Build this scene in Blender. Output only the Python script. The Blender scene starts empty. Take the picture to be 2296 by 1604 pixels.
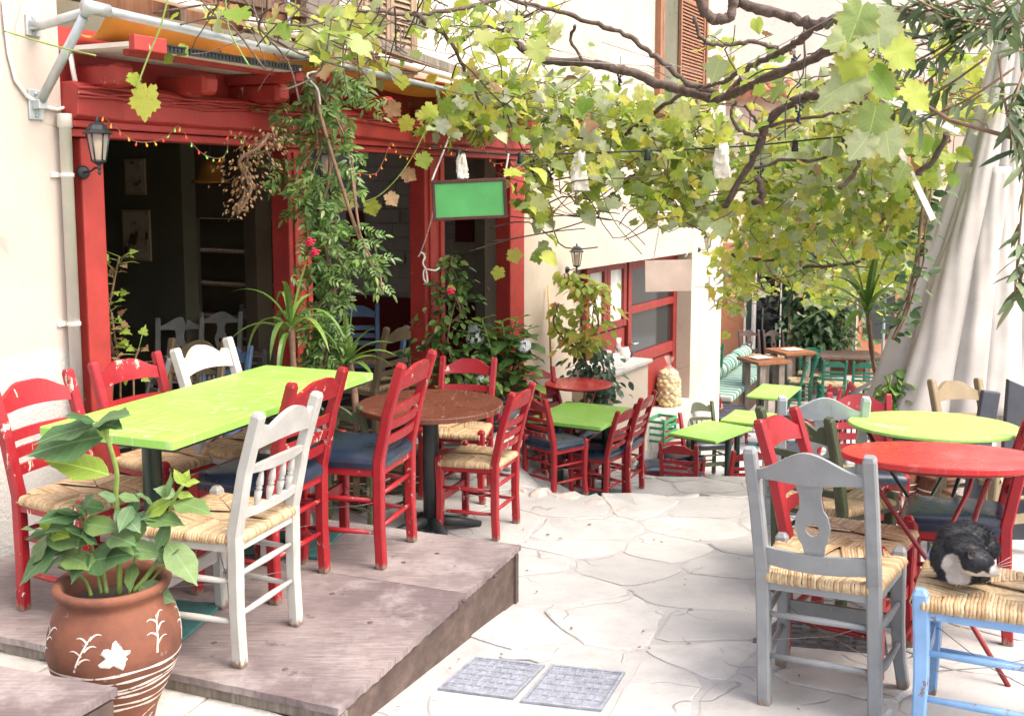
import bpy, bmesh, math, random
import numpy as np
from mathutils import Vector, Matrix, Euler
R = math.radians
rng = random.Random(7)
S = bpy.context.scene
C = S.collection
# ------------------------------------------------------------------ camera
F, CX, PYC, PIT, HCAM = 2260.0, 1148.0, 665.0, R(6.0), 1.56      # pixels of a 2296 x 1604 picture
cam = bpy.data.cameras.new('camera'); camo = bpy.data.objects.new('camera', cam); C.objects.link(camo)
camo.location = (0, 0, HCAM); camo.rotation_euler = (R(90) - PIT, 0, 0)
cam.sensor_fit = 'HORIZONTAL'; cam.sensor_width = 36; cam.lens = 36 * F / 2296
cam.shift_y = -(802 - PYC) / 2296
cam.clip_start = .05; cam.clip_end = 400
cam.dof.use_dof = True; cam.dof.focus_distance = 4.3; cam.dof.aperture_fstop = 9
S.camera = camo
# ------------------------------------------------------------------ sky, sun, exposure
w = bpy.data.worlds.new('World'); S.world = w; w.use_nodes = True
nt = w.node_tree; bg = nt.nodes['Background']
sky = nt.nodes.new('ShaderNodeTexSky'); sky.sky_type = 'NISHITA'; sky.sun_disc = False
SUN_EL, SUN_AZ = R(55), R(118)                                    # azimuth clockwise from +Y
sky.sun_elevation = SUN_EL; sky.sun_rotation = SUN_AZ
sky.air_density = 1.0; sky.dust_density = 6.0; sky.ozone_density = .6
nt.links.new(sky.outputs[0], bg.inputs[0]); bg.inputs[1].default_value = .15
sl = bpy.data.lights.new('sun', 'SUN'); sl.energy = .75; sl.angle = R(45); sl.color = (1, .965, .915)
so = bpy.data.objects.new('sun', sl); C.objects.link(so)
so.rotation_euler = Vector((-math.sin(SUN_AZ) * math.cos(SUN_EL), -math.cos(SUN_AZ) * math.cos(SUN_EL), -math.sin(SUN_EL))).to_track_quat('-Z', 'Y').to_euler()
S.view_settings.view_transform = 'Standard'; S.view_settings.look = 'None'
S.view_settings.exposure = 1.62; S.view_settings.gamma = 1; S.view_settings.use_curve_mapping = False
S.render.engine = 'CYCLES'
# ------------------------------------------------------------------ pixel helpers (a pixel is only a direction)
_c, _s = math.cos(PIT), math.sin(PIT)
def ray(px, py):
    a = (px - CX) / F; b = (PYC - py) / F
    return Vector((a, _c + b * _s, -_s + b * _c))
CAM = Vector((0, 0, HCAM))
def atY(px, py, Y): r = ray(px, py); return CAM + r * (Y / r.y)
def atZ(px, py, z): r = ray(px, py); return CAM + r * ((z - HCAM) / r.z)
# facade frame: u along the street front, v out towards the street
FB, FE, FN = Vector((-2.22, 4.23, 0)), Vector((.5017, .865, 0)), Vector((.865, -.5017, 0))
def FW(u, v, z): return FB + FE * u + FN * v + Vector((0, 0, z))
def atF(px, py, v=0):
    r = ray(px, py); t = (v - (CAM - FB).dot(FN)) / r.dot(FN); return CAM + r * t
def uz(px, py, v=0): p = atF(px, py, v); return (p - FB).dot(FE), p.z
def sst(a, b, x): t = min(1, max(0, (x - a) / (b - a))); return t * t * (3 - 2 * t)
def gz(x, y):
    L1 = max(-.14 - .10 * (y - 3.2), -.36)
    a = sst(6.25, 6.8, y) * sst(-.05, .6, x)
    b = sst(8.05, 9.4, y) * sst(.85, 1.15, x)
    c = .30 * sst(9.4, 16, y) * sst(.85, 1.15, x)
    return L1 - .42 * a - .87 * b - c
# ------------------------------------------------------------------ mesh builder
class MB:
    def __init__(s): s.v = []; s.f = []; s.m = []; s.sm = []; s.mi = 0; s.smooth = False
    def add(s, vs, fs, smooth=None):
        o = len(s.v); s.v += [tuple(p) for p in vs]
        for f in fs: s.f.append(tuple(i + o for i in f)); s.m.append(s.mi); s.sm.append(s.smooth if smooth is None else smooth)
    def hexa(s, p):      # 8 points: bottom 4 (ccw from above), top 4
        s.add(p, [(3, 2, 1, 0), (4, 5, 6, 7), (0, 1, 5, 4), (1, 2, 6, 5), (2, 3, 7, 6), (3, 0, 4, 7)], False)
    def box(s, c, d, M=None):
        hx, hy, hz = d[0] / 2, d[1] / 2, d[2] / 2
        p = [Vector(q) for q in ((-hx, -hy, -hz), (hx, -hy, -hz), (hx, hy, -hz), (-hx, hy, -hz), (-hx, -hy, hz), (hx, -hy, hz), (hx, hy, hz), (-hx, hy, hz))]
        if M: p = [M @ q for q in p]
        s.hexa([q + Vector(c) for q in p])
    def fbox(s, u0, u1, v0, v1, z0, z1):
        s.hexa([FW(u0, v1, z0), FW(u1, v1, z0), FW(u1, v0, z0), FW(u0, v0, z0), FW(u0, v1, z1), FW(u1, v1, z1), FW(u1, v0, z1), FW(u0, v0, z1)])
    def tube(s, pts, rad, n=8, cap=True, up=None, smooth=True, sec=None):
        pts = [Vector(p) for p in pts]; k = len(pts)
        if not hasattr(rad, '__len__'): rad = [rad] * k
        rings = []; prev = None
        for i, p in enumerate(pts):
            d = (pts[min(i + 1, k - 1)] - pts[max(i - 1, 0)])
            if d.length < 1e-9: d = Vector((0, 0, 1))
            d.normalize()
            a = prev if prev is not None else (Vector(up) if up else (Vector((0, 0, 1)) if abs(d.z) < .9 else Vector((1, 0, 0))))
            x = (a - d * a.dot(d))
            if x.length < 1e-6: x = d.orthogonal()
            x.normalize(); y = d.cross(x); prev = x
            r = rad[i]
            if sec: rings.append([p + x * (q[0] * r) + y * (q[1] * r) for q in sec])
            else: rings.append([p + x * (math.cos(2 * math.pi * j / n) * r) + y * (math.sin(2 * math.pi * j / n) * r) for j in range(n)])
        m = len(rings[0]); vs = [q for r_ in rings for q in r_]; fs = []
        for i in range(k - 1):
            for j in range(m): fs.append((i * m + j, i * m + (j + 1) % m, (i + 1) * m + (j + 1) % m, (i + 1) * m + j))
        s.add(vs, fs, smooth)
        if cap:
            o = len(s.v) - len(vs)
            s.f.append(tuple(o + j for j in reversed(range(m)))); s.m.append(s.mi); s.sm.append(False)
            s.f.append(tuple(o + (k - 1) * m + j for j in range(m))); s.m.append(s.mi); s.sm.append(False)
    def lathe(s, prof, n=24, c=(0, 0, 0), M=None, smooth=True, capb=True, capt=False):
        vs = []; fs = []
        for r, z in prof:
            for j in range(n):
                q = Vector((math.cos(2 * math.pi * j / n) * r, math.sin(2 * math.pi * j / n) * r, z))
                if M: q = M @ q
                vs.append(q + Vector(c))
        for i in range(len(prof) - 1):
            for j in range(n): fs.append((i * n + j, i * n + (j + 1) % n, (i + 1) * n + (j + 1) % n, (i + 1) * n + j))
        if capb: fs.append(tuple(reversed(range(n))))
        if capt: fs.append(tuple((len(prof) - 1) * n + j for j in range(n)))
        s.add(vs, fs, smooth)
    def strip(s, A, B, smooth=None):      # quads between two polylines
        k = len(A); s.add(list(A) + list(B), [(i, i + 1, k + i + 1, k + i) for i in range(k - 1)], smooth)
    def slab(s, poly, z0, z1, zf=None):   # vertical prism over an xy polygon (ccw)
        n = len(poly)
        b = [Vector((p[0], p[1], z0 + (zf(p[0], p[1]) if zf else 0))) for p in poly]; t = [Vector((p[0], p[1], z1 + (zf(p[0], p[1]) if zf else 0))) for p in poly]
        s.add(b + t, [tuple(range(n, 2 * n))] + [(i, (i + 1) % n, n + (i + 1) % n, n + i) for i in range(n)], False)
    def mesh(s, name, mats):
        me = bpy.data.meshes.new(name); me.from_pydata(s.v, [], s.f)
        for m in (mats if isinstance(mats, (list, tuple)) else [mats]): me.materials.append(m)
        me.polygons.foreach_set('material_index', s.m); me.polygons.foreach_set('use_smooth', s.sm); me.update(); return me
    def build(s, name, mats, parent=None, label=None, cat=None, group=None, kind=None, bevel=0):
        o = link(name, s.mesh(name, mats), parent); tag(o, label, cat, group, kind)
        if bevel:
            b = o.modifiers.new('bevel', 'BEVEL'); b.width = bevel; b.segments = 2; b.limit_method = 'ANGLE'; b.angle_limit = R(40)
        return o
def link(name, me, parent=None):
    o = bpy.data.objects.new(name, me); C.objects.link(o)
    if parent: o.parent = parent
    return o
def tag(o, label=None, cat=None, group=None, kind=None):
    if label: o['label'] = label
    if cat: o['category'] = cat
    if group: o['group'] = group
    if kind: o['kind'] = kind
    return o
def empty(name, loc=(0, 0, 0), rz=0, label=None, cat=None, group=None):
    o = bpy.data.objects.new(name, None); C.objects.link(o); o.location = loc; o.rotation_euler = (0, 0, rz); o.empty_display_size = .1
    return tag(o, label, cat, group)
# ------------------------------------------------------------------ materials
class NT:
    def __init__(s, name):
        s.m = bpy.data.materials.new(name); s.m.use_nodes = True; s.t = s.m.node_tree; s.p = s.t.nodes['Principled BSDF']; s.out = s.t.nodes['Material Output']
    def n(s, typ, **k):
        x = s.t.nodes.new(typ)
        for a, b in k.items():
            if a.startswith('i_'): x.inputs[int(a[2:]) if a[2:].isdigit() else a[2:]].default_value = b
            else: setattr(x, a, b)
        return x
    def l(s, a, b): s.t.links.new(a, b)
    def co(s, scale=(1, 1, 1), rand=True, kind='Object'):
        tc = s.n('ShaderNodeTexCoord'); mp = s.n('ShaderNodeMapping'); mp.inputs['Scale'].default_value = scale
        if rand:
            oi = s.n('ShaderNodeObjectInfo'); m = s.n('ShaderNodeMath', operation='MULTIPLY'); m.inputs[1].default_value = 37.0; s.l(oi.outputs['Random'], m.inputs[0])
            a = s.n('ShaderNodeVectorMath', operation='ADD'); s.l(tc.outputs[kind], a.inputs[0]); s.l(m.outputs[0], a.inputs[1]); s.l(a.outputs[0], mp.inputs[0])
        else: s.l(tc.outputs[kind], mp.inputs[0])
        return mp.outputs[0]
    def noise(s, vec, scale, det=4, rough=.55, dist=0):
        x = s.n('ShaderNodeTexNoise'); x.inputs['Scale'].default_value = scale; x.inputs['Detail'].default_value = det; x.inputs['Roughness'].default_value = rough; x.inputs['Distortion'].default_value = dist
        s.l(vec, x.inputs['Vector']); return x.outputs[0]
    def ramp(s, fac, stops, interp='LINEAR'):
        x = s.n('ShaderNodeValToRGB'); x.color_ramp.interpolation = interp; e = x.color_ramp.elements
        while len(e) < len(stops): e.new(.5)
        for q, (p, c) in zip(e, stops): q.position = p; q.color = (c if len(c) == 4 else (*c, 1)) if hasattr(c, '__len__') else (c, c, c, 1)
        s.l(fac, x.inputs[0]); return x.outputs[0]
    def mix(s, fac, a, b, mode='MIX'):
        x = s.n('ShaderNodeMix', data_type='RGBA', blend_type=mode)
        for i, v in ((0, fac), (6, a), (7, b)):
            if hasattr(v, 'is_linked'): s.l(v, x.inputs[i])
            else: x.inputs[i].default_value = v if i == 0 else (*v, 1)
        return x.outputs[2]
    def math(s, op, a, b=0.0):
        x = s.n('ShaderNodeMath', operation=op)
        for i, v in ((0, a), (1, b)):
            if hasattr(v, 'is_linked'): s.l(v, x.inputs[i])
            else: x.inputs[i].default_value = v
        return x.outputs[0]
    def sepz(s, rand=False, axis=2):
        tc = s.n('ShaderNodeTexCoord'); x = s.n('ShaderNodeSeparateXYZ'); s.l(tc.outputs['Object'], x.inputs[0]); return x.outputs[axis]
    def orand(s): return s.n('ShaderNodeObjectInfo').outputs['Random']
    def irand(s): return s.n('ShaderNodeNewGeometry').outputs['Random Per Island']
    def bump(s, h, st=.3, d=.01):
        x = s.n('ShaderNodeBump'); x.inputs['Strength'].default_value = st; x.inputs['Distance'].default_value = d; s.l(h, x.inputs['Height']); s.l(x.outputs[0], s.p.inputs['Normal'])
    def done(s, col=None, rough=.5, spec=.5, metal=0, **k):
        if col is not None:
            if hasattr(col, 'is_linked'): s.l(col, s.p.inputs['Base Color'])
            else: s.p.inputs['Base Color'].default_value = (*col, 1)
        if hasattr(rough, 'is_linked'): s.l(rough, s.p.inputs['Roughness'])
        else: s.p.inputs['Roughness'].default_value = rough
        s.p.inputs['Specular IOR Level'].default_value = spec; s.p.inputs['Metallic'].default_value = metal
        for a, b in k.items(): s.p.inputs[a].default_value = b
        return s.m
def dk(c, f): return tuple(x * f for x in c)
def m_plain(name, col, rough=.5, var=.12, scale=18, bump=.15, metal=0, spec=.5):
    t = NT(name); v = t.co(); n = t.noise(v, scale, 5)
    t.bump(t.noise(v, scale * 4, 3), bump, .004)
    return t.done(t.ramp(n, [(.3, dk(col, 1 - var)), (.7, dk(col, 1 + var))]), rough, spec, metal)
def m_paint(name, col, under=(.55, .47, .36), wear=.36, rough=.38, foot=True, scuff=.5):
    """painted wood: brushy tone, chips that follow the grain, bare worn feet"""
    t = NT(name); v = t.co(); n = t.noise(v, 9, 4); base = t.ramp(n, [(.3, dk(col, .82)), (.7, dk(col, 1.12))])
    grain = t.noise(t.co((60, 60, 5)), 1.2, 4)
    base = t.mix(t.math('MULTIPLY', grain, .22), base, dk(col, .55))
    chipn = t.noise(t.co((1, 1, .45)), 26, 6, .68, .6); big = t.noise(v, 5, 2)
    rnd = t.math('MULTIPLY', t.math('SUBTRACT', t.orand(), .5), .07)
    lvl = t.math('ADD', t.math('ADD', chipn, t.math('MULTIPLY', t.math('SUBTRACT', big, .5), .55)), rnd)
    chip = t.ramp(lvl, [(1 - wear - .012, 0), (1 - wear + .012, 1)])
    col2 = t.mix(chip, base, t_mixcol(t, under, v))
    if foot:
        z = t.math('ADD', t.sepz(), t.math('MULTIPLY', t.math('SUBTRACT', t.noise(t.co((3, 3, 1)), 22, 4), .5), .10))
        fm = t.ramp(z, [(.012, 1), (.03, 0)]); col2 = t.mix(fm, col2, (.20, .15, .11))
    t.bump(t.math('SUBTRACT', t.math('MULTIPLY', grain, .5), t.math('MULTIPLY', chip, .6)), .35, .002)
    rg = t.ramp(t.noise(v, 30, 3), [(.3, rough - .06), (.75, rough + .18)])
    return t.done(col2, rg, .5)
def t_mixcol(t, c, v): return t.ramp(t.noise(v, 40, 3), [(.3, dk(c, .7)), (.7, dk(c, 1.2))])
def m_leaf(name, stops, rough=.45, trans=.45, vein=False, dry=.0):
    t = NT(name)
    r = t.math('FRACT', t.math('ADD', t.orand(), t.irand()))
    base = t.ramp(r, stops)
    v = t.co(); n = t.noise(v, 40, 3)
    base = t.mix(t.math('MULTIPLY', t.ramp(n, [(.45, 0), (.75, 1)]), .35), base, dk(stops[0][1], .55))
    if vein:      # leaves that are objects: midrib and side veins in leaf coordinates
        x = t.math('ABSOLUTE', t.sepz(axis=0)); y = t.sepz(axis=1); f = t.math('FRACT', t.math('MULTIPLY', t.math('SUBTRACT', y, t.math('MULTIPLY', x, .75)), 7.0)); sv = t.math('MULTIPLY', t.ramp(f, [(.0, 1), (.10, 0)]), t.ramp(x, [(.3, 1), (.45, 0)])); mr = t.ramp(x, [(.008, 1), (.018, 0)]); vn = t.math('MAXIMUM', mr, t.math('MULTIPLY', sv, .6)); base = t.mix(t.math('MULTIPLY', vn, .5), base, dk(stops[-1][1], 2.0)); edge = t.ramp(t.math('ADD', x, t.math('MULTIPLY', t.noise(v, 9, 3), .25)), [(.48, 0), (.62, .5)]); base = t.mix(edge, base, (.36, .30, .07))
    if dry:
        d = t.ramp(t.noise(v, 14, 4), [(.62 - dry, 0), (.68 - dry, 1)]); base = t.mix(d, base, (.26, .12, .035))
    t.done(base, rough, .4); t.bump(n, .25, .003)
    tr = t.n('ShaderNodeBsdfTranslucent'); t.l(base, tr.inputs[0]); mx = t.n('ShaderNodeMixShader'); mx.inputs[0].default_value = trans
    t.l(t.p.outputs[0], mx.inputs[1]); t.l(tr.outputs[0], mx.inputs[2]); t.l(mx.outputs[0], t.out.inputs[0]); return t.m
RED, RED2 = (.30, .011, .017), (.40, .030, .026)
M = {}
M['red'] = m_paint('red_paint', RED, wear=.30)
M['red_worn'] = m_paint('red_paint_worn', RED, (.62, .52, .42), wear=.35)
M['white'] = m_paint('white_paint', (.44, .435, .405), (.36, .27, .18), wear=.26, rough=.42)
M['grey'] = m_paint('grey_paint', (.235, .245, .25), (.36, .30, .20), wear=.255, rough=.5)
M['lgrey'] = m_paint('pale_grey_paint', (.42, .47, .48), (.30, .27, .2), wear=.28, rough=.5)
M['blue'] = m_paint('sky_blue_paint', (.20, .36, .60), (.22, .13, .08), wear=.31, rough=.4)
M['dgreen'] = m_paint('dark_green_paint', (.060, .075, .035), (.28, .20, .11), wear=.34, rough=.5)
M['green'] = m_paint('sea_green_paint', (.008, .15, .085), (.15, .22, .14), wear=.26, rough=.45)
M['tan'] = m_paint('olive_tan_paint', (.25, .19, .11), (.35, .28, .18), wear=.30, rough=.55)
M['brownc'] = m_paint('dark_brown_varnish', (.055, .026, .018), (.2, .12, .07), wear=.24, rough=.35)
M['bluein'] = m_paint('blue_paint', (.13, .22, .40), (.3, .26, .2), wear=.27)
M['timber'] = m_paint('red_timber_paint', (.36, .035, .028), (.50, .42, .33), wear=.265, rough=.5, foot=False)
M['timberd'] = m_paint('door_red_paint', (.24, .025, .02), (.40, .3, .22), wear=.25, rough=.42, foot=False)
def rush():
    t = NT('rush_straw'); r = t.irand(); v = t.co((1, 1, 1)); n = t.noise(v, 60, 4, .7)
    c = t.ramp(r, [(0, (.31, .20, .10)), (.35, (.46, .33, .185)), (.7, (.58, .45, .28)), (1, (.40, .28, .15))])
    c = t.mix(t.ramp(n, [(.45, 0), (.75, .6)]), c, (.20, .10, .035))
    t.bump(t.noise(v, 150, 3), .4, .002); return t.done(c, .62, .35)
M['rush'] = rush()
def leather():
    t = NT('black_leatherette'); v = t.co(); n = t.noise(v, 140, 3, .6); t.bump(n, .25, .0012)
    c = t.ramp(t.noise(v, 6, 4), [(.3, (.008, .014, .028)), (.7, (.018, .030, .055))]); return t.done(c, t.ramp(t.noise(v, 12, 4), [(.3, .24), (.7, .38)]), .6)
M['leather'] = leather()
def tabletop(name, col, chip=(.62, .62, .5), rough=.32, amt=.5, eda=.35):
    t = NT(name); v = t.co(); b = t.ramp(t.noise(v, 3, 4), [(.3, dk(col, .9)), (.7, dk(col, 1.08))])
    for q, sc_ in ((0, (2.0, 60, 2)), (1, (55, 3.0, 2))):
        tc = t.n('ShaderNodeTexCoord'); mp = t.n('ShaderNodeMapping'); mp.inputs['Rotation'].default_value = (0, 0, .5 + q * .35); mp.inputs['Scale'].default_value = sc_; t.l(tc.outputs['Object'], mp.inputs[0])
        scr = t.ramp(t.noise(mp.outputs[0], 2.4, 2, .5), [(.66, 0), (.70, min(.5, amt))]); b = t.mix(scr, b, dk(chip, 1))
    st = t.ramp(t.noise(v, 9, 5, .6, .5), [(.665, 0), (.675, 1)]); st = t.math('MULTIPLY', st, amt); b = t.mix(st, b, chip)
    ed = t.ramp(t.noise(t.co((1, 1, 1)), 45, 4), [(.66, 0), (.70, 1)]); b = t.mix(t.math('MULTIPLY', ed, eda), b, dk(col, .45))
    t.bump(t.noise(v, 24, 4), .12, .003); return t.done(b, t.ramp(t.noise(v, 7, 4), [(.3, rough), (.7, rough + .22)]), .5)
M['lime'] = tabletop('lime_green_tabletop', (.255, .53, .085))
M['limed'] = tabletop('pale_green_tabletop', (.30, .52, .11), rough=.45)
M['redtop'] = tabletop('red_metal_tabletop', (.46, .03, .03), (.6, .3, .25), rough=.2, amt=.15, eda=.06)
M['browntop'] = tabletop('brown_varnished_tabletop', (.115, .038, .022), (.6, .5, .45), rough=.2, amt=.22, eda=.15)
M['iron'] = m_plain('black_iron', (.018, .022, .024), .42, .2)
M['irongreen'] = m_plain('dark_green_iron', (.012, .03, .022), .35, .2)
M['ironred'] = m_plain('red_iron', (.22, .02, .02), .45, .2)
M['steel'] = m_plain('galvanised_steel', (.46, .50, .51), .38, .15, 10, .1, .55)
M['wire'] = m_plain('wire', (.30, .28, .25), .4, .1, metal=.6)
M['rope'] = m_plain('white_rope', (.62, .60, .55), .8, .15, 90, .5)
M['cable'] = m_plain('black_cable', (.02, .025, .028), .5)
t = NT('terracotta'); v = t.co(); c_ = t.ramp(t.noise(v, 6, 6, .65), [(.3, (.10, .04, .028)), (.5, (.16, .062, .038)), (.72, (.22, .085, .045))]); c_ = t.mix(t.ramp(t.noise(t.co((1, 1, .4)), 11, 6, .7), [(.55, 0), (.7, .6)]), c_, (.07, .04, .032)); c_ = t.mix(t.ramp(t.noise(v, 30, 4), [(.68, 0), (.74, .5)]), c_, (.38, .30, .25)); t.bump(t.noise(v, 26, 5), .4, .004); M['terra'] = t.done(c_, .78, .3)
t = NT('worn_white_paint'); v = t.co(); c_ = t.ramp(t.noise(v, 38, 5, .7), [(.34, (.17, .075, .05)), (.42, (.60, .53, .46)), (.7, (.74, .70, .64))]); t.bump(t.noise(v, 60, 3), .5, .002); M['potwhite'] = t.done(c_, .75, .3)
M['soil'] = m_plain('dark_soil', (.035, .025, .018), .95, .3, 40, .8)
M['whitepaint'] = m_plain('white_brush_paint', (.74, .70, .64), .7, .12, 30, .5)
M['bark'] = m_plain('vine_bark', (.105, .075, .060), .85, .45, 30, 1.0)
M['twig'] = m_plain('brown_twig', (.20, .12, .075), .8, .3, 20, .4)
M['stemgreen'] = m_plain('green_stem', (.20, .28, .06), .5, .25)
M['glassl'] = m_plain('frosted_lamp_glass', (.60, .55, .46), .25, .15, 6, .05)
M['canvas'] = m_plain('umbrella_canvas', (.45, .42, .385), .85, .12, 4, .4)
M['paper'] = m_plain('crumpled_paper', (.74, .70, .62), .8, .1, 20, .8)
# ================================================================== ground, paving, platform
def ghit(px, py):
    r = ray(px, py); t = 1.5
    for _ in range(400):
        p = CAM + r * t
        if p.z <= gz(p.x, p.y): break
        t += .02
    lo, hi = t - .02, t
    for _ in range(20):
        m = (lo + hi) / 2; p = CAM + r * m
        if p.z <= gz(p.x, p.y): hi = m
        else: lo = m
    return CAM + r * hi
def m_stone(name, a, b, c, rough=.8, scale=5, bump=.5):
    t = NT(name); v = t.co(); n = t.noise(v, scale, 6, .6); f = t.noise(v, scale * 9, 5, .65)
    col = t.ramp(n, [(.25, a), (.5, b), (.75, c)])
    col = t.mix(t.math('MULTIPLY', t.math('SUBTRACT', t.orand(), .15), .55), col, (.30, .295, .285))
    col = t.mix(t.ramp(f, [(.55, 0), (.8, .35)]), col, dk(a, .6))
    cr = t.n('ShaderNodeTexVoronoi', feature='DISTANCE_TO_EDGE'); cr.inputs['Scale'].default_value = 2.3; t.l(t.noise_v(v, 3), cr.inputs['Vector'])
    k = t.ramp(cr.outputs[0], [(.004, 1), (.013, 0)]); msk = t.ramp(t.noise(v, 2.2, 2), [(.56, 0), (.62, 1)]); k = t.math('MULTIPLY', k, msk)
    col = t.mix(t.math('MULTIPLY', k, .4), col, (.16, .14, .12))
    t.bump(t.math('SUBTRACT', t.math('ADD', t.math('MULTIPLY', n, .7), t.math('MULTIPLY', f, .25)), t.math('MULTIPLY', k, .5)), bump, .02); return t.done(col, rough, .3)
def noise_v(t, v, sc):
    x = t.n('ShaderNodeTexNoise'); x.inputs['Scale'].default_value = sc; t.l(v, x.inputs['Vector'])
    a = t.n('ShaderNodeVectorMath', operation='MULTIPLY_ADD'); t.l(x.outputs['Color'], a.inputs[0]); a.inputs[1].default_value = (.35, .35, .35); t.l(v, a.inputs[2]); return a.outputs[0]
NT.noise_v = noise_v
M['paver'] = m_stone('flagstone', (.34, .335, .325), (.43, .425, .41), (.50, .49, .475))
M['mortar'] = m_stone('mortar', (.33, .325, .315), (.385, .38, .37), (.43, .425, .41), .9, 9, .6)
M['pinkstone'] = m_stone('pink_rough_stone', (.34, .27, .24), (.46, .39, .35), (.56, .50, .45), .85, 12, 1.0)
M['marble'] = m_stone('pecked_marble', (.42, .40, .37), (.56, .54, .50), (.66, .64, .60), .8, 20, 1.0)
M['earth'] = m_plain('earth', (.25, .22, .18), .9, .2, 3)
g = MB(); g.box((0, 60, -3.2), (300, 300, .1)); g.build('ground', M['earth'], kind='structure')
st = MB(); xs = [-3.2 + .14 * i for i in range(110)]; ys = [.2 + .14 * j for j in range(150)]
vs = [(x, y, gz(x, y) - .002) for y in ys for x in xs]; nx = len(xs)
st.add(vs, [(j * nx + i, j * nx + i + 1, (j + 1) * nx + i + 1, (j + 1) * nx + i) for j in range(len(ys) - 1) for i in range(nx - 1) if (Vector((xs[i], ys[j], 0)) - FB).dot(FN) > -.12], True)
street = st.build('street', M['mortar'], kind='structure')
def clip(poly, a, b, c):      # keep a*x+b*y<=c
    out = []
    for i in range(len(poly)):
        p, q = poly[i], poly[(i + 1) % len(poly)]; dp, dq = a * p[0] + b * p[1] - c, a * q[0] + b * q[1] - c
        if dp <= 0: out.append(p)
        if dp * dq < 0: t = dp / (dp - dq); out.append((p[0] + (q[0] - p[0]) * t, p[1] + (q[1] - p[1]) * t))
    return out
P0, P1, P2, P3, P4 = (-.524, 2.908), (.04, 4.33), (-.98, 4.72), (-1.74, 5.02), (-2.45, 3.66)
PLAT = [P0, P1, P2, P3, P4]
def inpoly(x, y, P):
    c = False
    for i in range(len(P)):
        (x0, y0), (x1, y1) = P[i], P[i - 1]
        if (y0 > y) != (y1 > y) and x < (x1 - x0) * (y - y0) / (y1 - y0) + x0: c = not c
    return c
def vof(x, y): return (Vector((x, y, 0)) - FB).dot(FN)
r1 = random.Random(11); seeds = []
def seedgrid(x0, x1, y0, y1, dx, dy):
    j = 0; y = y0
    while y < y1:
        x = x0 + (dx / 2 if j % 2 else 0)
        while x < x1: seeds.append((x + r1.uniform(-.33, .33) * dx, y + r1.uniform(-.36, .36) * dy)); x += dx
        y += dy; j += 1
seedgrid(-1.6, 3.4, 1.6, 6.3, .52, .40); seedgrid(-.2, 4.2, 6.5, 8.2, .50, .42); seedgrid(.9, 5.4, 8.4, 13, .55, .5)
MANH = [[(1065, 1475), (982, 1545), (1150, 1568), (1222, 1492)], [(1236, 1493), (1168, 1573), (1347, 1595), (1402, 1508)], [(1765, 1388), (1730, 1432), (1900, 1460), (1960, 1400)]]
MP = [[ghit(*q) for q in m] for m in MANH]
npav = 0
for i, (sx, sy) in enumerate(seeds):
    poly = [(sx - .6, sy - .6), (sx + .6, sy - .6), (sx + .6, sy + .6), (sx - .6, sy + .6)]
    for k, (tx, ty) in enumerate(seeds):
        if k == i or abs(tx - sx) > 1.3 or abs(ty - sy) > 1.3: continue
        a, b = tx - sx, ty - sy; L = math.hypot(a, b)
        poly = clip(poly, a, b, a * (sx + tx) / 2 + b * (sy + ty) / 2 - L * r1.uniform(.006, .015))
        if len(poly) < 3: break
    if len(poly) < 3: continue
    cx = sum(p[0] for p in poly) / len(poly); cy = sum(p[1] for p in poly) / len(poly)
    if inpoly(cx, cy, PLAT) or cy > 13 or vof(cx, cy) < -.1: continue
    if 6.15 < cy < 6.55 and cx > -.1 and cx < .75: continue
    for m in MP:      # cut stones back from the iron covers
        mx, my = sum(p.x for p in m) / 4, sum(p.y for p in m) / 4
        if math.hypot(cx - mx, cy - my) < .7:
            for e in range(4):
                a, b = m[e], m[(e + 1) % 4]; nx_, ny_ = (b.y - a.y), -(b.x - a.x); L = math.hypot(nx_, ny_); nx_ /= L; ny_ /= L
                if nx_ * (mx - a.x) + ny_ * (my - a.y) > 0: nx_, ny_ = -nx_, -ny_
                if nx_ * (cx - a.x) + ny_ * (cy - a.y) > .02: poly = clip(poly, -nx_, -ny_, -(nx_ * a.x + ny_ * a.y + .03)); break
            else: poly = []
    if len(poly) < 3: continue
    rp = []
    n = len(poly)
    for q in range(n):     # rounded, slightly ragged outline
        a, b = poly[q], poly[(q + 1) % n]; L = math.hypot(b[0] - a[0], b[1] - a[1])
        if L < .03: rp.append(((a[0] + b[0]) / 2, (a[1] + b[1]) / 2)); continue
        for f in (.13, .38, .62, .87):
            jx = r1.uniform(-.012, .012); rp.append((a[0] + (b[0] - a[0]) * f + jx * (b[1] - a[1]) / L, a[1] + (b[1] - a[1]) * f - jx * (b[0] - a[0]) / L))
    n = len(rp); h = r1.uniform(.001, .006); ta, tb = r1.uniform(-.012, .012), r1.uniform(-.012, .012)
    def zz(x, y, e): return gz(x, y) - gz(cx, cy) + e + ta * (x - cx) + tb * (y - cy)
    mb = MB()
    top = [(x - cx, y - cy, zz(x, y, h * .4 - .001)) for x, y in rp]; inn = [((x - cx) * .965, (y - cy) * .965, zz(cx + (x - cx) * .965, cy + (y - cy) * .965, h)) for x, y in rp]; bot = [(x - cx, y - cy, zz(x, y, -.04)) for x, y in rp]
    mb.add(bot + top + inn + [(0, 0, h + .002)], [(q, (q + 1) % n, n + (q + 1) % n, n + q) for q in range(n)] + [(n + q, n + (q + 1) % n, 2 * n + (q + 1) % n, 2 * n + q) for q in range(n)] + [(2 * n + q, 2 * n + (q + 1) % n, 3 * n) for q in range(n)], False)
    o = mb.build('paving_stone', M['paver'], street); o.location = (cx, cy, gz(cx, cy)); npav += 1
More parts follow.
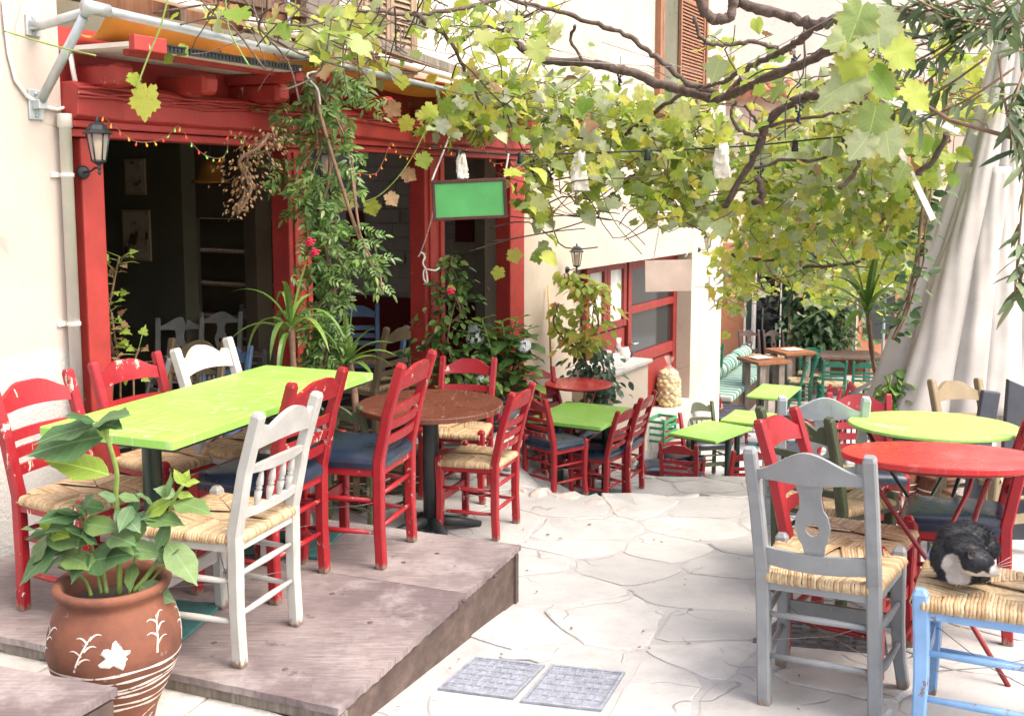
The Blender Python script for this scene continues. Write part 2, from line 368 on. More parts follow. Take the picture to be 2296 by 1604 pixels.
def rock(mb, c, r, seed, sq=(1, 1, 1), det=2):
    rr = random.Random(seed); bm = bmesh.new(); bmesh.ops.create_icosphere(bm, subdivisions=det, radius=1)
    off = [Vector((rr.uniform(-1, 1), rr.uniform(-1, 1), rr.uniform(-1, 1))).normalized() for _ in range(7)]; am = [rr.uniform(.62, .95) for _ in off]
    for v in bm.verts:
        d = v.co.normalized(); k = 1.0
        for o_, a_ in zip(off, am):
            q = d.dot(o_)
            if q > 0: k = min(k, a_ / max(q, .05))
        v.co = d * k
    base = len(mb.v)
    mb.add([Vector((v.co.x * r * sq[0], v.co.y * r * sq[1], v.co.z * r * sq[2])) + Vector(c) for v in bm.verts], [[q.index for q in f.verts] for f in bm.faces], False); bm.free()
crest = [(1130, 1092), (1185, 1094), (1240, 1100), (1300, 1110), (1355, 1124), (1410, 1140)]      # rough pink edge of the first landing
for i, (a, b) in enumerate(zip(crest, crest[1:])):
    A, B = ghit(a[0], a[1] + 8), ghit(b[0], b[1] + 8); c = (A + B) / 2; mb = MB(); rock(mb, (0, 0, 0), .5, 40 + i, ((B - A).length * 1.15, .34, .16)); o = mb.build('edge_stone', M['pinkstone'], street)
    o.location = (c.x, c.y, gz(c.x, c.y - .1) - .052); o.rotation_euler.z = math.atan2(B.y - A.y, B.x - A.x)
# loose rubble of the low wall behind the brown table
rr = random.Random(5)
for i in range(22):
    p = Vector((rr.uniform(-.75, .0), rr.uniform(6.55, 6.85), 0)); s_ = rr.uniform(.06, .11); mb = MB(); rock(mb, (0, 0, 0), s_, 100 + i, (1.2, 1, .8)); o = mb.build('rubble_stone', M['marble'], None, 'rough pale rubble stone heaped on the paving behind the brown round table', 'stone', 'rubble stones behind the round table')
    o.location = (p.x, p.y, -.36 + s_ * .5 + (i % 3) * .08); o.rotation_euler.z = rr.uniform(0, 6)
# iron covers
M['cover'] = m_plain('worn_iron_cover', (.27, .29, .335), .55, .3, 30, .5, .15)
M['coverd'] = m_plain('dark_iron_cover', (.11, .11, .115), .55, .25, 30, .5, .3)
LB = ['blue grey square iron cover with a ribbed grid beside the wooden platform', 'ribbed iron cover lying side by side with another, further from the platform', 'dark iron cover with raised blocks under the grey chair']
for k, q in enumerate(MP):
    q = [Vector((p.x, p.y, gz(p.x, p.y))) for p in q]; c = sum(q, Vector()) / 4
    if k < 2:
        ax = ((q[3] - q[0]) + (q[2] - q[1])) / 2; ay = ((q[1] - q[0]) + (q[2] - q[3])) / 2
    else: ax = Vector((.48, -.14, 0)); ay = Vector((-.11, -.34, 0))
    ax.z = ay.z = 0
    def cp(a, b, z): p = c + ax * (a - .5) + ay * (b - .5); return Vector((p.x, p.y, gz(p.x, p.y) + z)) - c
    E_ = empty('drain_cover', c, 0, LB[k], 'drain cover'); mt = M['cover'] if k < 2 else M['coverd']
    mb = MB(); mb.hexa([cp(0, 1, -.03), cp(1, 1, -.03), cp(1, 0, -.03), cp(0, 0, -.03), cp(0, 1, .002), cp(1, 1, .002), cp(1, 0, .002), cp(0, 0, .002)]); mb.build('plate', mt, E_)
    rb = MB()
    if k < 2:
        for i in range(9): a = .06 + i * .11; rb.hexa([cp(a - .012, .96, .0), cp(a + .012, .96, 0), cp(a + .012, .04, 0), cp(a - .012, .04, 0), cp(a - .008, .96, .007), cp(a + .008, .96, .007), cp(a + .008, .04, .007), cp(a - .008, .04, .007)])
        for j in range(7): b = .06 + j * .145; rb.hexa([cp(.03, b + .014, .0), cp(.97, b + .014, 0), cp(.97, b - .014, 0), cp(.03, b - .014, 0), cp(.03, b + .009, .006), cp(.97, b + .009, .006), cp(.97, b - .009, .006), cp(.03, b - .009, .006)])
        lip = [(0, .035, 0, 1), (.965, 1, 0, 1), (.035, .965, 0, .04), (.035, .965, .96, 1)]
        for a0, a1, b0, b1 in lip: rb.hexa([cp(a0, b1, 0), cp(a1, b1, 0), cp(a1, b0, 0), cp(a0, b0, 0), cp(a0, b1, .008), cp(a1, b1, .008), cp(a1, b0, .008), cp(a0, b0, .008)])
        rb.build('rib', mt, E_)
    else:
        for i in range(8):
            for j in range(6):
                a, b = .07 + i * .123, .08 + j * .165
                if (a - .5) ** 2 + (b - .5) ** 2 < .03: continue
                rb.hexa([cp(a - .045, b + .05, 0), cp(a + .045, b + .05, 0), cp(a + .045, b - .05, 0), cp(a - .045, b - .05, 0), cp(a - .04, b + .045, .012), cp(a + .04, b + .045, .012), cp(a + .04, b - .045, .012), cp(a - .04, b - .045, .012)])
        rb.build('block', mt, E_)
# litter of dry leaves and twigs on the street
lf = MB(); rr = random.Random(9)
for i in range(75):
    x, y = rr.uniform(-.4, 1.6), rr.uniform(2.5, 6.2)
    if inpoly(x, y, PLAT): continue
    a = rr.uniform(0, 6.3); L = rr.uniform(.005, .016); W = L * rr.uniform(.25, .7); z = gz(x, y) + .012
    d = Vector((math.cos(a) * L, math.sin(a) * L, 0)); e = Vector((-math.sin(a) * W, math.cos(a) * W, 0)); p = Vector((x, y, z))
    lf.add([p - d, p + e + Vector((0, 0, .004)), p + d, p - e], [(0, 1, 2), (0, 2, 3)])
lf.build('leaf_litter', M['twig'], None, 'dry bits of leaf and twig scattered over the pale paving', 'leaf litter', kind='stuff')
# ---------------------------------------------------------------- wooden platform
def m_ply():
    t = NT('weathered_plywood'); g_ = t.noise(t.co((3.0, 44, 2)), 2.6, 7, .7, .25); v = t.co(); n = t.noise(v, 2.6, 5)
    c = t.ramp(g_, [(.25, (.13, .10, .094)), (.45, (.225, .185, .178)), (.7, (.37, .325, .312))])
    c = t.mix(t.ramp(t.noise(v, 1.3, 6, .65), [(.40, 0), (.62, .75)]), c, (.09, .065, .07)); pale = t.ramp(t.noise(v, 2.1, 6, .7), [(.52, 0), (.68, .6)]); c = t.mix(pale, c, (.44, .40, .385))
    kn = t.ramp(t.noise(v, 9, 5, .7), [(.64, 0), (.70, .65)]); c = t.mix(kn, c, (.07, .05, .052)); ln = t.ramp(t.noise(t.co((2.0, 90, 2)), 2.2, 3, .6), [(.66, 0), (.70, .6)]); c = t.mix(ln, c, (.08, .06, .058))
    t.bump(g_, .5, .006); return t.done(c, t.ramp(n, [(.3, .42), (.7, .7)]), .4)
M['ply'] = m_ply()
def m_plank(name, a, b, c, sc=(30, 30, 2.5)):
    t = NT(name); g_ = t.noise(t.co(sc), 1.6, 6, .65); v = t.co(); n = t.noise(v, 5, 5); k = t.ramp(g_, [(.25, a), (.5, b), (.78, c)]); k = t.mix(t.ramp(n, [(.45, 0), (.75, .5)]), k, dk(a, .6)); t.bump(g_, .5, .006); return t.done(k, .65, .3)
M['board'] = m_plank('stained_side_board', (.06, .04, .034), (.10, .07, .06), (.165, .125, .105), (7, 7, 12))
M['oldwood'] = m_plank('grey_old_wood', (.10, .085, .07), (.20, .17, .14), (.34, .30, .25))
plat = empty('wooden_platform', (0, 0, 0), 0, 'low weathered plywood platform carrying the long green table', 'platform')
d1 = Vector((P1[0] - P0[0], P1[1] - P0[1], 0)).normalized(); seam = .55       # sheets split across the depth
rr = random.Random(3)
def ragged(a, b, n=26, am=.008):
    a, b = Vector((*a, 0)), Vector((*b, 0)); nn = Vector((b.y - a.y, -(b.x - a.x), 0)).normalized(); return [(a + (b - a) * (i / n) + nn * rr.uniform(-am, am * .5)) for i in range(n)]
def lerp2(a, b, t): return (a[0] + (b[0] - a[0]) * t, a[1] + (b[1] - a[1]) * t)
SA, SB = lerp2(P0, P1, .62), lerp2(P4, P3, .60)
for (a, b, c, d) in ((P0, lerp2(P0, P1, .618), lerp2(P4, P3, .598), P4), (SA, P1, P2, None)):
    pl = ragged(a, b, 40, .005)
    pl += ragged(b, c, am=.003)
    if d: pl += ragged(c, d, 6, .001) + ragged(d, a, 40, .004)
    else: pl += ragged(P2, P3, 4, .002) + ragged(P3, SB, 4, .001) + ragged(SB, SA, 10, .001)
    mb = MB(); mb.slab([(p.x, p.y) for p in pl], -.024, 0); o = mb.build('plywood_sheet', M['ply'], plat)
for px_, py_ in ((640, 1500), (830, 1395), (1040, 1345), (905, 1260), (1110, 1290), (745, 1330), (480, 1440), (980, 1240)):
    p = atZ(px_, py_, 0); mb = MB(); mb.lathe([(.011, -.004), (.011, .0015), (.008, .0022)], 12, p, capt=True); mb.build('screw_plug', M['board'], plat)
mb = MB(); NS = 14; inset = .012; nn = Vector((d1.y, -d1.x, 0))
for i in range(NS):
    pa, pb = [Vector((*lerp2(P0, P1, .02 + .975 * k / NS), 0)) - nn * inset for k in (i, i + 1)]; qa, qb = pa - nn * .03, pb - nn * .03
    mb.hexa([Vector((p.x, p.y, gz(p.x, p.y) - .02)) for p in (pa, pb, qb, qa)] + [Vector((p.x, p.y, -.030)) for p in (pa, pb, qb, qa)])
mb.build('side_board', M['board'], plat)
mb = MB(); a, b = Vector((*P1, 0)), Vector((*P3, 0)); n2 = Vector((b.y - a.y, -(b.x - a.x), 0)).normalized()
pa, pb = a - n2 * .03, b - n2 * .03
mb.hexa([pa + Vector((0, 0, -.5)), pb + Vector((0, 0, -.5)), pb - n2 * .03 + Vector((0, 0, -.5)), pa - n2 * .03 + Vector((0, 0, -.5)), pa + Vector((0, 0, -.03)), pb + Vector((0, 0, -.03)), pb - n2 * .03 + Vector((0, 0, -.03)), pa - n2 * .03 + Vector((0, 0, -.03))])
mb.build('back_board', M['board'], plat)
# worn edge strip under the near side
mb = MB(); a, b = Vector((*P0, 0)), Vector((*P4, 0)); nb = Vector((-(b.y - a.y), (b.x - a.x), 0)).normalized()
for i in range(12):
    p, q = a.lerp(b, i / 12), a.lerp(b, (i + 1) / 12); dz = rr.uniform(-.004, .004)
    mb.hexa([x + Vector((0, 0, z + dz)) for z in (-.062, -.027) for x in (p + nb * -.012, q + nb * -.012, q + nb * -.05, p + nb * -.05)][:8])
mb.build('edge_batten', M['oldwood'], plat)
# marble step in front of the platform
stp = empty('stone_step', (0, 0, 0), 0, 'pecked white marble step along the front of the wooden platform', 'step')
e0, e1 = Vector((*P0, 0)), Vector((*P4, 0)); dd = (e1 - e0).normalized(); no = Vector((dd.y, -dd.x, 0)); no = no if no.y < 0 else -no
cuts = [-.22, .50, 1.15, 1.75, 2.35]
for s0, s1 in zip(cuts, cuts[1:]):
    mb = MB(); q = [e0 + dd * (s0 + .004) + no * .50, e0 + dd * (s0 + .004) + no * -.05, e0 + dd * (s1 - .004) + no * -.05, e0 + dd * (s1 - .004) + no * .50]
    if s0 < 0: q[1] = e0 + dd * .03 + no * .012; q[0] = e0 + dd * (s0) + no * .50
    pz = lambda p, z: Vector((p.x, p.y, z))
    q = list(reversed(q)) if ((q[1] - q[0]).cross(q[2] - q[1])).z < 0 else q
    mb.hexa([pz(p, -.35) for p in q] + [pz(p, -.066) for p in q]); mb.build('step_block', M['marble'], stp, bevel=.006)
# higher wooden platform in the near corner
up = empty('upper_platform', (0, 0, 0), 0, 'corner of a higher dark plywood platform in front of the terracotta pot', 'platform')
ZU = .25; cA, cB = atZ(263, 1540, ZU), atZ(-40, 1484, ZU); dl = (cB - cA).normalized(); dn = Vector((-.42, -.9, 0)).normalized()
q = [cA, cB, cB + dn * 1.2, cA + dn * 1.2]
mb = MB(); mb.hexa([p + Vector((0, 0, -.022)) for p in q] + q); mb.build('plywood_sheet', M['ply'], up)
sd = -dl * .012
mb = MB(); a = [cA + dn * .02 - dl * 0, cA + dn * 1.2]; w_ = dl * .03
mb.hexa([p + Vector((0, 0, z)) for z in (-.42, -.03) for p in (cA + dn * .015, cA + dn * 1.2, cA + dn * 1.2 + w_, cA + dn * .015 + w_)]); mb.build('side_board', M['board'], up)
mb = MB(); mb.hexa([p + Vector((0, 0, z)) for z in (-.42, -.03) for p in (cA + w_ * 1.2, cB, cB + dn * .03, cA + dn * .03 + w_ * 1.2)]); mb.build('end_board', M['oldwood'], up)
mb = MB(); k0 = cA - dl * .055 + dn * .06; mb.hexa([p + Vector((0, 0, z)) for z in (-.42, -.055) for p in (k0, k0 + dn * 1.1, k0 + dn * 1.1 + dl * .035, k0 + dl * .035)]); mb.build('trim_board', M['oldwood'], up)
# ================================================================== the taverna building
def m_stucco(name, a, b, dado=None, zd=.83, scale=2.2):
    t = NT(name); v = t.co((1, 1, 1), False); n = t.noise(v, scale, 6, .6); f = t.noise(v, 45, 4, .6); c = t.ramp(n, [(.3, a), (.7, b)])
    c = t.mix(t.ramp(t.noise(v, 6, 6, .7), [(.58, 0), (.78, .35)]), c, dk(a, .72)); h = t.math('MULTIPLY', f, .35)
    ck = t.n('ShaderNodeTexVoronoi', feature='DISTANCE_TO_EDGE'); ck.inputs['Scale'].default_value = 1.1; t.l(t.noise_v(v, 2.5), ck.inputs['Vector']); kk = t.math('MULTIPLY', t.ramp(ck.outputs[0], [(.001, 1), (.005, 0)]), t.ramp(t.noise(v, 1.7, 2), [(.52, 0), (.58, .6)])); c = t.mix(kk, c, dk(a, .45))
    c = t.mix(t.ramp(t.noise(v, 1.1, 5, .65), [(.55, 0), (.72, .4)]), c, dk(a, .86))
    if dado:
        z = t.math('ADD', t.sepz(), t.math('MULTIPLY', t.math('SUBTRACT', t.noise(v, 5, 3), .5), .08)); k = t.ramp(t.math('ADD', t.math('MULTIPLY', z, .2), .5), [(.5 + zd * .2 - .004, 1), (.5 + zd * .2 + .004, 0)])
        c = t.mix(k, c, dado); h = t.math('ADD', h, t.math('MULTIPLY', t.math('MULTIPLY', t.noise(v, 70, 4), k), 1.2))
    t.bump(t.math('ADD', h, t.math('MULTIPLY', n, .6)), .45, .012); return t.done(c, .85, .2)
M['stucco'] = m_stucco('cream_stucco', (.47, .40, .32), (.54, .47, .39))
M['stuccol'] = m_stucco('pale_pink_stucco', (.45, .385, .335), (.50, .44, .39), (.50, .49, .46))
M['stuccow'] = m_stucco('white_stucco', (.56, .51, .44), (.62, .58, .52))
M['orangew'] = m_stucco('orange_stucco', (.38, .16, .085), (.46, .215, .125))
M['peachw'] = m_stucco('peach_stucco', (.66, .48, .38), (.74, .58, .48))
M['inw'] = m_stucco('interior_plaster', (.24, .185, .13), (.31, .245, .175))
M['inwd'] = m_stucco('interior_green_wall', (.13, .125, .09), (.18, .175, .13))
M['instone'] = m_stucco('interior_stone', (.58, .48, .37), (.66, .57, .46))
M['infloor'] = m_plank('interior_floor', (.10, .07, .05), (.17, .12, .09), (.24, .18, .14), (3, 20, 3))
M['awn'] = m_plain('orange_canvas', (.66, .27, .04), .8, .16, 3, .2)
M['white_pvc'] = m_plain('white_pvc', (.74, .70, .64), .45, .08, 5, .1)
M['darkw0'] = m_plank('shelf_wood', (.10, .065, .04), (.18, .12, .08), (.27, .19, .13))
B = empty('taverna_building', (0, 0, 0), 0, 'cream stuccoed taverna with red timber openings, red door and shuttered upper windows', 'building')
def part(name, mat, boxes, parent=None, bevel=0):
    mb = MB()
    for b in boxes: mb.fbox(*b)
    return mb.build(name, mat, parent or B, bevel=bevel)
uP = {k: (uz(a, 520)[0], uz(b, 520)[0]) for k, (a, b) in dict(p1=(178, 228), p2=(638, 690), p3=(944, 989), p4=(1136, 1168)).items()}
UR0, UR1, UE = uz(1284, 620)[0], uz(1551, 620)[0], uz(1619, 600)[0]
ZT = 7.5
part('wall', M['stuccol'], [(-4.5, uP['p1'][0] - .065, -.35, 0, -.6, ZT)])
U4 = uP['p4'][1]
zb = [uz(1310, 600)[1], uz(1555, 567)[1]]; ZBAND = sum(zb) / 2
part('wall', M['stucco'], [(U4 + .01, UR0, -.35, 0, -1.6, ZT)])
part('wall', M['stucco'], [(UR0 + .002, UR1 - .002, -.35, -.001, ZBAND, ZT)])
part('wall', M['stucco'], [(UR1, UE, -.35, 0, -2.4, ZT)])
part('wall', M['stuccow'], [(2.35, U4 + .008, -.34, -.004, 2.32, ZT)])
part('wall', M['stucco'], [(UE - .34, UE - .01, -4, -.352, -2.4, ZT)])
part('recess_wall', M['stucco'], [(UR0 + .003, UR1 + .4, -.34, -.26, -1.6, ZBAND + .1)])
part('threshold', M['marble'], [(UR0 + .004, UR1 + .003, -.26, .10, -2.4, -.86)], bevel=.01)
# inside room: dark partition with pictures, a stone cross wall with a red wainscot further back
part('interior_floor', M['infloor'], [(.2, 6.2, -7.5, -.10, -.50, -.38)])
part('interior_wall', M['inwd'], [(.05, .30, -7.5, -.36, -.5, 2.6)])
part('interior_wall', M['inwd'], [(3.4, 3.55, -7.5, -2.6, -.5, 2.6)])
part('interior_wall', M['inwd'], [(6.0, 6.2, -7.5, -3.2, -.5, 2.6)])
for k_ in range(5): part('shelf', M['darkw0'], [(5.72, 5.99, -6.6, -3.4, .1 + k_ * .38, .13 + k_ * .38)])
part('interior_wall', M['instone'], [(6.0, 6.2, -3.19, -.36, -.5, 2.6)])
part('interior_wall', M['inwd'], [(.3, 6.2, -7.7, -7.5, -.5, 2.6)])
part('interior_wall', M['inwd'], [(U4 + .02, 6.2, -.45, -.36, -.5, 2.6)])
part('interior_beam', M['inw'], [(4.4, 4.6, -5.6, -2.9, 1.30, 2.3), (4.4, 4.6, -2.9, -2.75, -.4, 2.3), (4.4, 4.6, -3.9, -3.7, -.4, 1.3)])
part('ceiling', M['inwd'], [(.06, 4.65, -7.6, -.2, 2.31, 2.45), (4.65, 6.2, -3.3, -.2, 2.31, 2.45), (4.65, 6.2, -7.6, -6.3, 2.31, 2.45)])  # deep bay left open, added to let daylight into the dark room
rr = random.Random(21)
for j in range(12):      # courses of the inside stone wall
    v = -3.15 + (j % 2) * .15; z = .50 + j * .145
    while v < -.75:
        L = rr.uniform(.24, .46); mb = MB(); mb.fbox(6.0 - .004 - rr.uniform(.004, .022), 6.005, v, min(v + L - .010, -.46), z + rr.uniform(0, .006), z + .135); mb.build('stone', M['instone'], B, bevel=.006); v += L
part('wainscot', M['timberd'], [(5.93, 5.99, -3.1, -.47, -.38, .45)], bevel=.01)
for (v0, v1, z0, z1) in ((-2.95, -2.72, 1.0, 1.35), (-1.55, -1.33, 1.05, 1.4)):
    part('niche_frame', M['timberd'], [(5.955, 5.972, v0, v1, z0, z1)], bevel=.004)
# red timber front
for k in ('p1', 'p2', 'p3', 'p4'):
    a, b = uP[k]; part('post', M['timber'], [(a, b, -.10, .035, -.6 if k != 'p1' else -.02, 1.80)], bevel=.008)
    w_ = b - a
    if k in ('p2', 'p3'): part('post_moulding', M['timber'], [(a + w_ * .18, a + w_ * .30, .035, .050, -.3, 1.78), (a + w_ * .70, a + w_ * .82, .035, .050, -.3, 1.78)], bevel=.004)
ua, ub = uP['p1'][0] - .06, uP['p4'][1] + .03
part('lintel', M['timber'], [(ua, ub, -.08, .05, 1.802, 1.84)], bevel=.006)
part('lintel', M['timber'], [(ua, ub, -.08, .075, 1.843, 1.875)], bevel=.006)
mb = MB(); rr = random.Random(2); sec = [(.8, -.9), (1, -.55), (1.02, .5), (.8, .95), (-.8, .95), (-1, .5), (-1, -.6), (-.8, -.9)]
pts = [FW(ua + (ub - ua) * i / 16, .02 + rr.uniform(-.006, .006), 1.955 + rr.uniform(-.008, .008)) for i in range(17)]
mb.tube(pts, [.083 * rr.uniform(.94, 1.04) for _ in pts], sec=sec, up=(0, 0, 1), smooth=False); mb.build('beam', M['timber'], B, bevel=.006)
part('fascia', M['timber'], [(ua, 2.36, -.10, -.06, 2.03, 2.30), (2.36, U4, -.1, -.06, 2.03, 2.33)])
ends = [(288, 180, .26), (478, 210, .28), (640, 230, .30), (880, 262, .3), (1028, 272, .3), (1130, 280, .3), (1200, 290, .3), (762, 245, .3)]
for px, py, v in ends:
    u, z = uz(px, py, v); mb = MB(); s_ = .050; zc = min(2.13, max(2.075, z)); rr2 = random.Random(int(px))
    L = [FW(u + rr2.uniform(-.004, .004), q, zc + rr2.uniform(-.004, .004)) for q in (-.2, 0, .15, v - .12, v - .03, v)]
    mb.tube(L, [s_, s_, s_, s_, s_ * .98, s_ * .62], sec=sec, up=(0, 0, 1), smooth=False); mb.build('rafter', M['timber'], B, bevel=.005)
# small clear roof sheet on the rafters
ucA, zcA = uz(362, 134, .46); ucB, zcB = uz(676, 192, .46)
mb = MB(); zs0, zs1 = 2.165, 2.185
mb.hexa([FW(.44, .46, zs0 + .01), FW(ucB, .46, zs0), FW(ucB, -.05, zs0 + .015), FW(.44, -.05, zs0 + .02), FW(.44, .46, zs1 + .01), FW(ucB, .46, zs1), FW(ucB, -.05, zs1 + .015), FW(.44, -.05, zs1 + .02)]); mb.build('roof_sheet', M['white_pvc'], B)
part('roof_edge_board', M['timber'], [(.40, ucA, .462, .50, 2.15, 2.215)], bevel=.005)
mb = MB()
k = int((ucB - ucA) / .022)
for i in range(k): u = ucA + i * .022; mb.fbox(u, u + .015, .461, .470, 2.170, 2.190)
mb.fbox(ucA, ucB, .4605, .474, 2.191, 2.197); mb.fbox(ucA, ucB, .4605, .474, 2.164, 2.169); mb.build('corrugated_edge', M['iron'], B)
part('roof_batten', M['timber'], [(.5, ucB + .04, .30, .34, 2.15, 2.18), (ucB - .03, ucB + .03, -.05, .455, 2.12, 2.164)], bevel=.004)
# red painted cables clipped to the beam
for k_ in range(4):
    mb = MB(); rr2 = random.Random(50 + k_); n = 34
    mb.tube([FW(ua + (ub - ua) * i / n, .112 + .004 * (k_ % 2), 1.975 + k_ * .013 + .008 * math.sin(i * .9 + k_ * 2) + rr2.uniform(-.006, .006)) for i in range(n + 1)], .0065, 6); mb.build('cable', M['timber'], B)
# downpipe, conduit, wall bracket of the awning
u_d = uz(155, 520, .04)[0]
mb = MB(); mb.lathe([(.026, 0), (.026, 1.86), (.032, 1.86), (.032, 1.92)], 14, FW(u_d, .045, -.02), capt=False); mb.build('downpipe', M['white_pvc'], B)
for z in (.95, 1.62): mb = MB(); mb.lathe([(.030, 0), (.030, .018)], 14, FW(u_d, .045, z), capt=True); mb.fbox(u_d - .055, u_d + .055, .0, .012, z, z + .022); mb.build('pipe_clip', M['white_pvc'], B)
mb = MB(); cpts = [(8, 0), (14, 70), (20, 120), (35, 180), (60, 215), (95, 238), (128, 246), (150, 240), (160, 215)]; mb.tube([atF(x, y, .012) for x, y in cpts], .009, 6); mb.build('conduit', M['white_pvc'], B)
mb = MB(); mb.tube([atF(x, y, .02) for x, y in ((158, 120), (164, 160), (172, 200), (182, 225), (195, 232))], .012, 6); mb.build('conduit', M['white_pvc'], B)
# inside pictures, lamp
def picture(px0, px1, py0, py1, d, lab):
    # hangs on the inside left wall (u=.30 plane)
    E_ = empty('framed_picture', (0, 0, 0), 0, lab, 'picture'); pl = FB + FE * 3.4
    def hit(px, py): r = ray(px, py); t = (pl - CAM).dot(FE) / r.dot(FE); p = CAM + r * t; return (p - FB).dot(FN), p.z
    v0, z1 = hit(px0, py0); v1, z0 = hit(px1, py1); v0, v1 = sorted((v0, v1)); mb = MB(); mb.fbox(3.378, 3.398, v0, v1, z0, z1); E_.location = FW(3.39, (v0 + v1) / 2, z0); off = -E_.location
    o = mb.build('frame', M['framew'], E_, bevel=.003); o.location = off; mb = MB(); mb.fbox(3.3745, 3.3775, v0 + d, v1 - d, z0 + d, z1 - d); o = mb.build('print', M['print'], E_); o.location = off
M['framew'] = m_plain('pale_wood_frame', (.50, .40, .28), .5)
t = NT('figure_print'); n_ = t.noise(t.co((3, 3, 3)), 2.2, 3); M['print'] = t.done(t.ramp(n_, [(.4, (.62, .57, .48)), (.55, (.50, .44, .36)), (.60, (.12, .06, .05))]), .4)
picture(282, 330, 357, 437, .02, 'small dark framed picture hanging high on the inside wall')
picture(277, 342, 470, 585, .02, 'larger framed print of a figure on the inside wall')
# ---------------- upper storey windows with louvred shutters
M['shut'] = m_plank('weathered_shutter', (.19, .13, .085), (.30, .21, .14), (.44, .33, .24))
M['shutb'] = m_plank('brown_shutter', (.20, .09, .05), (.30, .14, .08), (.38, .2, .12))
def shutter(u0, u1, z0, z1, mat, v=.03, nsl=None):
    Wn = MB(); fr = .035; Wn.fbox(u0, u0 + fr, v, v + .03, z0, z1); Wn.fbox(u1 - fr, u1, v, v + .03, z0, z1)
    zm = z0 + (z1 - z0) * .5
    for z in (z0, zm - fr / 2, z1 - fr): Wn.fbox(u0 + fr, u1 - fr, v + .001, v + .029, z, z + fr)
    sh = Wn.build('shutter', mat, B)
    pitch = .036; base = None
    for za, zb_ in ((z0 + fr, zm - fr / 2), (zm + fr / 2, z1 - fr)):
        n = int((zb_ - za) / pitch)
        for i in range(n):
            z = za + (i + .5) * (zb_ - za) / n
            if base is None:
                m = MB(); m.hexa([FW(u0 + fr, .026, -.016) - FB, FW(u1 - fr, .026, -.016) - FB, FW(u1 - fr, .020, -.016) - FB, FW(u0 + fr, .020, -.016) - FB, FW(u0 + fr, .006, .016) - FB, FW(u1 - fr, .006, .016) - FB, FW(u1 - fr, .0, .016) - FB, FW(u0 + fr, .0, .016) - FB]); base = m.mesh('slat', mat)
            o = link('slat', base, sh); o.location = FB + FN * v + Vector((0, 0, z))
uw0, zw0 = uz(803, 178); uw1, _ = uz(915, 150)
um = (uw0 + uw1) / 2
part('window_frame', M['shut'], [(uw0 - .05, uw0, 0, .05, 2.33, 4.0), (uw1, uw1 + .04, 0, .05, 2.33, 4.0), (uw0, uw1, 0, .05, 2.30, 2.34)])
shutter(uw0 + .003, um - .003, 2.345, 3.75, M['shut']); shutter(um + .003, uw1 - .003, 2.345, 3.75, M['shut'])
uw0, zw0 = uz(1472, 212); uw1, _ = uz(1572, 200); um = (uw0 + uw1) / 2
part('window_frame', M['shutb'], [(uw0 - .06, uw0, 0, .06, zw0, zw0 + 2.2), (uw1, uw1 + .05, 0, .06, zw0, zw0 + 2.2), (uw0 - .06, uw1 + .05, 0, .08, zw0 - .06, zw0)])
part('window_recess', M['inwd'], [(uw0, uw1, .001, .01, zw0, zw0 + 2.2)])
shutter(uw0 + .003, uw0 + .08, zw0 + .02, zw0 + 2.1, M['shutb'], .02); shutter(um - .12, uw1 - .03, zw0 + .02, zw0 + 2.1, M['shutb'], .02)
# timber loggia above the awning, at the left
part('loggia_board', M['shutb'], [(uP['p1'][0] - .06, 2.345, -.5, -.42, 2.46, 4.2)])
M['darkw'] = m_plank('dark_beam_wood', (.06, .04, .028), (.12, .08, .055), (.2, .14, .1))
for i, (ux, w_) in enumerate(((.75, .07), (1.35, .05), (1.9, .10), (2.3, .09))): part('loggia_post', M['darkw'], [(ux, ux + w_, -.36, -.27, 2.46, 4.2)], bevel=.006)
for i, z in enumerate((2.62, 2.9)): part('loggia_rail', M['darkw'], [(.42, 2.34, -.30, -.245, z, z + .06)], bevel=.005)
# grey railing board slanting over the upper wall
mb = MB(); a, b = atF(800, 85, .12), atF(1036, 165, .12); mb.tube([a, b], .035, sec=[(.9, -.9), (.9, .9), (-.9, .9), (-.9, -.9)], smooth=False); mb.build('loose_batten', M['oldwood'], B)
# ---------------- recess: casement window, glazed door
M['pane'] = m_plain('milky_sky_glass', (.62, .65, .62), .12, .2, 2.5, .02)  # milky panes, brightened in the colour to stand for reflected sky
t = NT('dark_glass'); M['dglass'] = t.done((.025, .03, .032), .08, .6)
vr = -.235
def fr(px0, px1, py0, py1, v): a = uz(px0, (py0 + py1) / 2, v)[0]; b = uz(px1, (py0 + py1) / 2, v)[0]; return a, b, uz((px0 + px1) / 2, py1, v)[1], uz((px0 + px1) / 2, py0, v)[1]
def framed(name, u0, u1, z0, z1, v, fw, mat, pmat, parent=None, dep=.05):
    o = part(name, mat, [(u0, u0 + fw, v, v + dep, z0, z1), (u1 - fw, u1, v, v + dep, z0, z1), (u0 + fw, u1 - fw, v + .002, v + dep - .002, z0, z0 + fw), (u0 + fw, u1 - fw, v + .002, v + dep - .002, z1 - fw, z1)], parent)
    mb = MB(); mb.fbox(u0 + fw, u1 - fw, v + .012, v + .018, z0 + fw, z1 - fw); mb.build('pane', pmat, o); return o
u0, u1, z0, z1 = fr(1310, 1395, 612, 735, vr); ua_ = uz(1305, 700, vr)[0]; ub_ = uz(1395, 700, vr)[0]
ZD = ZBAND - .02; umid = (ua_ + ub_) / 2
framed('window', ua_, umid - .004, z0 - .02, ZD, vr, .07, M['timberd'], M['pane']); framed('window', umid + .004, ub_, z0 - .02, ZD, vr, .07, M['timberd'], M['pane'])
part('window_panel', M['timberd'], [(ua_, ub_, vr - .001, vr + .03, -.86, z0 - .04)], bevel=.006)
ud0, ud1 = ub_ + .03, uz(1508, 700, vr)[0]
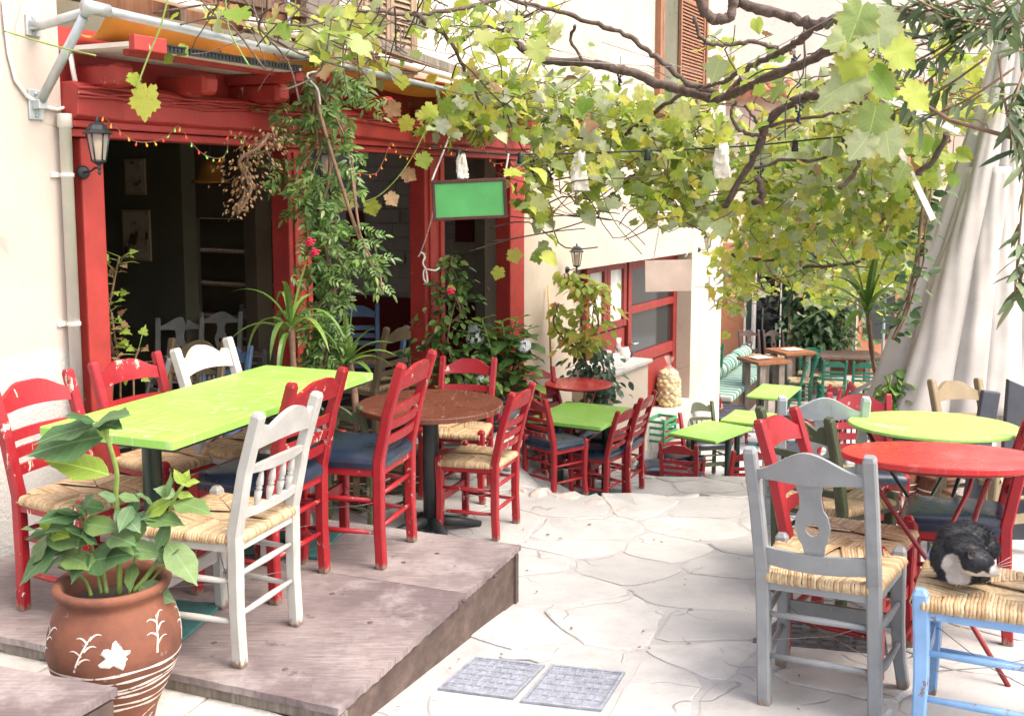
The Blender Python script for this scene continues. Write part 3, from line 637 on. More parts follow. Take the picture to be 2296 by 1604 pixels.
door = part('door', M['timberd'], [(ud0, ud0 + .09, vr, vr + .06, -.86, ZD), (ud1 - .12, ud1, vr, vr + .06, -.86, ZD), (ud0 + .09, ud1 - .12, vr + .002, vr + .058, ZD - .09, ZD), (ud0 + .09, ud1 - .12, vr + .002, vr + .058, .26, .34), (ud0 + .09, ud1 - .12, vr + .002, vr + .058, -.30, -.18), (ud0 + .09, ud1 - .12, vr + .002, vr + .058, -.86, -.76)], bevel=.006)
for za, zb_, mt in ((.34, ZD - .09, M['dglass']), (-.18, .26, M['dglass'])): mb = MB(); mb.fbox(ud0 + .09, ud1 - .12, vr + .012, vr + .02, za, zb_); mb.build('pane', mt, door)
for za, zb_ in ((-.74, -.32),): mb = MB(); mb.fbox(ud0 + .11, ud1 - .14, vr + .008, vr + .035, za, zb_); mb.build('panel', M['timberd'], door, bevel=.012)
mb = MB(); p = FW(ud0 + .05, vr + .06, -.05); mb.tube([p, p + FN * .05, p + FN * .05 + FE * .10], .010, 8); mb.build('handle', M['steel'], door)
# counter with white slab under the window
cnt = empty('counter', (0, 0, 0), 0, 'cream masonry counter with a white slab top beside the red door', 'counter')
uc0, uc1 = uz(1372, 830, .3)[0], uz(1462, 815, .33)[0]
mb = MB(); mb.fbox(UR0 + .25, uc1 - .02, -.17, .30, -1.0, -.115); mb.build('base', M['stucco'], cnt, bevel=.01)
mb = MB(); mb.fbox(UR0 + .22, uc1 + .02, -.17, .33, -.113, -.08); mb.build('slab', M['marble'], cnt, bevel=.004)
COUNTER = (UR0, uc1)
# ---------------- awning: steel frame and canvas
A = empty('awning', (0, 0, 0), 0, 'galvanised pipe awning frame with sagging orange canvas above the red beams', 'awning')
bA, bB = Vector((-1.70, 4.22, 2.30)), Vector((.02, 7.75, 2.195))
mb = MB(); mb.tube([bA - (bB - bA).normalized() * .05, bA, bB], .021, 14); mb.build('front_pipe', M['steel'], A)
w1 = atF(72, 58, .0); mb = MB(); mb.tube([w1, atF(100, 55, .10), bA + Vector((.01, 0, .0))], .021, 12); mb.build('arm', M['steel'], A)
w2 = atF(78, 235, .0); mid = w1.lerp(bA, .82) - Vector((0, 0, .02)); mb = MB(); mb.tube([w2 + FN * .03, mid], .020, 12); mb.build('strut', M['steel'], A)
for wp, h_ in ((w1, .09), (w2, .13)):
    u = (wp - FB).dot(FE); mb = MB(); mb.fbox(u - .035, u + .035, .0, .012, wp.z - h_ / 2, wp.z + h_ / 2); mb.fbox(u - .022, u + .022, .012, .06, wp.z - .02, wp.z + .02); br = mb.build('wall_plate', M['steel'], A, bevel=.003)
    for s_ in (-1, 1): m2 = MB(); m2.lathe([(.009, 0), (.009, .008)], 6, FW(u, .012, wp.z + s_ * h_ * .36), Matrix.Rotation(R(90), 3, 'X'), capt=True); m2.build('bolt', M['steel'], br)
mb = MB(); mb.lathe([(.028, -.06), (.028, .06)], 14, bA, (bB - bA).to_track_quat('Z', 'Y').to_matrix(), capt=True); mb.build('elbow', M['steel'], A)
w3 = atF(1040, 255, .06); mb = MB(); mb.tube([w3, bA.lerp(bB, .905)], .018, sec=[(1, -.5), (1, .5), (-1, .5), (-1, -.5)], smooth=False); mb.build('bracket', M['steel'], A)
mb = MB(); mb.tube([bA.lerp(bB, .02) + Vector((0, .12, .13)), bA.lerp(bB, .96) + Vector((0, .12, .10))], .024, 12); mb.build('roller_tube', M['white_pvc'], A)
mb = MB(); nu, nv = 30, 12; gr = []
for i in range(nu + 1):
    s_ = i / nu; p = bA.lerp(bB, .01 + .93 * s_); u = (p - FB).dot(FE) + .25; v0 = (p - FB).dot(FN)
    for j in range(nv + 1):
        f = j / nv; q = p.lerp(FW(u, -.04, 2.27 - .0 * s_), f) + Vector((0, 0, .02 * (1 - f) - (.09 - .04 * s_) * math.sin(math.pi * f) * (1 - .35 * math.cos(2 * math.pi * s_ * 2.2)) )); gr.append(q + Vector((0, .06, 0)) * (1 - f))
mb.add(gr, [(i * (nv + 1) + j, i * (nv + 1) + j + 1, (i + 1) * (nv + 1) + j + 1, (i + 1) * (nv + 1) + j) for i in range(nu) for j in range(nv)], True)
cv = mb.build('canvas', M['awn'], A); sm = cv.modifiers.new('thick', 'SOLIDIFY'); sm.thickness = .003
# ---------------- background houses
OB = empty('orange_building', (0, 0, 0), 0, 'orange stuccoed building with a green framed glass door behind the green chairs', 'building')
YO = 19.0
def ob(name, mat, px0, px1, py0, py1, y0, dep, parent=OB, bev=0):
    a, b = atY(px0, py1, y0), atY(px1, py0, y0); mb = MB(); mb.box(((a.x + b.x) / 2, y0 + dep / 2, (a.z + b.z) / 2), (abs(b.x - a.x), dep, abs(b.z - a.z))); return mb.build(name, mat, parent, bevel=bev)
M['gdoor'] = m_plain('dark_green_joinery', (.025, .06, .045), .4, .15)
ob('wall', M['orangew'], 1560, 1672, 545, 900, YO, .4); ob('wall', M['orangew'], 1772, 2300, 545, 900, YO, .4); ob('wall', M['orangew'], 1672.5, 1771.5, 545, 590, YO + .01, .38)
dr = ob('door_frame', M['gdoor'], 1673, 1692, 590, 830, YO - .06, .12); ob('door_frame', M['gdoor'], 1752, 1771, 590, 830, YO - .06, .12); ob('door_frame', M['gdoor'], 1692.5, 1751.5, 590, 606, YO - .05, .1)
gl = ob('glass_door', M['dglass'], 1692.5, 1751.5, 606.5, 830, YO + .12, .03)
ob('door_handle', M['steel'], 1708, 1712, 690, 740, YO + .06, .03); ob('white_jamb', M['white_pvc'], 1683, 1692, 640, 820, YO - .10, .035)
ob('pilaster', M['white_pvc'], 1917, 1928, 560, 800, YO - .25, .2); ob('window', M['dglass'], 1935, 2010, 600, 760, YO - .02, .05); ob('window_shutter', M['gdoor'], 1800, 1830, 590, 800, YO - .07, .06)
PB = empty('peach_house', (0, 0, 0), 0, 'peach house with a tiled roof edge glimpsed through the vine leaves', 'house')
ob('wall', M['peachw'], 1560, 2400, 215, 640, 27, .5, PB); ob('white_sky_wall', M['stuccow'], 1300, 2700, -400, 330, 31, .5, PB)  # upper wall stretched wide and high to stand in for white sky
M['tile'] = m_plain('roof_tile', (.42, .16, .09), .8, .25, 5)
a, b = atY(1600, 212, 26.6), atY(2400, 212, 26.6)
n = 34; tm = MB(); tm.tube([(0, 0, 0), (0, 1.0, .38)], .13, 8); tme = tm.mesh('roof_tile', M['tile'])
for i in range(n): o = link('roof_tile', tme, PB); o.location = (a.x + (b.x - a.x) * i / n, 26.5, a.z)
# ================================================================== chairs
PY_ = [(0, -.180), (.20, -.172), (.46, -.174), (.68, -.222), (.88, -.285)]
def posty(z):
    for (a, ya), (b, yb) in zip(PY_, PY_[1:]):
        if z <= b: t = (z - a) / (b - a); return ya + (yb - ya) * t
    return PY_[-1][1]
def postx(z): return .175 + .007 * max(0, z - .46) / .42
SQ = [(.72, -1), (1, -.72), (1, .72), (.72, 1), (-.72, 1), (-1, .72), (-1, -.72), (-.72, -1)]
SEATZ = .455
def rail(mb, zb, zt, th=.022, bow=.022, n=14, ends=.162, zref=None):
    """curved board between the back posts; zb/zt: functions of x in -1..1"""
    rows = []
    for i in range(n + 1):
        f = -1 + 2 * i / n; a, b = zb(f), zt(f); r = []
        for z, s_ in ((a, 1), (b, 1), (b, -1), (a, -1)):
            x = f * (ends + .012); y = posty(z) - bow * (1 - f * f) + s_ * th / 2; r.append((x, y, z))
        rows.append(r)
    vs = [p for r in rows for p in r]; fs = []
    for i in range(n):
        for j in range(4): fs.append((i * 4 + j, (i + 1) * 4 + j, (i + 1) * 4 + (j + 1) % 4, i * 4 + (j + 1) % 4))
    mb.add(vs, fs, False)
def camel(f):      # arched top with little shoulders
    a = abs(f)
    return .862 if a < .02 else (.862 - .020 * (a / .7) ** 2 - .018 * sst(.55, .78, a) - 0.012 * sst(.8, 1, a))
def toprail_ladder(mb): rail(mb, lambda f: .762 + .012 * (1 - f * f), lambda f: .868 - .052 * sst(.25, 1, abs(f)))
def toprail_scallop(mb):
    def top(f):
        a = abs(f)
        if a < .62: return .872 - .045 * (a / .62) ** 2
        if a < .70: return .827 - .010 * (a - .62) / .08
        return .817 + .022 * math.sin(math.pi * (a - .70) / .30)
    rail(mb, lambda f: .752 + .018 * (1 - f * f), top, n=40)
def toprail_arch(mb): rail(mb, lambda f: .772 - .016 * math.cos(f * math.pi) * .6 + .014 * (1 - f * f), lambda f: .885 - .070 * sst(.0, 1, abs(f)), n=22)
def spindle(mb, x, z0, z1):
    y0, y1 = posty(z0) - .02 * (1 - (x / .17) ** 2), posty(z1) - .02 * (1 - (x / .17) ** 2); H = z1 - z0
    prof = [(0, .006), (.10, .0085), (.25, .0125), (.40, .0135), (.47, .008), (.50, .013), (.53, .008), (.60, .0135), (.75, .011), (.90, .0075), (1, .006)]
    mb.tube([(x, y0 + (y1 - y0) * t, z0 + H * t) for t, r in prof], [r for t, r in prof], 8)
def splat(mb, z0=.535, z1=.785):
    prof = [(0, .030), (.12, .034), (.25, .047), (.40, .054), (.52, .050), (.66, .036), (.8, .033), (1, .042)]
    hc, hr = .36, .022
    def w(t):
        for (a, wa), (b, wb) in zip(prof, prof[1:]):
            if t <= b: k = (t - a) / (b - a); k = k * k * (3 - 2 * k); return wa + (wb - wa) * k
        return prof[-1][1]
    n = 90; H = z1 - z0; th = .014
    ts = [i / n for i in range(n + 1)]
    for sd in (-1, 1):
        rows = []
        for t in ts:
            z = z0 + t * H; dz = (z - z0) - hc * H; h = math.sqrt(max(0, hr * hr - dz * dz)); y = posty(z) - .018
            rows.append([(sd * h, y + th / 2, z), (sd * w(t), y + th / 2, z), (sd * w(t), y - th / 2, z), (sd * h, y - th / 2, z)])
        vs = [p for r in rows for p in r]; fs = []
        for i in range(n):
            for j in range(4): fs.append((i * 4 + j, i * 4 + (j + 1) % 4, (i + 1) * 4 + (j + 1) % 4, (i + 1) * 4 + j) if sd > 0 else ((i + 1) * 4 + j, (i + 1) * 4 + (j + 1) % 4, i * 4 + (j + 1) % 4, i * 4 + j))
        mb.add(vs, fs, False)
def rush_seat(seed):
    mb = MB(); rr = random.Random(seed); z = SEATZ
    cn = [Vector((-.215, .19, 0)), Vector((.215, .19, 0)), Vector((.18, -.185, 0)), Vector((-.18, -.185, 0))]; ctr = Vector((0, .0, 0))
    L, Rr = Vector((-.045, 0, 0)), Vector((.045, 0, 0))
    for s_ in range(4):
        a, b = cn[s_], cn[(s_ + 1) % 4]; N = 40 if s_ % 2 == 0 else 36
        inn = [(L, Rr), (Rr, Rr), (Rr, L), (L, L)][s_]
        e = (b - a).normalized(); outw = Vector((e.y, -e.x, 0)); outw = outw if outw.dot((a + b) / 2) > 0 else -outw
        for k in range(N):
            f = (k + .5) / N + rr.uniform(-.15, .15) / N; p = a.lerp(b, f)
            # strand runs from the rail inwards and stops at the diagonal
            if f < .5: g = f / .5; q = a.lerp(inn[0], g) if s_ % 2 == 0 or True else None
            else: g = (1 - f) / .5; q = b.lerp(inn[1], g)
            q = q if g < 1 else q
            wd = .5 * (b - a).length / N * 1.12
            zz = lambda t: z + .004 - .009 * (t) * (1 if g > .25 else g * 4) * .55 + rr.uniform(-.0014, .0014)
            pts = [p + outw * .002 + Vector((0, 0, z - .032)), p + outw * .013 + Vector((0, 0, z - .017)), p + outw * .004 + Vector((0, 0, z + .001)), p.lerp(q, .25) + Vector((0, 0, zz(.25))), p.lerp(q, .6) + Vector((0, 0, zz(.6))), q + Vector((0, 0, zz(1)))]
            pts = [x + e * rr.uniform(-.0016, .0016) for x in pts]
            if (q - p).length < .02: continue
            rows = []
            for i, x in enumerate(pts):
                up = Vector((0, 0, 1)) if i > 2 else (outw if i < 2 else (outw + Vector((0, 0, 1))).normalized())
                h = wd * rr.uniform(.8, 1.15) * .8; rows.append([x - e * wd, x - e * wd * .5 + up * h * .8, x + e * wd * .5 + up * h * .8, x + e * wd])
            vs = [y for r in rows for y in r]; mb.add(vs, [(i * 4 + j, i * 4 + j + 1, (i + 1) * 4 + j + 1, (i + 1) * 4 + j) for i in range(len(rows) - 1) for j in range(3)], True)
    mb.smooth = False; mb.add([c * .99 + Vector((0, 0, z - .03)) for c in cn] + [c * .985 + Vector((0, 0, z - .0085)) for c in cn], [(0, 1, 2, 3), (4, 7, 6, 5)])
    return mb
def cushion(seed):
    mb = MB(); rr = random.Random(seed); n = 18; rows = []
    z0 = SEATZ - .012
    def corner(x, y):     # map unit square to the seat trapezoid, rounded
        yy = (y * .205) + .006; hw = .222 - .026 * (1 - y) / 2; return Vector((x * hw, yy, 0))
    G = []
    for j in range(n + 1):
        for i in range(n + 1):
            x, y = -1 + 2 * i / n, -1 + 2 * j / n; sx = math.sin(x * math.pi / 2); sy = math.sin(y * math.pi / 2)
            k = 1 - .06 * (abs(sx) ** 6) * (abs(sy) ** 6); d = max(abs(sx), abs(sy)); h = .038 * (1 - d ** 7) ** .6 + .012 * math.cos(sx * 1.4) * math.cos(sy * 1.4) + .003 * math.sin(sx * 5 + seed) * math.sin(sy * 4)
            G.append(corner(sx * k, sy * k) + Vector((0, 0, z0 + .010 + h)))
    mb.add(G, [(j * (n + 1) + i, j * (n + 1) + i + 1, (j + 1) * (n + 1) + i + 1, (j + 1) * (n + 1) + i) for j in range(n) for i in range(n)], True)
    ring = [j for j in range(n + 1)] + [(j + 1) * (n + 1) - 1 for j in range(1, n + 1)] + [n * (n + 1) + i for i in range(n - 1, -1, -1)] + [j * (n + 1) for j in range(n - 1, 0, -1)]
    top = [G[i] for i in ring]; low = [Vector((p.x * .985, p.y * .985, z0 - .012)) for p in top]; m = len(top)
    mb.add(low + top, [(i, (i + 1) % m, m + (i + 1) % m, m + i) for i in range(m)], True); mb.add(low, [tuple(reversed(range(m)))], False)
    return mb
CH = {}
def chair_parts(col, back, seat, seed=0):
    key = (col, back, seat, seed)
    if key in CH: return CH[key]
    m = M[col]; P = []
    def add(name, fn, mat=None, **k): mb = MB(); fn(mb); P.append((name, mb.mesh(name, mat or m)))
    for s_ in (-1, 1):
        zs = [0, .012, .10, .2, .33, .46, .58, .68, .78, .872, .884]
        def fp(mb):
            w = .021; pts = [(s_ * postx(z), posty(z), z) for z in zs]; mb.tube(pts, [w * .86, w, w, w, w * 1.04, w * 1.06, w * 1.03, w, w * .98, w * .95, w * .72], sec=SQ, up=(1, 0, 0), smooth=False)
        add('back_post', fp)
        def fl(mb):
            zs2 = [0, .012, .10, .22, .34, .44, .472, .486]; w = .0215
            pts = [(s_ * (.200 - .006 * math.sin(z / .47 * math.pi) + (.010 * (1 - z / .12) if z < .12 else 0)), .174 - .008 * math.sin(z / .47 * math.pi), z) for z in zs2]; mb.tube(pts, [w * .85, w * .92, w * .92, w, w * 1.05, w * 1.05, w, w * .6], sec=SQ, up=(1, 0, 0), smooth=False)
        add('leg', fl)
    def frame(mb):
        z = SEATZ - .038; mb.box((0, .174, z), (.38, .028, .034)); mb.box((0, -.172, z), (.33, .028, .034))
        for s_ in (-1, 1):
            a, b = Vector((s_ * .198, .165, z)), Vector((s_ * .176, -.165, z)); mb.tube([a, b], .017, sec=[(1, -.8), (1, .8), (-1, .8), (-1, -.8)], up=(0, 0, 1), smooth=False)
    add('seat_frame', frame)
    for s_ in (-1, 1):
        for z in (.155, .295): add('stretcher', lambda mb, z=z, s_=s_: mb.tube([(s_ * .176, -.165, z), (s_ * .188, 0, z), (s_ * .198, .165, z)], [.009, .0125, .009], 8))
    for z in (.175, .315): add('stretcher', lambda mb, z=z: mb.tube([(-.16, posty(z), z), (0, posty(z), z), (.16, posty(z), z)], [.009, .0125, .009], 8))
    add('stretcher', lambda mb: mb.tube([(-.185, .168, .335), (0, .168, .335), (.185, .168, .335)], [.009, .0125, .009], 8))
    add('front_board', lambda mb: mb.box((0, .168, .225), (.37, .016, .048)))
    if seat == 'rush': P.append(('seat', rush_seat(seed).mesh('rush_seat', M['rush'])))
    else: P.append(('cushion', cushion(seed).mesh('cushion', M['leather'])))
    if back == 'ladder':
        add('top_rail', toprail_ladder)
        for z in (.675, .610, .545): add('slat', lambda mb, z=z: rail(mb, lambda f: z - .019 + .004 * (1 - f * f), lambda f: z + .019 + .005 * (1 - f * f), .014, .020))
    elif back == 'spindle':
        add('top_rail', toprail_scallop)
        add('mid_rail', lambda mb: rail(mb, lambda f: .672 - .008 * (1 - f * f), lambda f: .690 + .012 * (1 - f * f), .022, .02)); add('low_rail', lambda mb: rail(mb, lambda f: .512, lambda f: .540 + .004 * (1 - f * f), .022, .02))
        for x in (-.096, -.032, .032, .096): add('spindle', lambda mb, x=x: spindle(mb, x, .536, .672))
    elif back == 'splat':
        add('top_rail', toprail_arch); add('low_rail', lambda mb: rail(mb, lambda f: .488 + .010 * (1 - f * f) * -1, lambda f: .548 - .008 * (1 - f * f), .020, .024)); add('splat', splat)
    def wires(mb):
        for a, b in (((-.18, -.17, .22), (.19, .165, .24)), ((.18, -.17, .21), (-.19, .165, .23))): mb.tube([a, ((a[0] + b[0]) / 2 + .004, (a[1] + b[1]) / 2, .205), b], .0016, 4)
    add('brace_wire', wires, M['wire'])
    CH[key] = P; return P
def chair(x, y, yaw, s, col, back, seat, label, z=None, tilt=(0, 0), seed=0, group='taverna chairs', nm='chair'):
    o = empty(nm, (x, y, gz(x, y) + .004 if z is None else z), 0, label, 'chair', group)
    Mt = Euler((R(tilt[0]), R(tilt[1]), 0), 'XYZ').to_matrix() @ Matrix.Rotation(R(yaw), 3, 'Z')
    o.rotation_euler = Mt.to_euler(); o.scale = (s, s, s)
    for n, me in chair_parts(col, back, seat, seed): link(n, me, o)
    return o
PL = .001
chair(-1.604, 3.718, -114, .96, 'red_worn', 'ladder', 'rush', 'heavily chipped red ladder back chair at the end of the long green table', PL, seed=1)
chair(-1.475, 4.273, -119, .94, 'red', 'ladder', 'rush', 'red chair between the doorpost and the long green table, rush seat', PL, seed=2)
chair(-1.122, 4.364, -111, 1.0, 'white', 'spindle', 'rush', 'white spindle back chair on the doorway side of the long green table', PL, seed=1)
chair(-1.002, 3.40, 70, .972, 'white', 'spindle', 'rush', 'off white spindle back chair with fresh straw seat beside the terracotta pot', PL, seed=3)
chair(-.996, 3.914, 68, .97, 'red_worn', 'ladder', 'cushion', 'red black cushioned chair between the off white spindle chair and the long table', PL, seed=1)
chair(-.664, 4.26, 74, .98, 'red', 'ladder', 'cushion', 'red chair with shiny black cushion standing alone near the platform edge', PL, seed=2)
chair(-.19, 5.585, 70, .94, 'red', 'ladder', 'rush', 'red rush seated chair just beyond the platform corner by the brown round table', seed=2, tilt=(-1, 0))
chair(-.34, 6.24, 168, .95, 'red', 'ladder', 'rush', 'bright red chair behind the brown round table, in front of the flowering pots', seed=1)
chair(-.83, 5.65, -32, .86, 'dgreen', 'spindle', 'rush', 'dark green spindle chair half hidden between the long table and the brown round table', seed=2)
chair(.30, 7.02, -48, .84, 'red', 'ladder', 'cushion', 'red chair with black cushion on the doorway side of the lower lime table', seed=1)
chair(.655, 7.46, 57, .84, 'red', 'ladder', 'cushion', 'red chair with black cushion drawn up to the lower lime table on the step edge', seed=2)
chair(.81, 7.68, 64, .90, 'red_worn', 'ladder', 'cushion', 'worn red chair with bare wooden feet right behind its twin at the lower lime table', seed=1)
chair(.27, 7.95, 200, .88, 'red', 'ladder', 'cushion', 'red chair against the cream wall behind the small red round table', seed=2, z=-.66)
chair(.22, 7.55, -40, .86, 'red_worn', 'ladder', 'cushion', 'dark red chair back squeezed between the flower pots and the small red round table', z=-.60, seed=1)
chair(.48, 7.92, -120, .84, 'red', 'ladder', 'cushion', 'red chair with black cushion between the lime table and the small red round table', z=-.74, seed=2)
chair(1.47, 10.0, -85, .95, 'red', 'ladder', 'cushion', 'red chair side on at the white ledge left of the second lime table', seed=1)
chair(1.66, 9.62, -18, .93, 'red', 'ladder', 'cushion', 'red chair with its back to the steps in front of the second lime table', seed=2)
chair(1.79, 10.5, 205, .93, 'red', 'ladder', 'cushion', 'red chair below the potato bag, behind the second lime table', seed=1)
chair(2.22, 11.2, 195, .95, 'dgreen', 'spindle', 'cushion', 'dark green spindle chair at the foot of the corner pillar', seed=1)
chair(2.76, 13.0, -92, .97, 'red', 'ladder', 'cushion', 'red chair under the street plaque, first of two in a row', seed=1)
chair(3.02, 13.6, -92, .97, 'red_worn', 'ladder', 'cushion', 'red chair nearest the striped bench, second of two in a row', seed=2)
chair(3.95, 12.9, 95, .95, 'red', 'ladder', 'cushion', 'red chair whose top peeps over the far lime table beside the railing', seed=1)
chair(4.28, 13.3, 80, .95, 'red', 'ladder', 'cushion', 'red chair in front of the green chairs, only its arched top showing', seed=2)
chair(3.15, 10.8, 85, .95, 'red', 'ladder', 'cushion', 'red chair glimpsed behind the pale grey splat chair', seed=1)
chair(2.16, 9.4, 12, .93, 'red', 'ladder', 'cushion', 'red chair with black cushion below the step, beside the grey splat chair', seed=2)
# right hand group on the first landing
chair(1.081, 3.266, -29, 1.005, 'grey', 'splat', 'rush', 'grey chair with a keyhole splat standing alone in the paved street', seed=3, tilt=(-3, -1.5))
chair(1.269, 3.661, -126, 1.005, 'red', 'ladder', 'rush', 'red rush seated chair tucked between the grey splat chair and the red round table', seed=1, tilt=(-3, 0))
chair(1.45, 4.42, -52, .98, 'dgreen', 'spindle', 'rush', 'dark green spindle chair with worn edges behind the red chair', seed=2, tilt=(-2, -1))
chair(1.50, 4.86, -8, 1.03, 'lgrey', 'splat', 'rush', 'pale blue grey splat back chair by the iron railing', seed=1, tilt=(-1, -1))
chair(1.47, 2.98, 62, 1.01, 'blue', 'ladder', 'rush', 'sky blue chair with chipped paint carrying the sleeping cat', seed=2, tilt=(-2, 0))
chair(1.83, 3.98, 66, 1.0, 'red', 'ladder', 'cushion', 'red chair with black cushion on the far side of the red round table', seed=1, tilt=(-4, -1))
chair(2.50, 5.15, 206, .99, 'tan', 'ladder', 'rush', 'olive tan chair leaning by the closed umbrella behind the pale green round table', seed=1, tilt=(-2, 3))
chair(1.92, 5.35, 172, .88, 'red_worn', 'ladder', 'cushion', 'dark red chair between the iron railing and the pale green round table', seed=2)
# green chairs of the next terrace
for (x, y, yaw, lab) in ((4.35, 15.6, 72, 'sea green chair side on beside the brown table with a menu, first of the pair'), (4.72, 16.3, 75, 'sea green chair side on just behind its twin at the brown tables'), (5.05, 16.9, 160, 'sea green chair facing out from behind the others, only its top showing'), (5.15, 16.0, -8, 'sea green chair, back to the railing, next to the side on pair'), (5.60, 15.9, -10, 'sea green chair with its back to the railing beside the tall yucca')):
    chair(x, y, yaw, .95, 'green', 'ladder', 'rush', lab, seed=1, group='sea green chairs on the next terrace')
# chairs inside
IN = -.379
for (px, py, Y, yaw, col, bk, lab) in ((392, 722, 8.2, 190, 'white', 'splat', 'white splat back chair in the dark room below the pictures'), (482, 708, 8.8, 185, 'white', 'splat', 'white splat back chair deeper in the dark room, under the tan beam'), (560, 690, 9.6, 175, 'white', 'spindle', 'white spindle chair farthest back in the dark room'), (590, 728, 7.6, 120, 'lgrey', 'spindle', 'grey spindle chair just inside the doorway behind the dracaena'), (470, 742, 6.9, 170, 'bluein', 'spindle', 'blue spindle chair just behind the white chair inside the doorway'), (395, 775, 6.5, 170, 'tan', 'spindle', 'olive grey chair inside the doorway behind the red chair'), (270, 745, 6.6, 120, 'white', 'ladder', 'pale ladder chair inside behind the leggy geranium'), (905, 703, 7.9, 150, 'bluein', 'ladder', 'blue ladder back chair inside by the third red post'), (800, 690, 8.8, 190, 'bluein', 'ladder', 'blue chair inside behind the jasmine'), (830, 722, 7.6, 60, 'tan', 'ladder', 'brown ladder chair inside between the posts')):
    p = atY(px, py, Y); chair(p.x, p.y, yaw, (p.z - IN) / .88 if .8 < (p.z - IN) / .88 < 1.1 else .95, col, bk, 'rush', lab, IN, seed=1, group='chairs inside the taverna')
M['teal'] = m_plain('teal_base_plate', (.05, .16, .15), .45, .3)
# ================================================================== tables
def ell(rx, ry, n=48, wob=0, seed=0):
    rr = random.Random(seed); ph = [rr.uniform(0, 6.3) for _ in range(4)]
    return [(rx * math.cos(2 * math.pi * i / n) * (1 + wob * math.sin(3 * 2 * math.pi * i / n + ph[0])), ry * math.sin(2 * math.pi * i / n) * (1 + wob * math.sin(5 * 2 * math.pi * i / n + ph[1]))) for i in range(n)]
def ptable(name, x, y, yaw, w, d, h, top, leg, label, z=None, cols=((-.3, 0), (.3, 0)), th=.026, tilt=(0, 0), edge=None):
    """rectangular top on black pedestal columns"""
    z = gz(x, y) if z is None else z; E_ = empty(name, (x, y, z), 0, label, 'table'); E_.rotation_euler = (Euler((R(tilt[0]), R(tilt[1]), 0)).to_matrix() @ Matrix.Rotation(R(yaw), 3, 'Z')).to_euler()
    r_ = .012; pl = []
    for sx, sy in ((1, 1), (-1, 1), (-1, -1), (1, -1)):
        for k in range(3): a = math.atan2(sy, sx) - R(30) + R(30) * k; pl.append((sx * (w / 2 - r_) + math.cos(a) * r_, sy * (d / 2 - r_) + math.sin(a) * r_))
    mb = MB(); mb.slab(pl, h - th, h); mb.build('tabletop', M[top], E_, bevel=.004)
    mb = MB(); mb.slab([(p[0] * .96, p[1] * .96) for p in pl], h - th - .012, h - th - .001); mb.build('under_panel', M['iron'], E_)
    for cx, cy in cols:
        mb = MB(); mb.lathe([(.034, .02), (.034, h - th - .012)], 16, (cx * w, cy * d, 0)); c = mb.build('column', M[leg], E_)
        mb = MB(); mb.box((cx * w, cy * d, .009), (.34, .34, .012), Matrix.Rotation(R(12), 3, 'Z')); mb.build('base_plate', M['teal'], E_, bevel=.003); mb = MB(); mb.lathe([(.055, .015), (.05, .03), (.036, .05)], 16, (cx * w, cy * d, 0)); mb.build('collar', M[leg], E_)
    return E_
tq = Vector((-1.128, 3.93, 0))
tc = Vector((-1.636, 3.414, 0)) + Vector((math.cos(-.372), math.sin(-.372), 0)) * .573 / 2 + Vector((-math.sin(-.372), math.cos(-.372), 0)) * 1.333 / 2
ptable('long_table', tc.x, tc.y, math.degrees(-.372), .573, 1.333, .75, 'lime', 'irongreen', 'long lime green table with scuffed top on the wooden platform', .001, cols=((0, -.33), (0, .33)), th=.03)
def qtable(pts, ztop, label, leg='irongreen'):
    q = [atZ(px, py, ztop) for px, py in pts]; c = sum(q, Vector()) / 4; ax = ((q[1] - q[0]) + (q[2] - q[3])) / 2; ay = ((q[3] - q[0]) + (q[2] - q[1])) / 2; g_ = gz(c.x, c.y)
    ptable('lime_table', c.x, c.y, math.degrees(math.atan2(ax.y, ax.x)), ax.length, ay.length, ztop - g_, 'lime', leg, label, g_ + .003, cols=((-.25, -.15), (.25, .15)))
qtable([(1196, 938), (1357, 962), (1418, 912), (1258, 900)], -.115, 'lime green table with chipped corner on the landing below the platform')
qtable([(1508, 972), (1612, 991), (1681, 957), (1577, 940)], -.92, 'lime green table below the steps, ringed by red chairs and a dark green one')
qtable([(1600, 940), (1716, 952), (1765, 930), (1663, 919)], -.98, 'lime green table between the two rows of red chairs under the pillar')
qtable([(1661, 884), (1742, 894), (1816, 868), (1722, 862)], -1.10, 'lime green table farthest down the street before the sea green chairs')
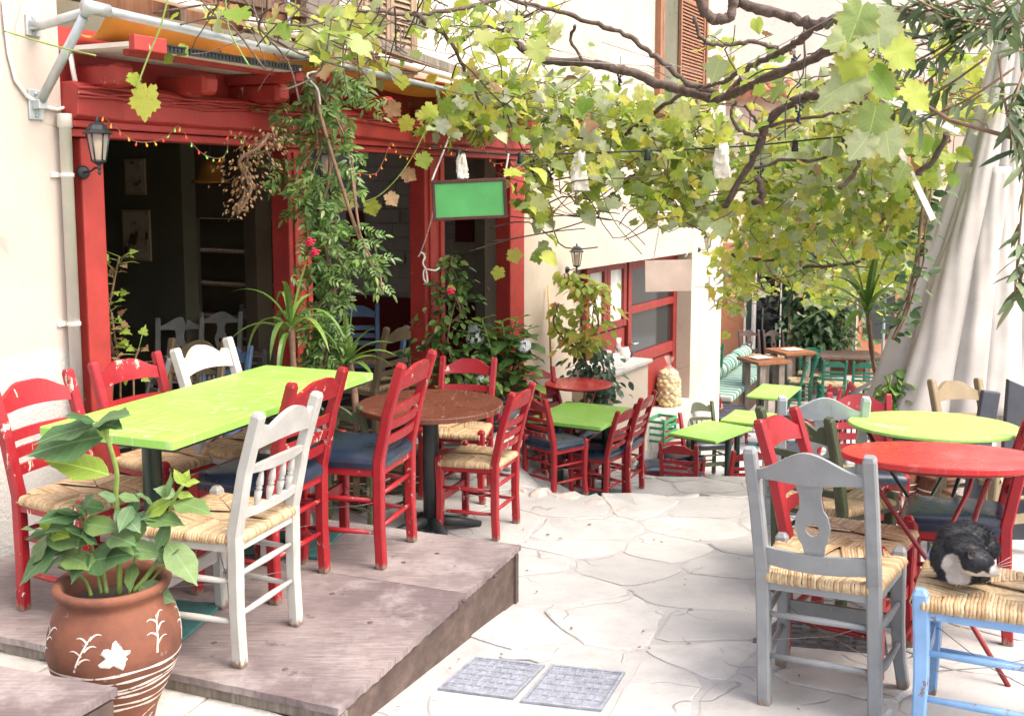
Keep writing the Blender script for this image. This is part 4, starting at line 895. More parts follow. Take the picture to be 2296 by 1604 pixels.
def round_table(name, c, D, h, top, leg, label, tilt=(0, 0), style='column', th=.025, wob=0):
    E_ = empty(name, (c[0], c[1], c[2]), 0, label, 'table'); E_.rotation_euler = (R(tilt[0]), R(tilt[1]), 0)
    mb = MB(); mb.slab(ell(D / 2, D / 2, 64, wob, 3), h - th, h); mb.build('tabletop', M[top], E_, bevel=.005)
    if style == 'column':
        mb = MB(); mb.lathe([(.045, .03), (.045, h - th)], 16); mb.build('column', M[leg], E_)
        for k in range(4):
            a = R(25 + 90 * k); mb = MB(); mb.tube([(math.cos(a) * .03, math.sin(a) * .03, .075), (math.cos(a) * .16, math.sin(a) * .16, .05), (math.cos(a) * .30, math.sin(a) * .30, .016)], [.035, .03, .016], 8); mb.build('foot', M[leg], E_)
    else:
        for k in range(3):
            a = R(40 + 120 * k); b = R(40 + 120 * k + 150)
            mb = MB(); P_ = [Vector((math.cos(a) * D * .40, math.sin(a) * D * .40, h - th - .005)), Vector((math.cos(a) * D * .30, math.sin(a) * D * .30, h * .80)), Vector((math.cos(a + .5) * D * .12, math.sin(a + .5) * D * .12, h * .55)), Vector((0, 0, h * .42)), Vector((math.cos(b) * D * .12, math.sin(b) * D * .12, h * .28)), Vector((math.cos(b) * D * .34, math.sin(b) * D * .34, .0))]
            mb.tube(P_, .009, 8); mb.build('leg', M[leg], E_)
        mb = MB(); mb.tube([(math.cos(2 * math.pi * i / 24) * D * .13, math.sin(2 * math.pi * i / 24) * D * .13, h * .40) for i in range(25)], .007, 6); mb.build('ring', M[leg], E_)
        mb = MB(); mb.tube([(math.cos(2 * math.pi * i / 32) * D * .42, math.sin(2 * math.pi * i / 32) * D * .42, h - th - .008) for i in range(33)], .009, 6); mb.build('rim_bar', M[leg], E_)
    return E_
p = atY(965, 903, 5.5); round_table('round_table', (p.x, p.y, -.36 + .004), .806, p.z + .356, 'browntop', 'iron', 'large varnished brown round table on a black pedestal', th=.028)
p = atY(1297, 858, 8.15); round_table('small_round_table', (p.x, p.y, gz(p.x, p.y)), .55, p.z - gz(p.x, p.y), 'redtop', 'ironred', 'small orange red round metal table by the cream wall', style='fold', th=.012)
p = atY(2100, 954, 4.35); round_table('oval_table', (p.x, p.y, gz(p.x, p.y)), .715, p.z - gz(p.x, p.y), 'limed', 'irongreen', 'pale green round table with ragged rim in front of the closed umbrella', (-3, 0), 'fold', .014, .006)
p = atY(2135, 1028, 3.52); round_table('metal_table', (p.x, p.y, gz(p.x, p.y)), .70, p.z - gz(p.x, p.y), 'redtop', 'ironred', 'glossy red round metal table beside the cat', (-6.5, 0), 'fold', .022)
# dark wooden tables and bench of the next terrace
M['bwood'] = m_plank('orange_brown_wood', (.16, .06, .025), (.28, .11, .045), (.38, .17, .07))
def wtable(px, py, Y, w, d, yaw, label, mat='bwood'):
    p = atY(px, py, Y); g_ = gz(p.x, p.y); h = p.z - g_; E_ = empty('wooden_table', (p.x, p.y, g_), R(yaw), label, 'table')
    mb = MB(); mb.box((0, 0, h - .025), (w, d, .05)); mb.build('tabletop', M[mat], E_, bevel=.006)
    for sx in (-1, 1):
        for sy in (-1, 1): mb = MB(); mb.box((sx * (w / 2 - .12), sy * (d / 2 - .10), (h - .05) / 2), (.10, .09, h - .052)); mb.build('leg', M['oldwood'], E_, bevel=.006)
wtable(1712, 803, 15.3, .58, .60, 20, 'orange brown wooden table with a menu, close to the striped bench'); wtable(1772, 784, 16.8, .60, .62, 20, 'orange brown wooden table with a menu near the glass door'); wtable(1900, 792, 17.0, 1.1, .7, 0, 'dark brown table behind the sea green chairs', 'darkw')
M['menu'] = m_plain('printed_menu', (.72, .69, .62), .6, .1, 40)
for px, py, Y, zz_ in ((1705, 801, 15.3, 0), (1775, 783, 16.8, 0)):
    p = atY(px, py, Y); mb = MB(); mb.box((0, 0, 0), (.30, .22, .006)); o = mb.build('menu', M['menu'], None, 'open white menu lying on the table near the striped bench' if Y < 16 else 'open white menu lying on the table near the glass door', 'menu'); o.location = (p.x, p.y, p.z + .006); o.rotation_euler.z = R(25)
# ================================================================== leaves and plants
def leaf_shape(kind):
    if kind == 'grape':
        out = [(0, .04), (.09, -.11), (.20, -.07), (.27, -.12), (.38, -.01), (.36, .08), (.50, .14), (.44, .24), (.40, .30), (.58, .38), (.52, .46), (.60, .54), (.44, .57), (.45, .66), (.31, .66), (.27, .72), (.24, .83), (.14, .82), (.09, .92), (0, 1.0)]
    elif kind == 'oval': out = [(0, 0), (.14, .10), (.25, .30), (.27, .50), (.20, .75), (.09, .92), (0, 1)]
    elif kind == 'broad': out = [(0, 0), (.20, .08), (.33, .28), (.35, .48), (.27, .70), (.13, .88), (0, 1.0)]
    elif kind == 'leaflet': out = [(0, 0), (.10, .12), (.17, .34), (.15, .56), (.08, .80), (0, 1)]
    elif kind == 'hydr': out = [(0, 0), (.11, .07), (.22, .20), (.26, .27), (.28, .36), (.30, .46), (.27, .56), (.25, .66), (.17, .78), (.12, .88), (.05, .95), (0, 1.06)]
    elif kind == 'lance': out = [(0, 0), (.06, .15), (.085, .45), (.06, .75), (0, 1)]
    elif kind == 'ivy': out = [(0, 0), (.28, -.06), (.46, .16), (.26, .30), (.30, .50), (.13, .62), (0, 1)]
    elif kind == 'grape2': out = [(0, .05), (.07, -.08), (.22, -.10), (.34, -.02), (.40, .10), (.46, .14), (.44, .25), (.50, .33), (.47, .43), (.50, .50), (.40, .56), (.36, .64), (.27, .70), (.20, .80), (.09, .88), (0, .96)]
    elif kind == 'grape3': out = [(0, .02), (.12, -.14), (.30, -.14), (.36, -.04), (.50, .04), (.42, .16), (.38, .24), (.54, .30), (.66, .44), (.50, .48), (.46, .56), (.34, .56), (.32, .70), (.24, .86), (.12, .86), (0, 1.08)]
    n = len(out); bend = {'lance': .12, 'grape2': .45, 'grape3': -.30}.get(kind, .16)
    zf = lambda x, y: abs(x) * ({'grape2': .38, 'grape3': -.15}.get(kind, .10) if kind in ('hydr', 'grape', 'grape2', 'grape3') else .22) - bend * (y - .35) ** 2 + ((.035 if kind == 'grape' else .07) * math.sin(y * 11) * abs(x) * 2 if kind in ('grape', 'broad', 'hydr') else 0)
    if kind in ('broad', 'oval', 'lance', 'leaflet', 'hydr'):
        mid = [(0, y, zf(0, y)) for x, y in out]; Lh = [(-x, y, zf(x, y)) for x, y in out[1:-1]]; Rh = [(x, y, zf(x, y)) for x, y in out[1:-1]]
        vs = mid + Lh + Rh; fs = []; m = n - 2
        for sgn, o in ((-1, n), (1, n + m)):
            for i in range(n - 1):
                a, b = i, i + 1; p = o + i - 1 if i > 0 else None; q = o + i if i + 1 < n - 1 else None
                f = [x for x in (a, b, q, p) if x is not None]; fs.append(tuple(f if sgn < 0 else reversed(f)))
        return vs, fs
    c = (0, .34, zf(0, .34)); pts = [(x, y, zf(x, y)) for x, y in out] + [(-x, y, zf(x, y)) for x, y in reversed(out[1:-1])]
    k = len(pts); return pts + [c], [(i, (i + 1) % k, k) for i in range(k)]
LS = {k: leaf_shape(k) for k in ('grape', 'oval', 'broad', 'lance', 'ivy', 'leaflet', 'hydr', 'grape2', 'grape3')}
def leaf_mat(pos, tip, nrm, L, wr=1.0):
    t = Vector(tip).normalized(); n = Vector(nrm); x = t.cross(n)
    if x.length < 1e-4: x = t.orthogonal()
    x.normalize(); n = x.cross(t)
    Mx = Matrix((x * L * wr, t * L, n * L)).transposed().to_4x4(); Mx.translation = Vector(pos); return Mx
class Foliage:
    def __init__(s, kind): s.k = kind; s.V = []; s.Fc = []; s.b, s.f = LS[kind]; s.arr = np.array([list(v) + [1] for v in s.b])
    def put(s, Mx):
        o = len(s.V); s.V += [tuple(r) for r in (s.arr @ np.array(Mx).T)[:, :3]]; s.Fc += [tuple(i + o for i in f) for f in s.f]
    def build(s, mat, parent, name='foliage', kind='stuff'):
        me = bpy.data.meshes.new(name); me.from_pydata(s.V, [], s.Fc); me.materials.append(mat); me.polygons.foreach_set('use_smooth', [True] * len(s.Fc)); me.update(); o = link(name, me, parent)
        if kind: o['kind'] = kind
        return o
LM = {}
def leaf_me(kind, mat):
    k = (kind, mat.name)
    if k not in LM:
        me = bpy.data.meshes.new('leaf'); v, f = LS[kind]; me.from_pydata(v, [], f); me.materials.append(mat); me.polygons.foreach_set('use_smooth', [True] * len(f)); me.update(); LM[k] = me
    return LM[k]
def leaf_obj(kind, mat, parent, Mx, name='leaf'):
    o = link(name, leaf_me(kind, mat), parent); o.matrix_parent_inverse = Matrix(); o.matrix_basis = parent.matrix_basis.inverted() @ Mx if parent else Mx; return o
def rv(r): return Vector((r.gauss(0, 1), r.gauss(0, 1), r.gauss(0, 1)))
def smooth(pts, n=4):      # catmull-rom
    P = [Vector(p) for p in pts]; out = []
    for i in range(len(P) - 1):
        a, b, c, d = P[max(i - 1, 0)], P[i], P[i + 1], P[min(i + 2, len(P) - 1)]
        for k in range(n):
            t = k / n; out.append(.5 * ((2 * b) + (c - a) * t + (2 * a - 5 * b + 4 * c - d) * t * t + (3 * b - a - 3 * c + d) * t ** 3))
    return out + [P[-1]]
G3 = lambda *a: [(i / (len(a) - 1), c) for i, c in enumerate(a)]
M['vine'] = m_leaf('vine_leaf', G3((.20, .33, .05), (.40, .50, .07), (.58, .60, .11), (.32, .46, .08), (.62, .55, .09), (.52, .57, .28), (.17, .28, .055)), .5, .58, dry=-.03)
M['vineobj'] = m_leaf('vine_leaf_near', G3((.20, .33, .05), (.40, .50, .07), (.56, .58, .11), (.32, .46, .08), (.50, .52, .20), (.17, .28, .055)), .5, .55, True)
M['vinepale'] = m_leaf('vine_leaf_highlit', G3((.28, .36, .13), (.42, .47, .30), (.46, .50, .36), (.36, .45, .15)), .55, .4)  # whitish tones paint in pale leaf backs and blown-out highlights
M['vinebig'] = m_leaf('vine_leaf_highlit_near', G3((.26, .36, .10), (.36, .44, .18), (.44, .49, .28), (.30, .40, .10)), .5, .45, True)  # near leaves, whitish highlights again put into the colour
M['dryleaf'] = m_leaf('dry_brown_leaf', G3((.20, .11, .05), (.32, .19, .09), (.38, .26, .14), (.26, .15, .07)), .7, .3)
M['jasm'] = m_leaf('jasmine_leaf', G3((.05, .12, .03), (.10, .20, .045), (.18, .29, .07), (.07, .14, .035), (.24, .34, .10)), .35, .3)
M['dip'] = m_leaf('glossy_climber_leaf', G3((.035, .095, .025), (.06, .14, .03), (.12, .22, .05), (.2, .3, .07)), .28, .22)
M['hyd'] = m_leaf('broad_leaf', G3((.08, .17, .05), (.13, .24, .065), (.22, .34, .08)), .42, .3, True)
M['potleaf'] = m_leaf('pot_plant_leaf', G3((.06, .13, .05), (.10, .19, .075), (.17, .27, .08), (.12, .21, .11)), .40, .35, True)
M['newleaf'] = m_leaf('young_leaf', G3((.26, .38, .06), (.34, .46, .08)), .42, .4, True)
M['strap'] = m_leaf('strap_leaf', G3((.07, .15, .03), (.13, .24, .045), (.22, .33, .07)), .32, .25)
M['virg'] = m_leaf('creeper_leaf', G3((.30, .44, .08), (.40, .50, .09), (.46, .46, .09), (.50, .32, .10), (.32, .44, .08), (.36, .46, .09), (.26, .38, .07)), .45, .5)
M['ivyd'] = m_leaf('dark_ivy_leaf', G3((.02, .055, .03), (.035, .085, .045), (.06, .12, .065), (.10, .16, .09)), .35, .15)
M['ivym'] = m_leaf('ivy_leaf', G3((.04, .085, .035), (.07, .13, .05), (.13, .2, .08)), .4, .25)
M['oland'] = m_leaf('oleander_leaf', G3((.05, .09, .035), (.09, .14, .055), (.15, .20, .09), (.22, .27, .14)), .42, .25)
M['flw'] = m_plain('white_petal', (.72, .74, .74), .6, .08); M['flr'] = m_plain('crimson_petal', (.50, .01, .05), .5, .2)
M['grape'] = m_plain('blue_black_grape', (.02, .03, .07), .4, .4, 8, .05)
# ---------------------------------------------------------------- grape vine
V = empty('grape_vine', (0, 0, 0), 0, 'old grape vine spreading yellow green leaves over the street', 'vine')
BR = [([(1150, 88), (1185, 118), (1230, 135), (1300, 140), (1360, 150), (1420, 165), (1480, 190), (1530, 200), (1590, 218), (1630, 215), (1655, 195), (1668, 178)], 6.6, 6.0, 9, 11),
 ([(760, 18), (860, 28), (930, 32), (1010, 22), (1100, 5), (1160, -14)], 5.5, 6.0, 4, 5), ([(930, 32), (960, 55), (985, 70), (1012, 95), (1040, 150), (1060, 200), (1085, 235), (1100, 262)], 5.6, 6.6, 5, 3),
 ([(1110, -14), (1190, 12), (1250, 25), (1340, 55), (1400, 75), (1440, 105), (1480, 135), (1520, 170), (1560, 195), (1612, 206)], 6.2, 6.1, 5, 6), ([(1565, -20), (1578, 22), (1602, 45), (1630, 40), (1644, 10), (1640, -20)], 5.3, 5.3, 12, 10),
 ([(1655, 5), (1700, 20), (1760, 35), (1800, 50), (1830, 56), (1870, 46), (1910, 36), (1970, 30), (2050, 34), (2130, 50)], 5.4, 5.0, 12, 11), ([(1825, 58), (1800, 85), (1770, 105), (1740, 122), (1700, 140), (1660, 160), (1620, 185), (1560, 196)], 5.4, 6.0, 9, 5),
 ([(1640, 212), (1680, 192), (1740, 166), (1800, 142), (1850, 118), (1910, 98)], 6.0, 5.4, 11, 10), ([(1626, 462), (1650, 420), (1680, 370), (1705, 320), (1717, 288), (1740, 255), (1775, 230), (1810, 216), (1850, 212), (1905, 218), (1990, 240)], 6.4, 5.6, 7, 12),
 ([(1555, 40), (1570, 80), (1590, 97), (1640, 100), (1690, 95), (1745, 110)], 5.6, 5.6, 4, 5), ([(1705, 305), (1672, 298), (1645, 275), (1640, 245), (1652, 232)], 6.1, 6.1, 5, 3), ([(1708, 300), (1690, 262), (1668, 236)], 6.1, 6.1, 4, 3), ([(1725, 285), (1770, 272), (1830, 262), (1910, 248)], 6.0, 5.8, 4, 3),
 ([(1402, 300), (1440, 272), (1480, 242), (1535, 205)], 6.8, 6.4, 4, 5), ([(1290, 310), (1340, 300), (1400, 305), (1450, 290)], 7, 7, 4, 4), ([(1690, 380), (1760, 360), (1830, 360), (1890, 330), (1925, 290)], 6.4, 6.2, 4, 3), ([(1880, 420), (1915, 390), (1928, 340), (1915, 290)], 6.0, 6.0, 5, 3), ([(2060, 390), (2095, 355), (2125, 300)], 5.6, 5.4, 7, 6),
 ([(1700, 395), (1710, 440), (1690, 455)], 6.3, 6.3, 7, 8), ([(1640, 570), (1720, 585), (1800, 560)], 8.5, 8.5, 4, 3), ([(1800, 600), (1900, 590), (2000, 560), (2070, 570)], 8.0, 8.0, 4, 3), ([(1040, 90), (1085, 60), (1140, 70), (1170, 40)], 6.1, 6.2, 3, 4), ([(1290, 55), (1280, 90), (1310, 140)], 6.3, 6.4, 4, 3), ([(1160, 20), (1155, 60), (1165, 110)], 6.3, 6.4, 3, 3)]
rr = random.Random(31)
for pts, Y0, Y1, r0, r1_ in BR:
    n = len(pts); P_ = smooth([atY(x, y, Y0 + (Y1 - Y0) * i / (n - 1)) for i, (x, y) in enumerate(pts)], 5); k = len(P_)
    rad = [(r0 + (r1_ - r0) * i / (k - 1)) / F * (Y0 + Y1) / 2 * rr.uniform(.85, 1.18) for i in range(k)]; P_ = [p + rv(rr) * .004 for p in P_]
    mb = MB(); mb.tube(P_, rad, 9); mb.build('branch', M['bark'], V)
CL = [(470, 30, 4.6, 60, 20, 5), (560, 30, 4.8, 60, 25, 9), (640, 70, 5, 60, 40, 10), (715, 40, 5, 45, 45, 22), (790, 45, 5.3, 55, 45, 36), (740, 120, 5.4, 50, 40, 26), (850, 150, 6, 60, 50, 20), (870, 60, 5.6, 70, 40, 10), (1000, 60, 6, 70, 45, 42), (1100, 60, 6.2, 70, 40, 44), (1180, 45, 6.3, 60, 35, 26), (1060, 190, 6.5, 55, 60, 60), (960, 265, 6.6, 60, 30, 40), (1030, 270, 6.8, 50, 40, 50), (1090, 250, 6.8, 60, 55, 80), (1150, 200, 6.8, 60, 60, 90), (1230, 240, 7, 70, 65, 120), (1320, 230, 7, 80, 70, 130), (1330, 300, 7, 90, 60, 150), (1250, 320, 6.8, 60, 50, 100), (1420, 300, 7.2, 80, 70, 150), (1500, 330, 7.2, 80, 70, 140), (1560, 280, 7, 70, 70, 110), (1480, 250, 7, 80, 50, 70), (1190, 400, 6.6, 35, 60, 60), (1215, 480, 6.6, 28, 45, 30), (1222, 560, 6.6, 16, 22, 12), (1330, 390, 6.8, 60, 45, 80), (1450, 420, 7, 60, 45, 80), (1550, 400, 7, 60, 60, 100), (1590, 470, 7.2, 45, 35, 50), (1500, 470, 6.8, 40, 40, 28), (1310, 450, 6.8, 30, 40, 16),
 (1700, 400, 7.5, 90, 80, 190), (1800, 350, 7.5, 90, 90, 190), (1900, 400, 7.5, 90, 100, 210), (1700, 520, 8.5, 80, 60, 150), (1650, 600, 9, 40, 60, 70), (1800, 480, 8.5, 90, 80, 200), (1900, 520, 8.5, 90, 80, 170), (2000, 450, 7, 60, 100, 150), (2030, 340, 6.2, 60, 80, 120), (1750, 280, 6.8, 90, 60, 90), (1900, 300, 6.5, 80, 60, 90), (1650, 130, 6.2, 90, 60, 30), (1780, 180, 6, 90, 60, 40), (1760, 590, 9, 70, 40, 80), (1830, 640, 9.5, 50, 40, 50), (1640, 665, 9.3, 22, 40, 26), (1960, 150, 5.5, 60, 60, 30), (2010, 560, 8, 50, 60, 80), (2080, 240, 5.8, 60, 60, 50), (1700, 640, 9.6, 50, 25, 30), (1590, 340, 7.2, 60, 60, 70), (2000, 250, 6.6, 70, 80, 110), (2080, 330, 6.8, 40, 80, 90), (2060, 450, 7.2, 40, 90, 110), (1960, 610, 9, 60, 50, 80), (2040, 600, 8.5, 40, 60, 70), (1930, 200, 6.4, 70, 60, 60), (2150, 150, 6.6, 60, 90, 90), (2170, 260, 7, 50, 60, 60), (1880, 640, 10, 50, 40, 60)]
pool = []; rr = random.Random(77)
for px, py, Y, rx, ry, n in CL:
    for _ in range(int(n * (1.25 if px > 1620 and py > 280 else .95))):
        a, q = rr.gauss(0, .62), rr.gauss(0, .62); yy = Y + rr.gauss(0, .35); p = atY(px + a * rx, py + q * ry, max(3.5, yy)); L = rr.choice((.05, .065, .08, .095, .115)) * rr.uniform(.85, 1.15)
        tip = Vector((rr.gauss(0, .7), rr.gauss(0, .6), -rr.uniform(.1, 1.0))); nr = Vector((rr.gauss(0, .5), rr.gauss(-.35, .5), rr.uniform(.2, 1.1))); pool.append((yy, leaf_mat(p, tip, nr, L, rr.uniform(.75, 1.15)), rr.random()))
big = [(1940, 165, 3.4, .15, (-.8, 0, -.45), 1), (1925, 85, 3.4, .12, (-.9, .1, -.2), 1), (1935, 10, 3.3, .13, (-.3, 0, -.9), 1), (1965, 25, 3.3, .14, (.1, -.1, -1), 1), (1990, 95, 3.3, .13, (.6, 0, -.5), 0), (1960, 160, 3.3, .12, (.5, .1, -.6), 0), (1965, 235, 3.4, .12, (-.2, 0, -1), 1), (1985, 285, 3.4, .12, (.2, 0, -1), 1), (1950, 300, 3.4, .11, (-.6, 0, -.8), 1), (2030, 195, 3.5, .12, (.8, 0, -.7), 0), (1890, 200, 3.6, .11, (-.8, .2, -.7), 1), (1920, 110, 3.4, .12, (-.3, -.1, -.8), 0), (1200, 90, 5.0, .13, (.2, 0, -1), 0)]
pool.sort(key=lambda t: t[0]); 
for px, py, Y, L, tip, pale in big: leaf_obj('grape', M['vinebig'] if pale else M['vineobj'], V, leaf_mat(atY(px, py, Y), tip, (rr.gauss(0, .25), -1, .5), L))
GV = ('grape', 'grape2', 'grape3'); fo = [Foliage(k_) for k_ in GV]; fp = [Foliage(k_) for k_ in GV]; fd = [Foliage(k_) for k_ in GV]
for i, (yy, Mx, q) in enumerate(pool):
    if i < 275: leaf_obj(GV[i % 3], M['vinebig'] if q < .2 else (M['dryleaf'] if q > .96 else M['vineobj']), V, Mx)
    elif q < .24: fp[i % 3].put(Mx)
    elif q > .965: fd[i % 3].put(Mx)
    else: fo[i % 3].put(Mx)
for f_, m_ in ((fo, 'vine'), (fp, 'vinepale'), (fd, 'dryleaf')):
    for q_ in f_: q_.build(M[m_], V)
tw = MB(); rr = random.Random(8)      # thin canes through the leaves
for _ in range(330):
    px, py, Y, rx, ry, n = rr.choice(CL); p = atY(px + rr.gauss(0, .5) * rx, py + rr.gauss(0, .5) * ry, Y + rr.gauss(0, .3)); d = Vector((rr.gauss(0, 1), rr.gauss(0, .7), rr.gauss(-.15, .45))).normalized() * rr.uniform(.3, .9); s_ = rv(rr) * .08
    tw.tube(smooth([p - d * .5, p - d * .15 + s_, p + d * .2 - s_ * .5, p + d * .5], 3), rr.uniform(.0018, .0055), 5)
tw.build('canes', M['bark'], V)['kind'] = 'stuff'
for (pts, Y) in (([(378, -10), (360, 60), (335, 120), (318, 165), (305, 200)], 3.9), ([(505, -10), (512, 60), (530, 100), (560, 150)], 4.4), ([(1045, 20), (1060, 120), (1110, 200)], 5.8), ([(810, 455), (850, 438), (890, 400), (925, 350), (950, 300), (975, 250)], 6.0), ([(1330, 330), (1345, 420), (1380, 500), (1440, 570)], 6.6), ([(1560, 470), (1500, 520), (1440, 470)], 7.0), ([(10, 70), (60, 85), (130, 105), (215, 125)], 4.2)):
    mb = MB(); mb.tube(smooth([atY(x, y, Y) for x, y in pts], 4), .0035, 6); mb.build('shoot', M['stemgreen'], V)
hl = [(330, 195, 3.9, .135, (-.15, 0, -1), 'vine'), (298, 165, 3.9, .05, (.1, 0, -1), 'vine'), (400, 105, 4.6, .06, (.5, 0, -.5), 'newleaf'), (385, 125, 4.6, .05, (-.5, 0, -.5), 'newleaf'), (830, 450, 6, .10, (.3, 0, -1), 'vine'), (870, 435, 6, .09, (.6, 0, -.8), 'dryleaf'), (780, 430, 6, .13, (-.4, 0, -1), 'vine'), (905, 385, 6, .09, (.8, 0, -.5), 'dryleaf'), (945, 345, 6, .10, (.3, 0, -.9), 'vine'), (920, 265, 6, .10, (-.6, 0, -.8), 'vine'), (870, 235, 6, .10, (.7, 0, -.6), 'dryleaf'), (990, 270, 6, .09, (.2, 0, -1), 'vinepale'), (1150, 560, 6.6, .10, (.3, 0, -1), 'vine'), (1120, 600, 6.6, .09, (-.3, 0, -1), 'vine'), (1010, 640, 6.6, .05, (.2, 0, -1), 'vine')]
for px, py, Y, L, tip, mt in hl: leaf_obj('grape', M[mt], V, leaf_mat(atY(px, py, Y), tip, (rr.gauss(0, .4), -1, .3), L))
gm = MB(); gm.lathe([(.0001, -1), (.5, -.86), (.86, -.5), (1, 0), (.86, .5), (.5, .86), (.0001, 1)], 8, capb=False); 
for (px, py, Y, n) in ((1391, 170, 6.5, 26), (1792, 255, 5.8, 18), (1185, 640, 6.6, 0), (1195, 665, 6.6, 0), (1600, 90, 6, 0), (780, 40, 5.3, 14), (765, 80, 5.3, 8), (1197, 375, 6.5, 16), (1234, 385, 6.5, 12), (1840, 205, 5.8, 10), (1705, 385, 6.4, 12), (1780, 130, 5.8, 14)):
    if not n: continue
    c = atY(px, py, Y); mb = MB(); r3 = random.Random(px)
    for i in range(n):
        f = i / n; rad = .022 * (1 - .7 * f); a = r3.uniform(0, 6.3); p = c + Vector((math.cos(a) * rad, math.sin(a) * rad, .05 - .11 * f)); mb.lathe([(.0002, -.0085), (.006, -.006), (.0088, 0), (.006, .006), (.0002, .0085)], 7, p, capb=False)
    mb.tube([c + Vector((0, 0, .12)), c + Vector((0, 0, -.03))], .0025, 5); mb.build('grape_bunch', M['grape'], V)
TR = empty('trellis', (0, 0, 0), 0, 'white painted steel angle trellis frame holding up the vine beside the umbrella', 'trellis')
for a, b, Y in (((1995, 222), (2150, 296), 5.4), ((1993, 285), (2092, 492), 5.6)):
    mb = MB(); mb.tube([atY(*a, Y), atY(*b, Y)], .016, sec=[(1, -.35), (1, .35), (-1, .35), (-1, -.35)], up=(.3, 0, 1), smooth=False); mb.build('bar', M['whitepaint'], TR)
wr = MB()
for a, b, Ya, Yb in (((770, 0), (1620, 200), 5.5, 6.8), ((1140, 165), (1640, 205), 6.3, 7), ((1350, 95), (1700, 205), 6, 6.5), ((1560, 205), (1900, 20), 6, 4.5), ((1130, 130), (1500, 150), 6, 6), ((1700, 190), (2000, 150), 6, 5)): wr.tube([atY(*a, Ya), atY(*b, Yb)], .0022, 4)
wr.build('wire', M['wire'], TR)
# ---------------------------------------------------------------- climbers
def climber(name, label, cat, spine, Yv, n, kind, mat, L, spread, stem, nobj=0, pinn=0, seed=1, down=.6, cl=None):
    """leaves scattered round stems that follow a spine of (px, py, radius_px)"""
    E_ = empty(name, (0, 0, 0), 0, label, cat); r_ = random.Random(seed); sp = [(atY(x, y, Yv), rad / F * Yv) for x, y, rad in spine]; E_.location = sp[-1][0]; off = E_.matrix_basis.inverted(); o3 = -sp[-1][0]
    for k in range(3):
        mb = MB(); mb.tube(smooth([p + Vector((r_.gauss(0, .3) * q, r_.gauss(0, .25) * q, 0)) + o3 for p, q in sp], 4), .006 if k else .010, 6); mb.build('stem', M[stem], E_)
    fo_ = Foliage(kind); wts = [q for p, q in sp]; lst = []
    for _ in range(n):
        i = r_.randrange(len(sp) - 1) if not cl else r_.choices(range(len(sp) - 1), [max(.2, (sp[j][1] + sp[j + 1][1])) for j in range(len(sp) - 1)])[0]
        t = r_.random(); p = sp[i][0].lerp(sp[i + 1][0], t); q = sp[i][1] + (sp[i + 1][1] - sp[i][1]) * t
        d = Vector((r_.gauss(0, .5), r_.gauss(0, .32), r_.gauss(0, .25))) * q * spread; c = p + d + o3
        if pinn:
            ax = Vector((r_.gauss(0, 1), r_.gauss(0, .6), -abs(r_.gauss(.6, .5)))).normalized(); nr = Vector((r_.gauss(0, .4), -.7, r_.uniform(.2, .9)))
            sd = ax.cross(nr).normalized()
            for j in range(pinn):
                for sgn in (-1, 1): lst.append(leaf_mat(c + ax * (j * L * .42), ax * .7 + sd * sgn * 1.0, nr + rv(r_) * .2, L * r_.uniform(.7, 1.1)))
            lst.append(leaf_mat(c + ax * (pinn * L * .42), ax, nr, L * 1.25))
        else:
            out = Vector((d.x, d.y - .3 * q, 0)); out = out.normalized() if out.length > 1e-6 else Vector((0, -1, 0))
            lst.append(leaf_mat(c, out + Vector((0, 0, -down)) + rv(r_) * .45, Vector((0, -.35, 1)) + rv(r_) * .4, L * r_.uniform(.65, 1.2)))
    for i, Mx in enumerate(lst):
        if i < nobj: o = link('leaf', leaf_me(kind, mat), E_); o.matrix_basis = Mx
        else: fo_.put(Mx)
    if fo_.V: fo_.build(mat, E_)
    return E_
J = climber('jasmine', 'jasmine climber with feathery leaves covering the second red post', 'climber', [(760, 165, 80), (720, 240, 100), (700, 320, 120), (700, 400, 90), (720, 470, 70), (745, 540, 75), (740, 620, 65), (730, 690, 60), (720, 760, 50), (715, 830, 30)], 5.55, 400, 'leaflet', M['jasm'], .048, 1.0, 'twig', 0, 3, 4)
climber('jasmine_shoots', 'thin trailing jasmine shoots arching out beside the blue inside chair', 'climber', [(690, 170, 20), (760, 300, 60), (800, 520, 30), (840, 600, 40), (850, 650, 20)], 5.45, 60, 'leaflet', M['jasm'], .046, 1, 'twig', 0, 3, 14)
climber('dry_climber', 'withered brown creeper hanging from the red beam', 'climber', [(620, 300, 40), (580, 330, 45), (545, 360, 40), (540, 400, 40), (550, 430, 30), (530, 480, 18)], 5.2, 420, 'oval', M['dryleaf'], .023, 1.5, 'twig', 0, 0, 5, 1.2)
climber('glossy_climber', 'glossy green climber with red blooms winding up the third red post', 'climber', [(1010, 575, 20), (1020, 640, 50), (1010, 700, 60), (995, 760, 70), (1010, 820, 80), (1030, 870, 90), (1060, 900, 70)], 6.95, 620, 'oval', M['dip'], .062, 1.0, 'twig', 280, 0, 6, .5, True)
climber('virginia_creeper', 'creeper turning red and yellow beside the open window', 'climber', [(1275, 612, 20), (1290, 645, 45), (1330, 640, 40), (1320, 700, 55), (1320, 740, 60), (1290, 780, 40), (1255, 730, 25), (1250, 680, 20)], 8.35, 330, 'oval', M['virg'], .085, 1.0, 'twig', 250, 0, 7, .9, True)
climber('dark_trailing_plant', 'dark green trailing plant spilling over the counter end', 'plant', [(1320, 780, 40), (1335, 820, 55), (1345, 860, 45), (1355, 900, 30)], 8.5, 300, 'oval', M['ivyd'], .075, 1.0, 'twig', 250, 0, 8, .9, True)
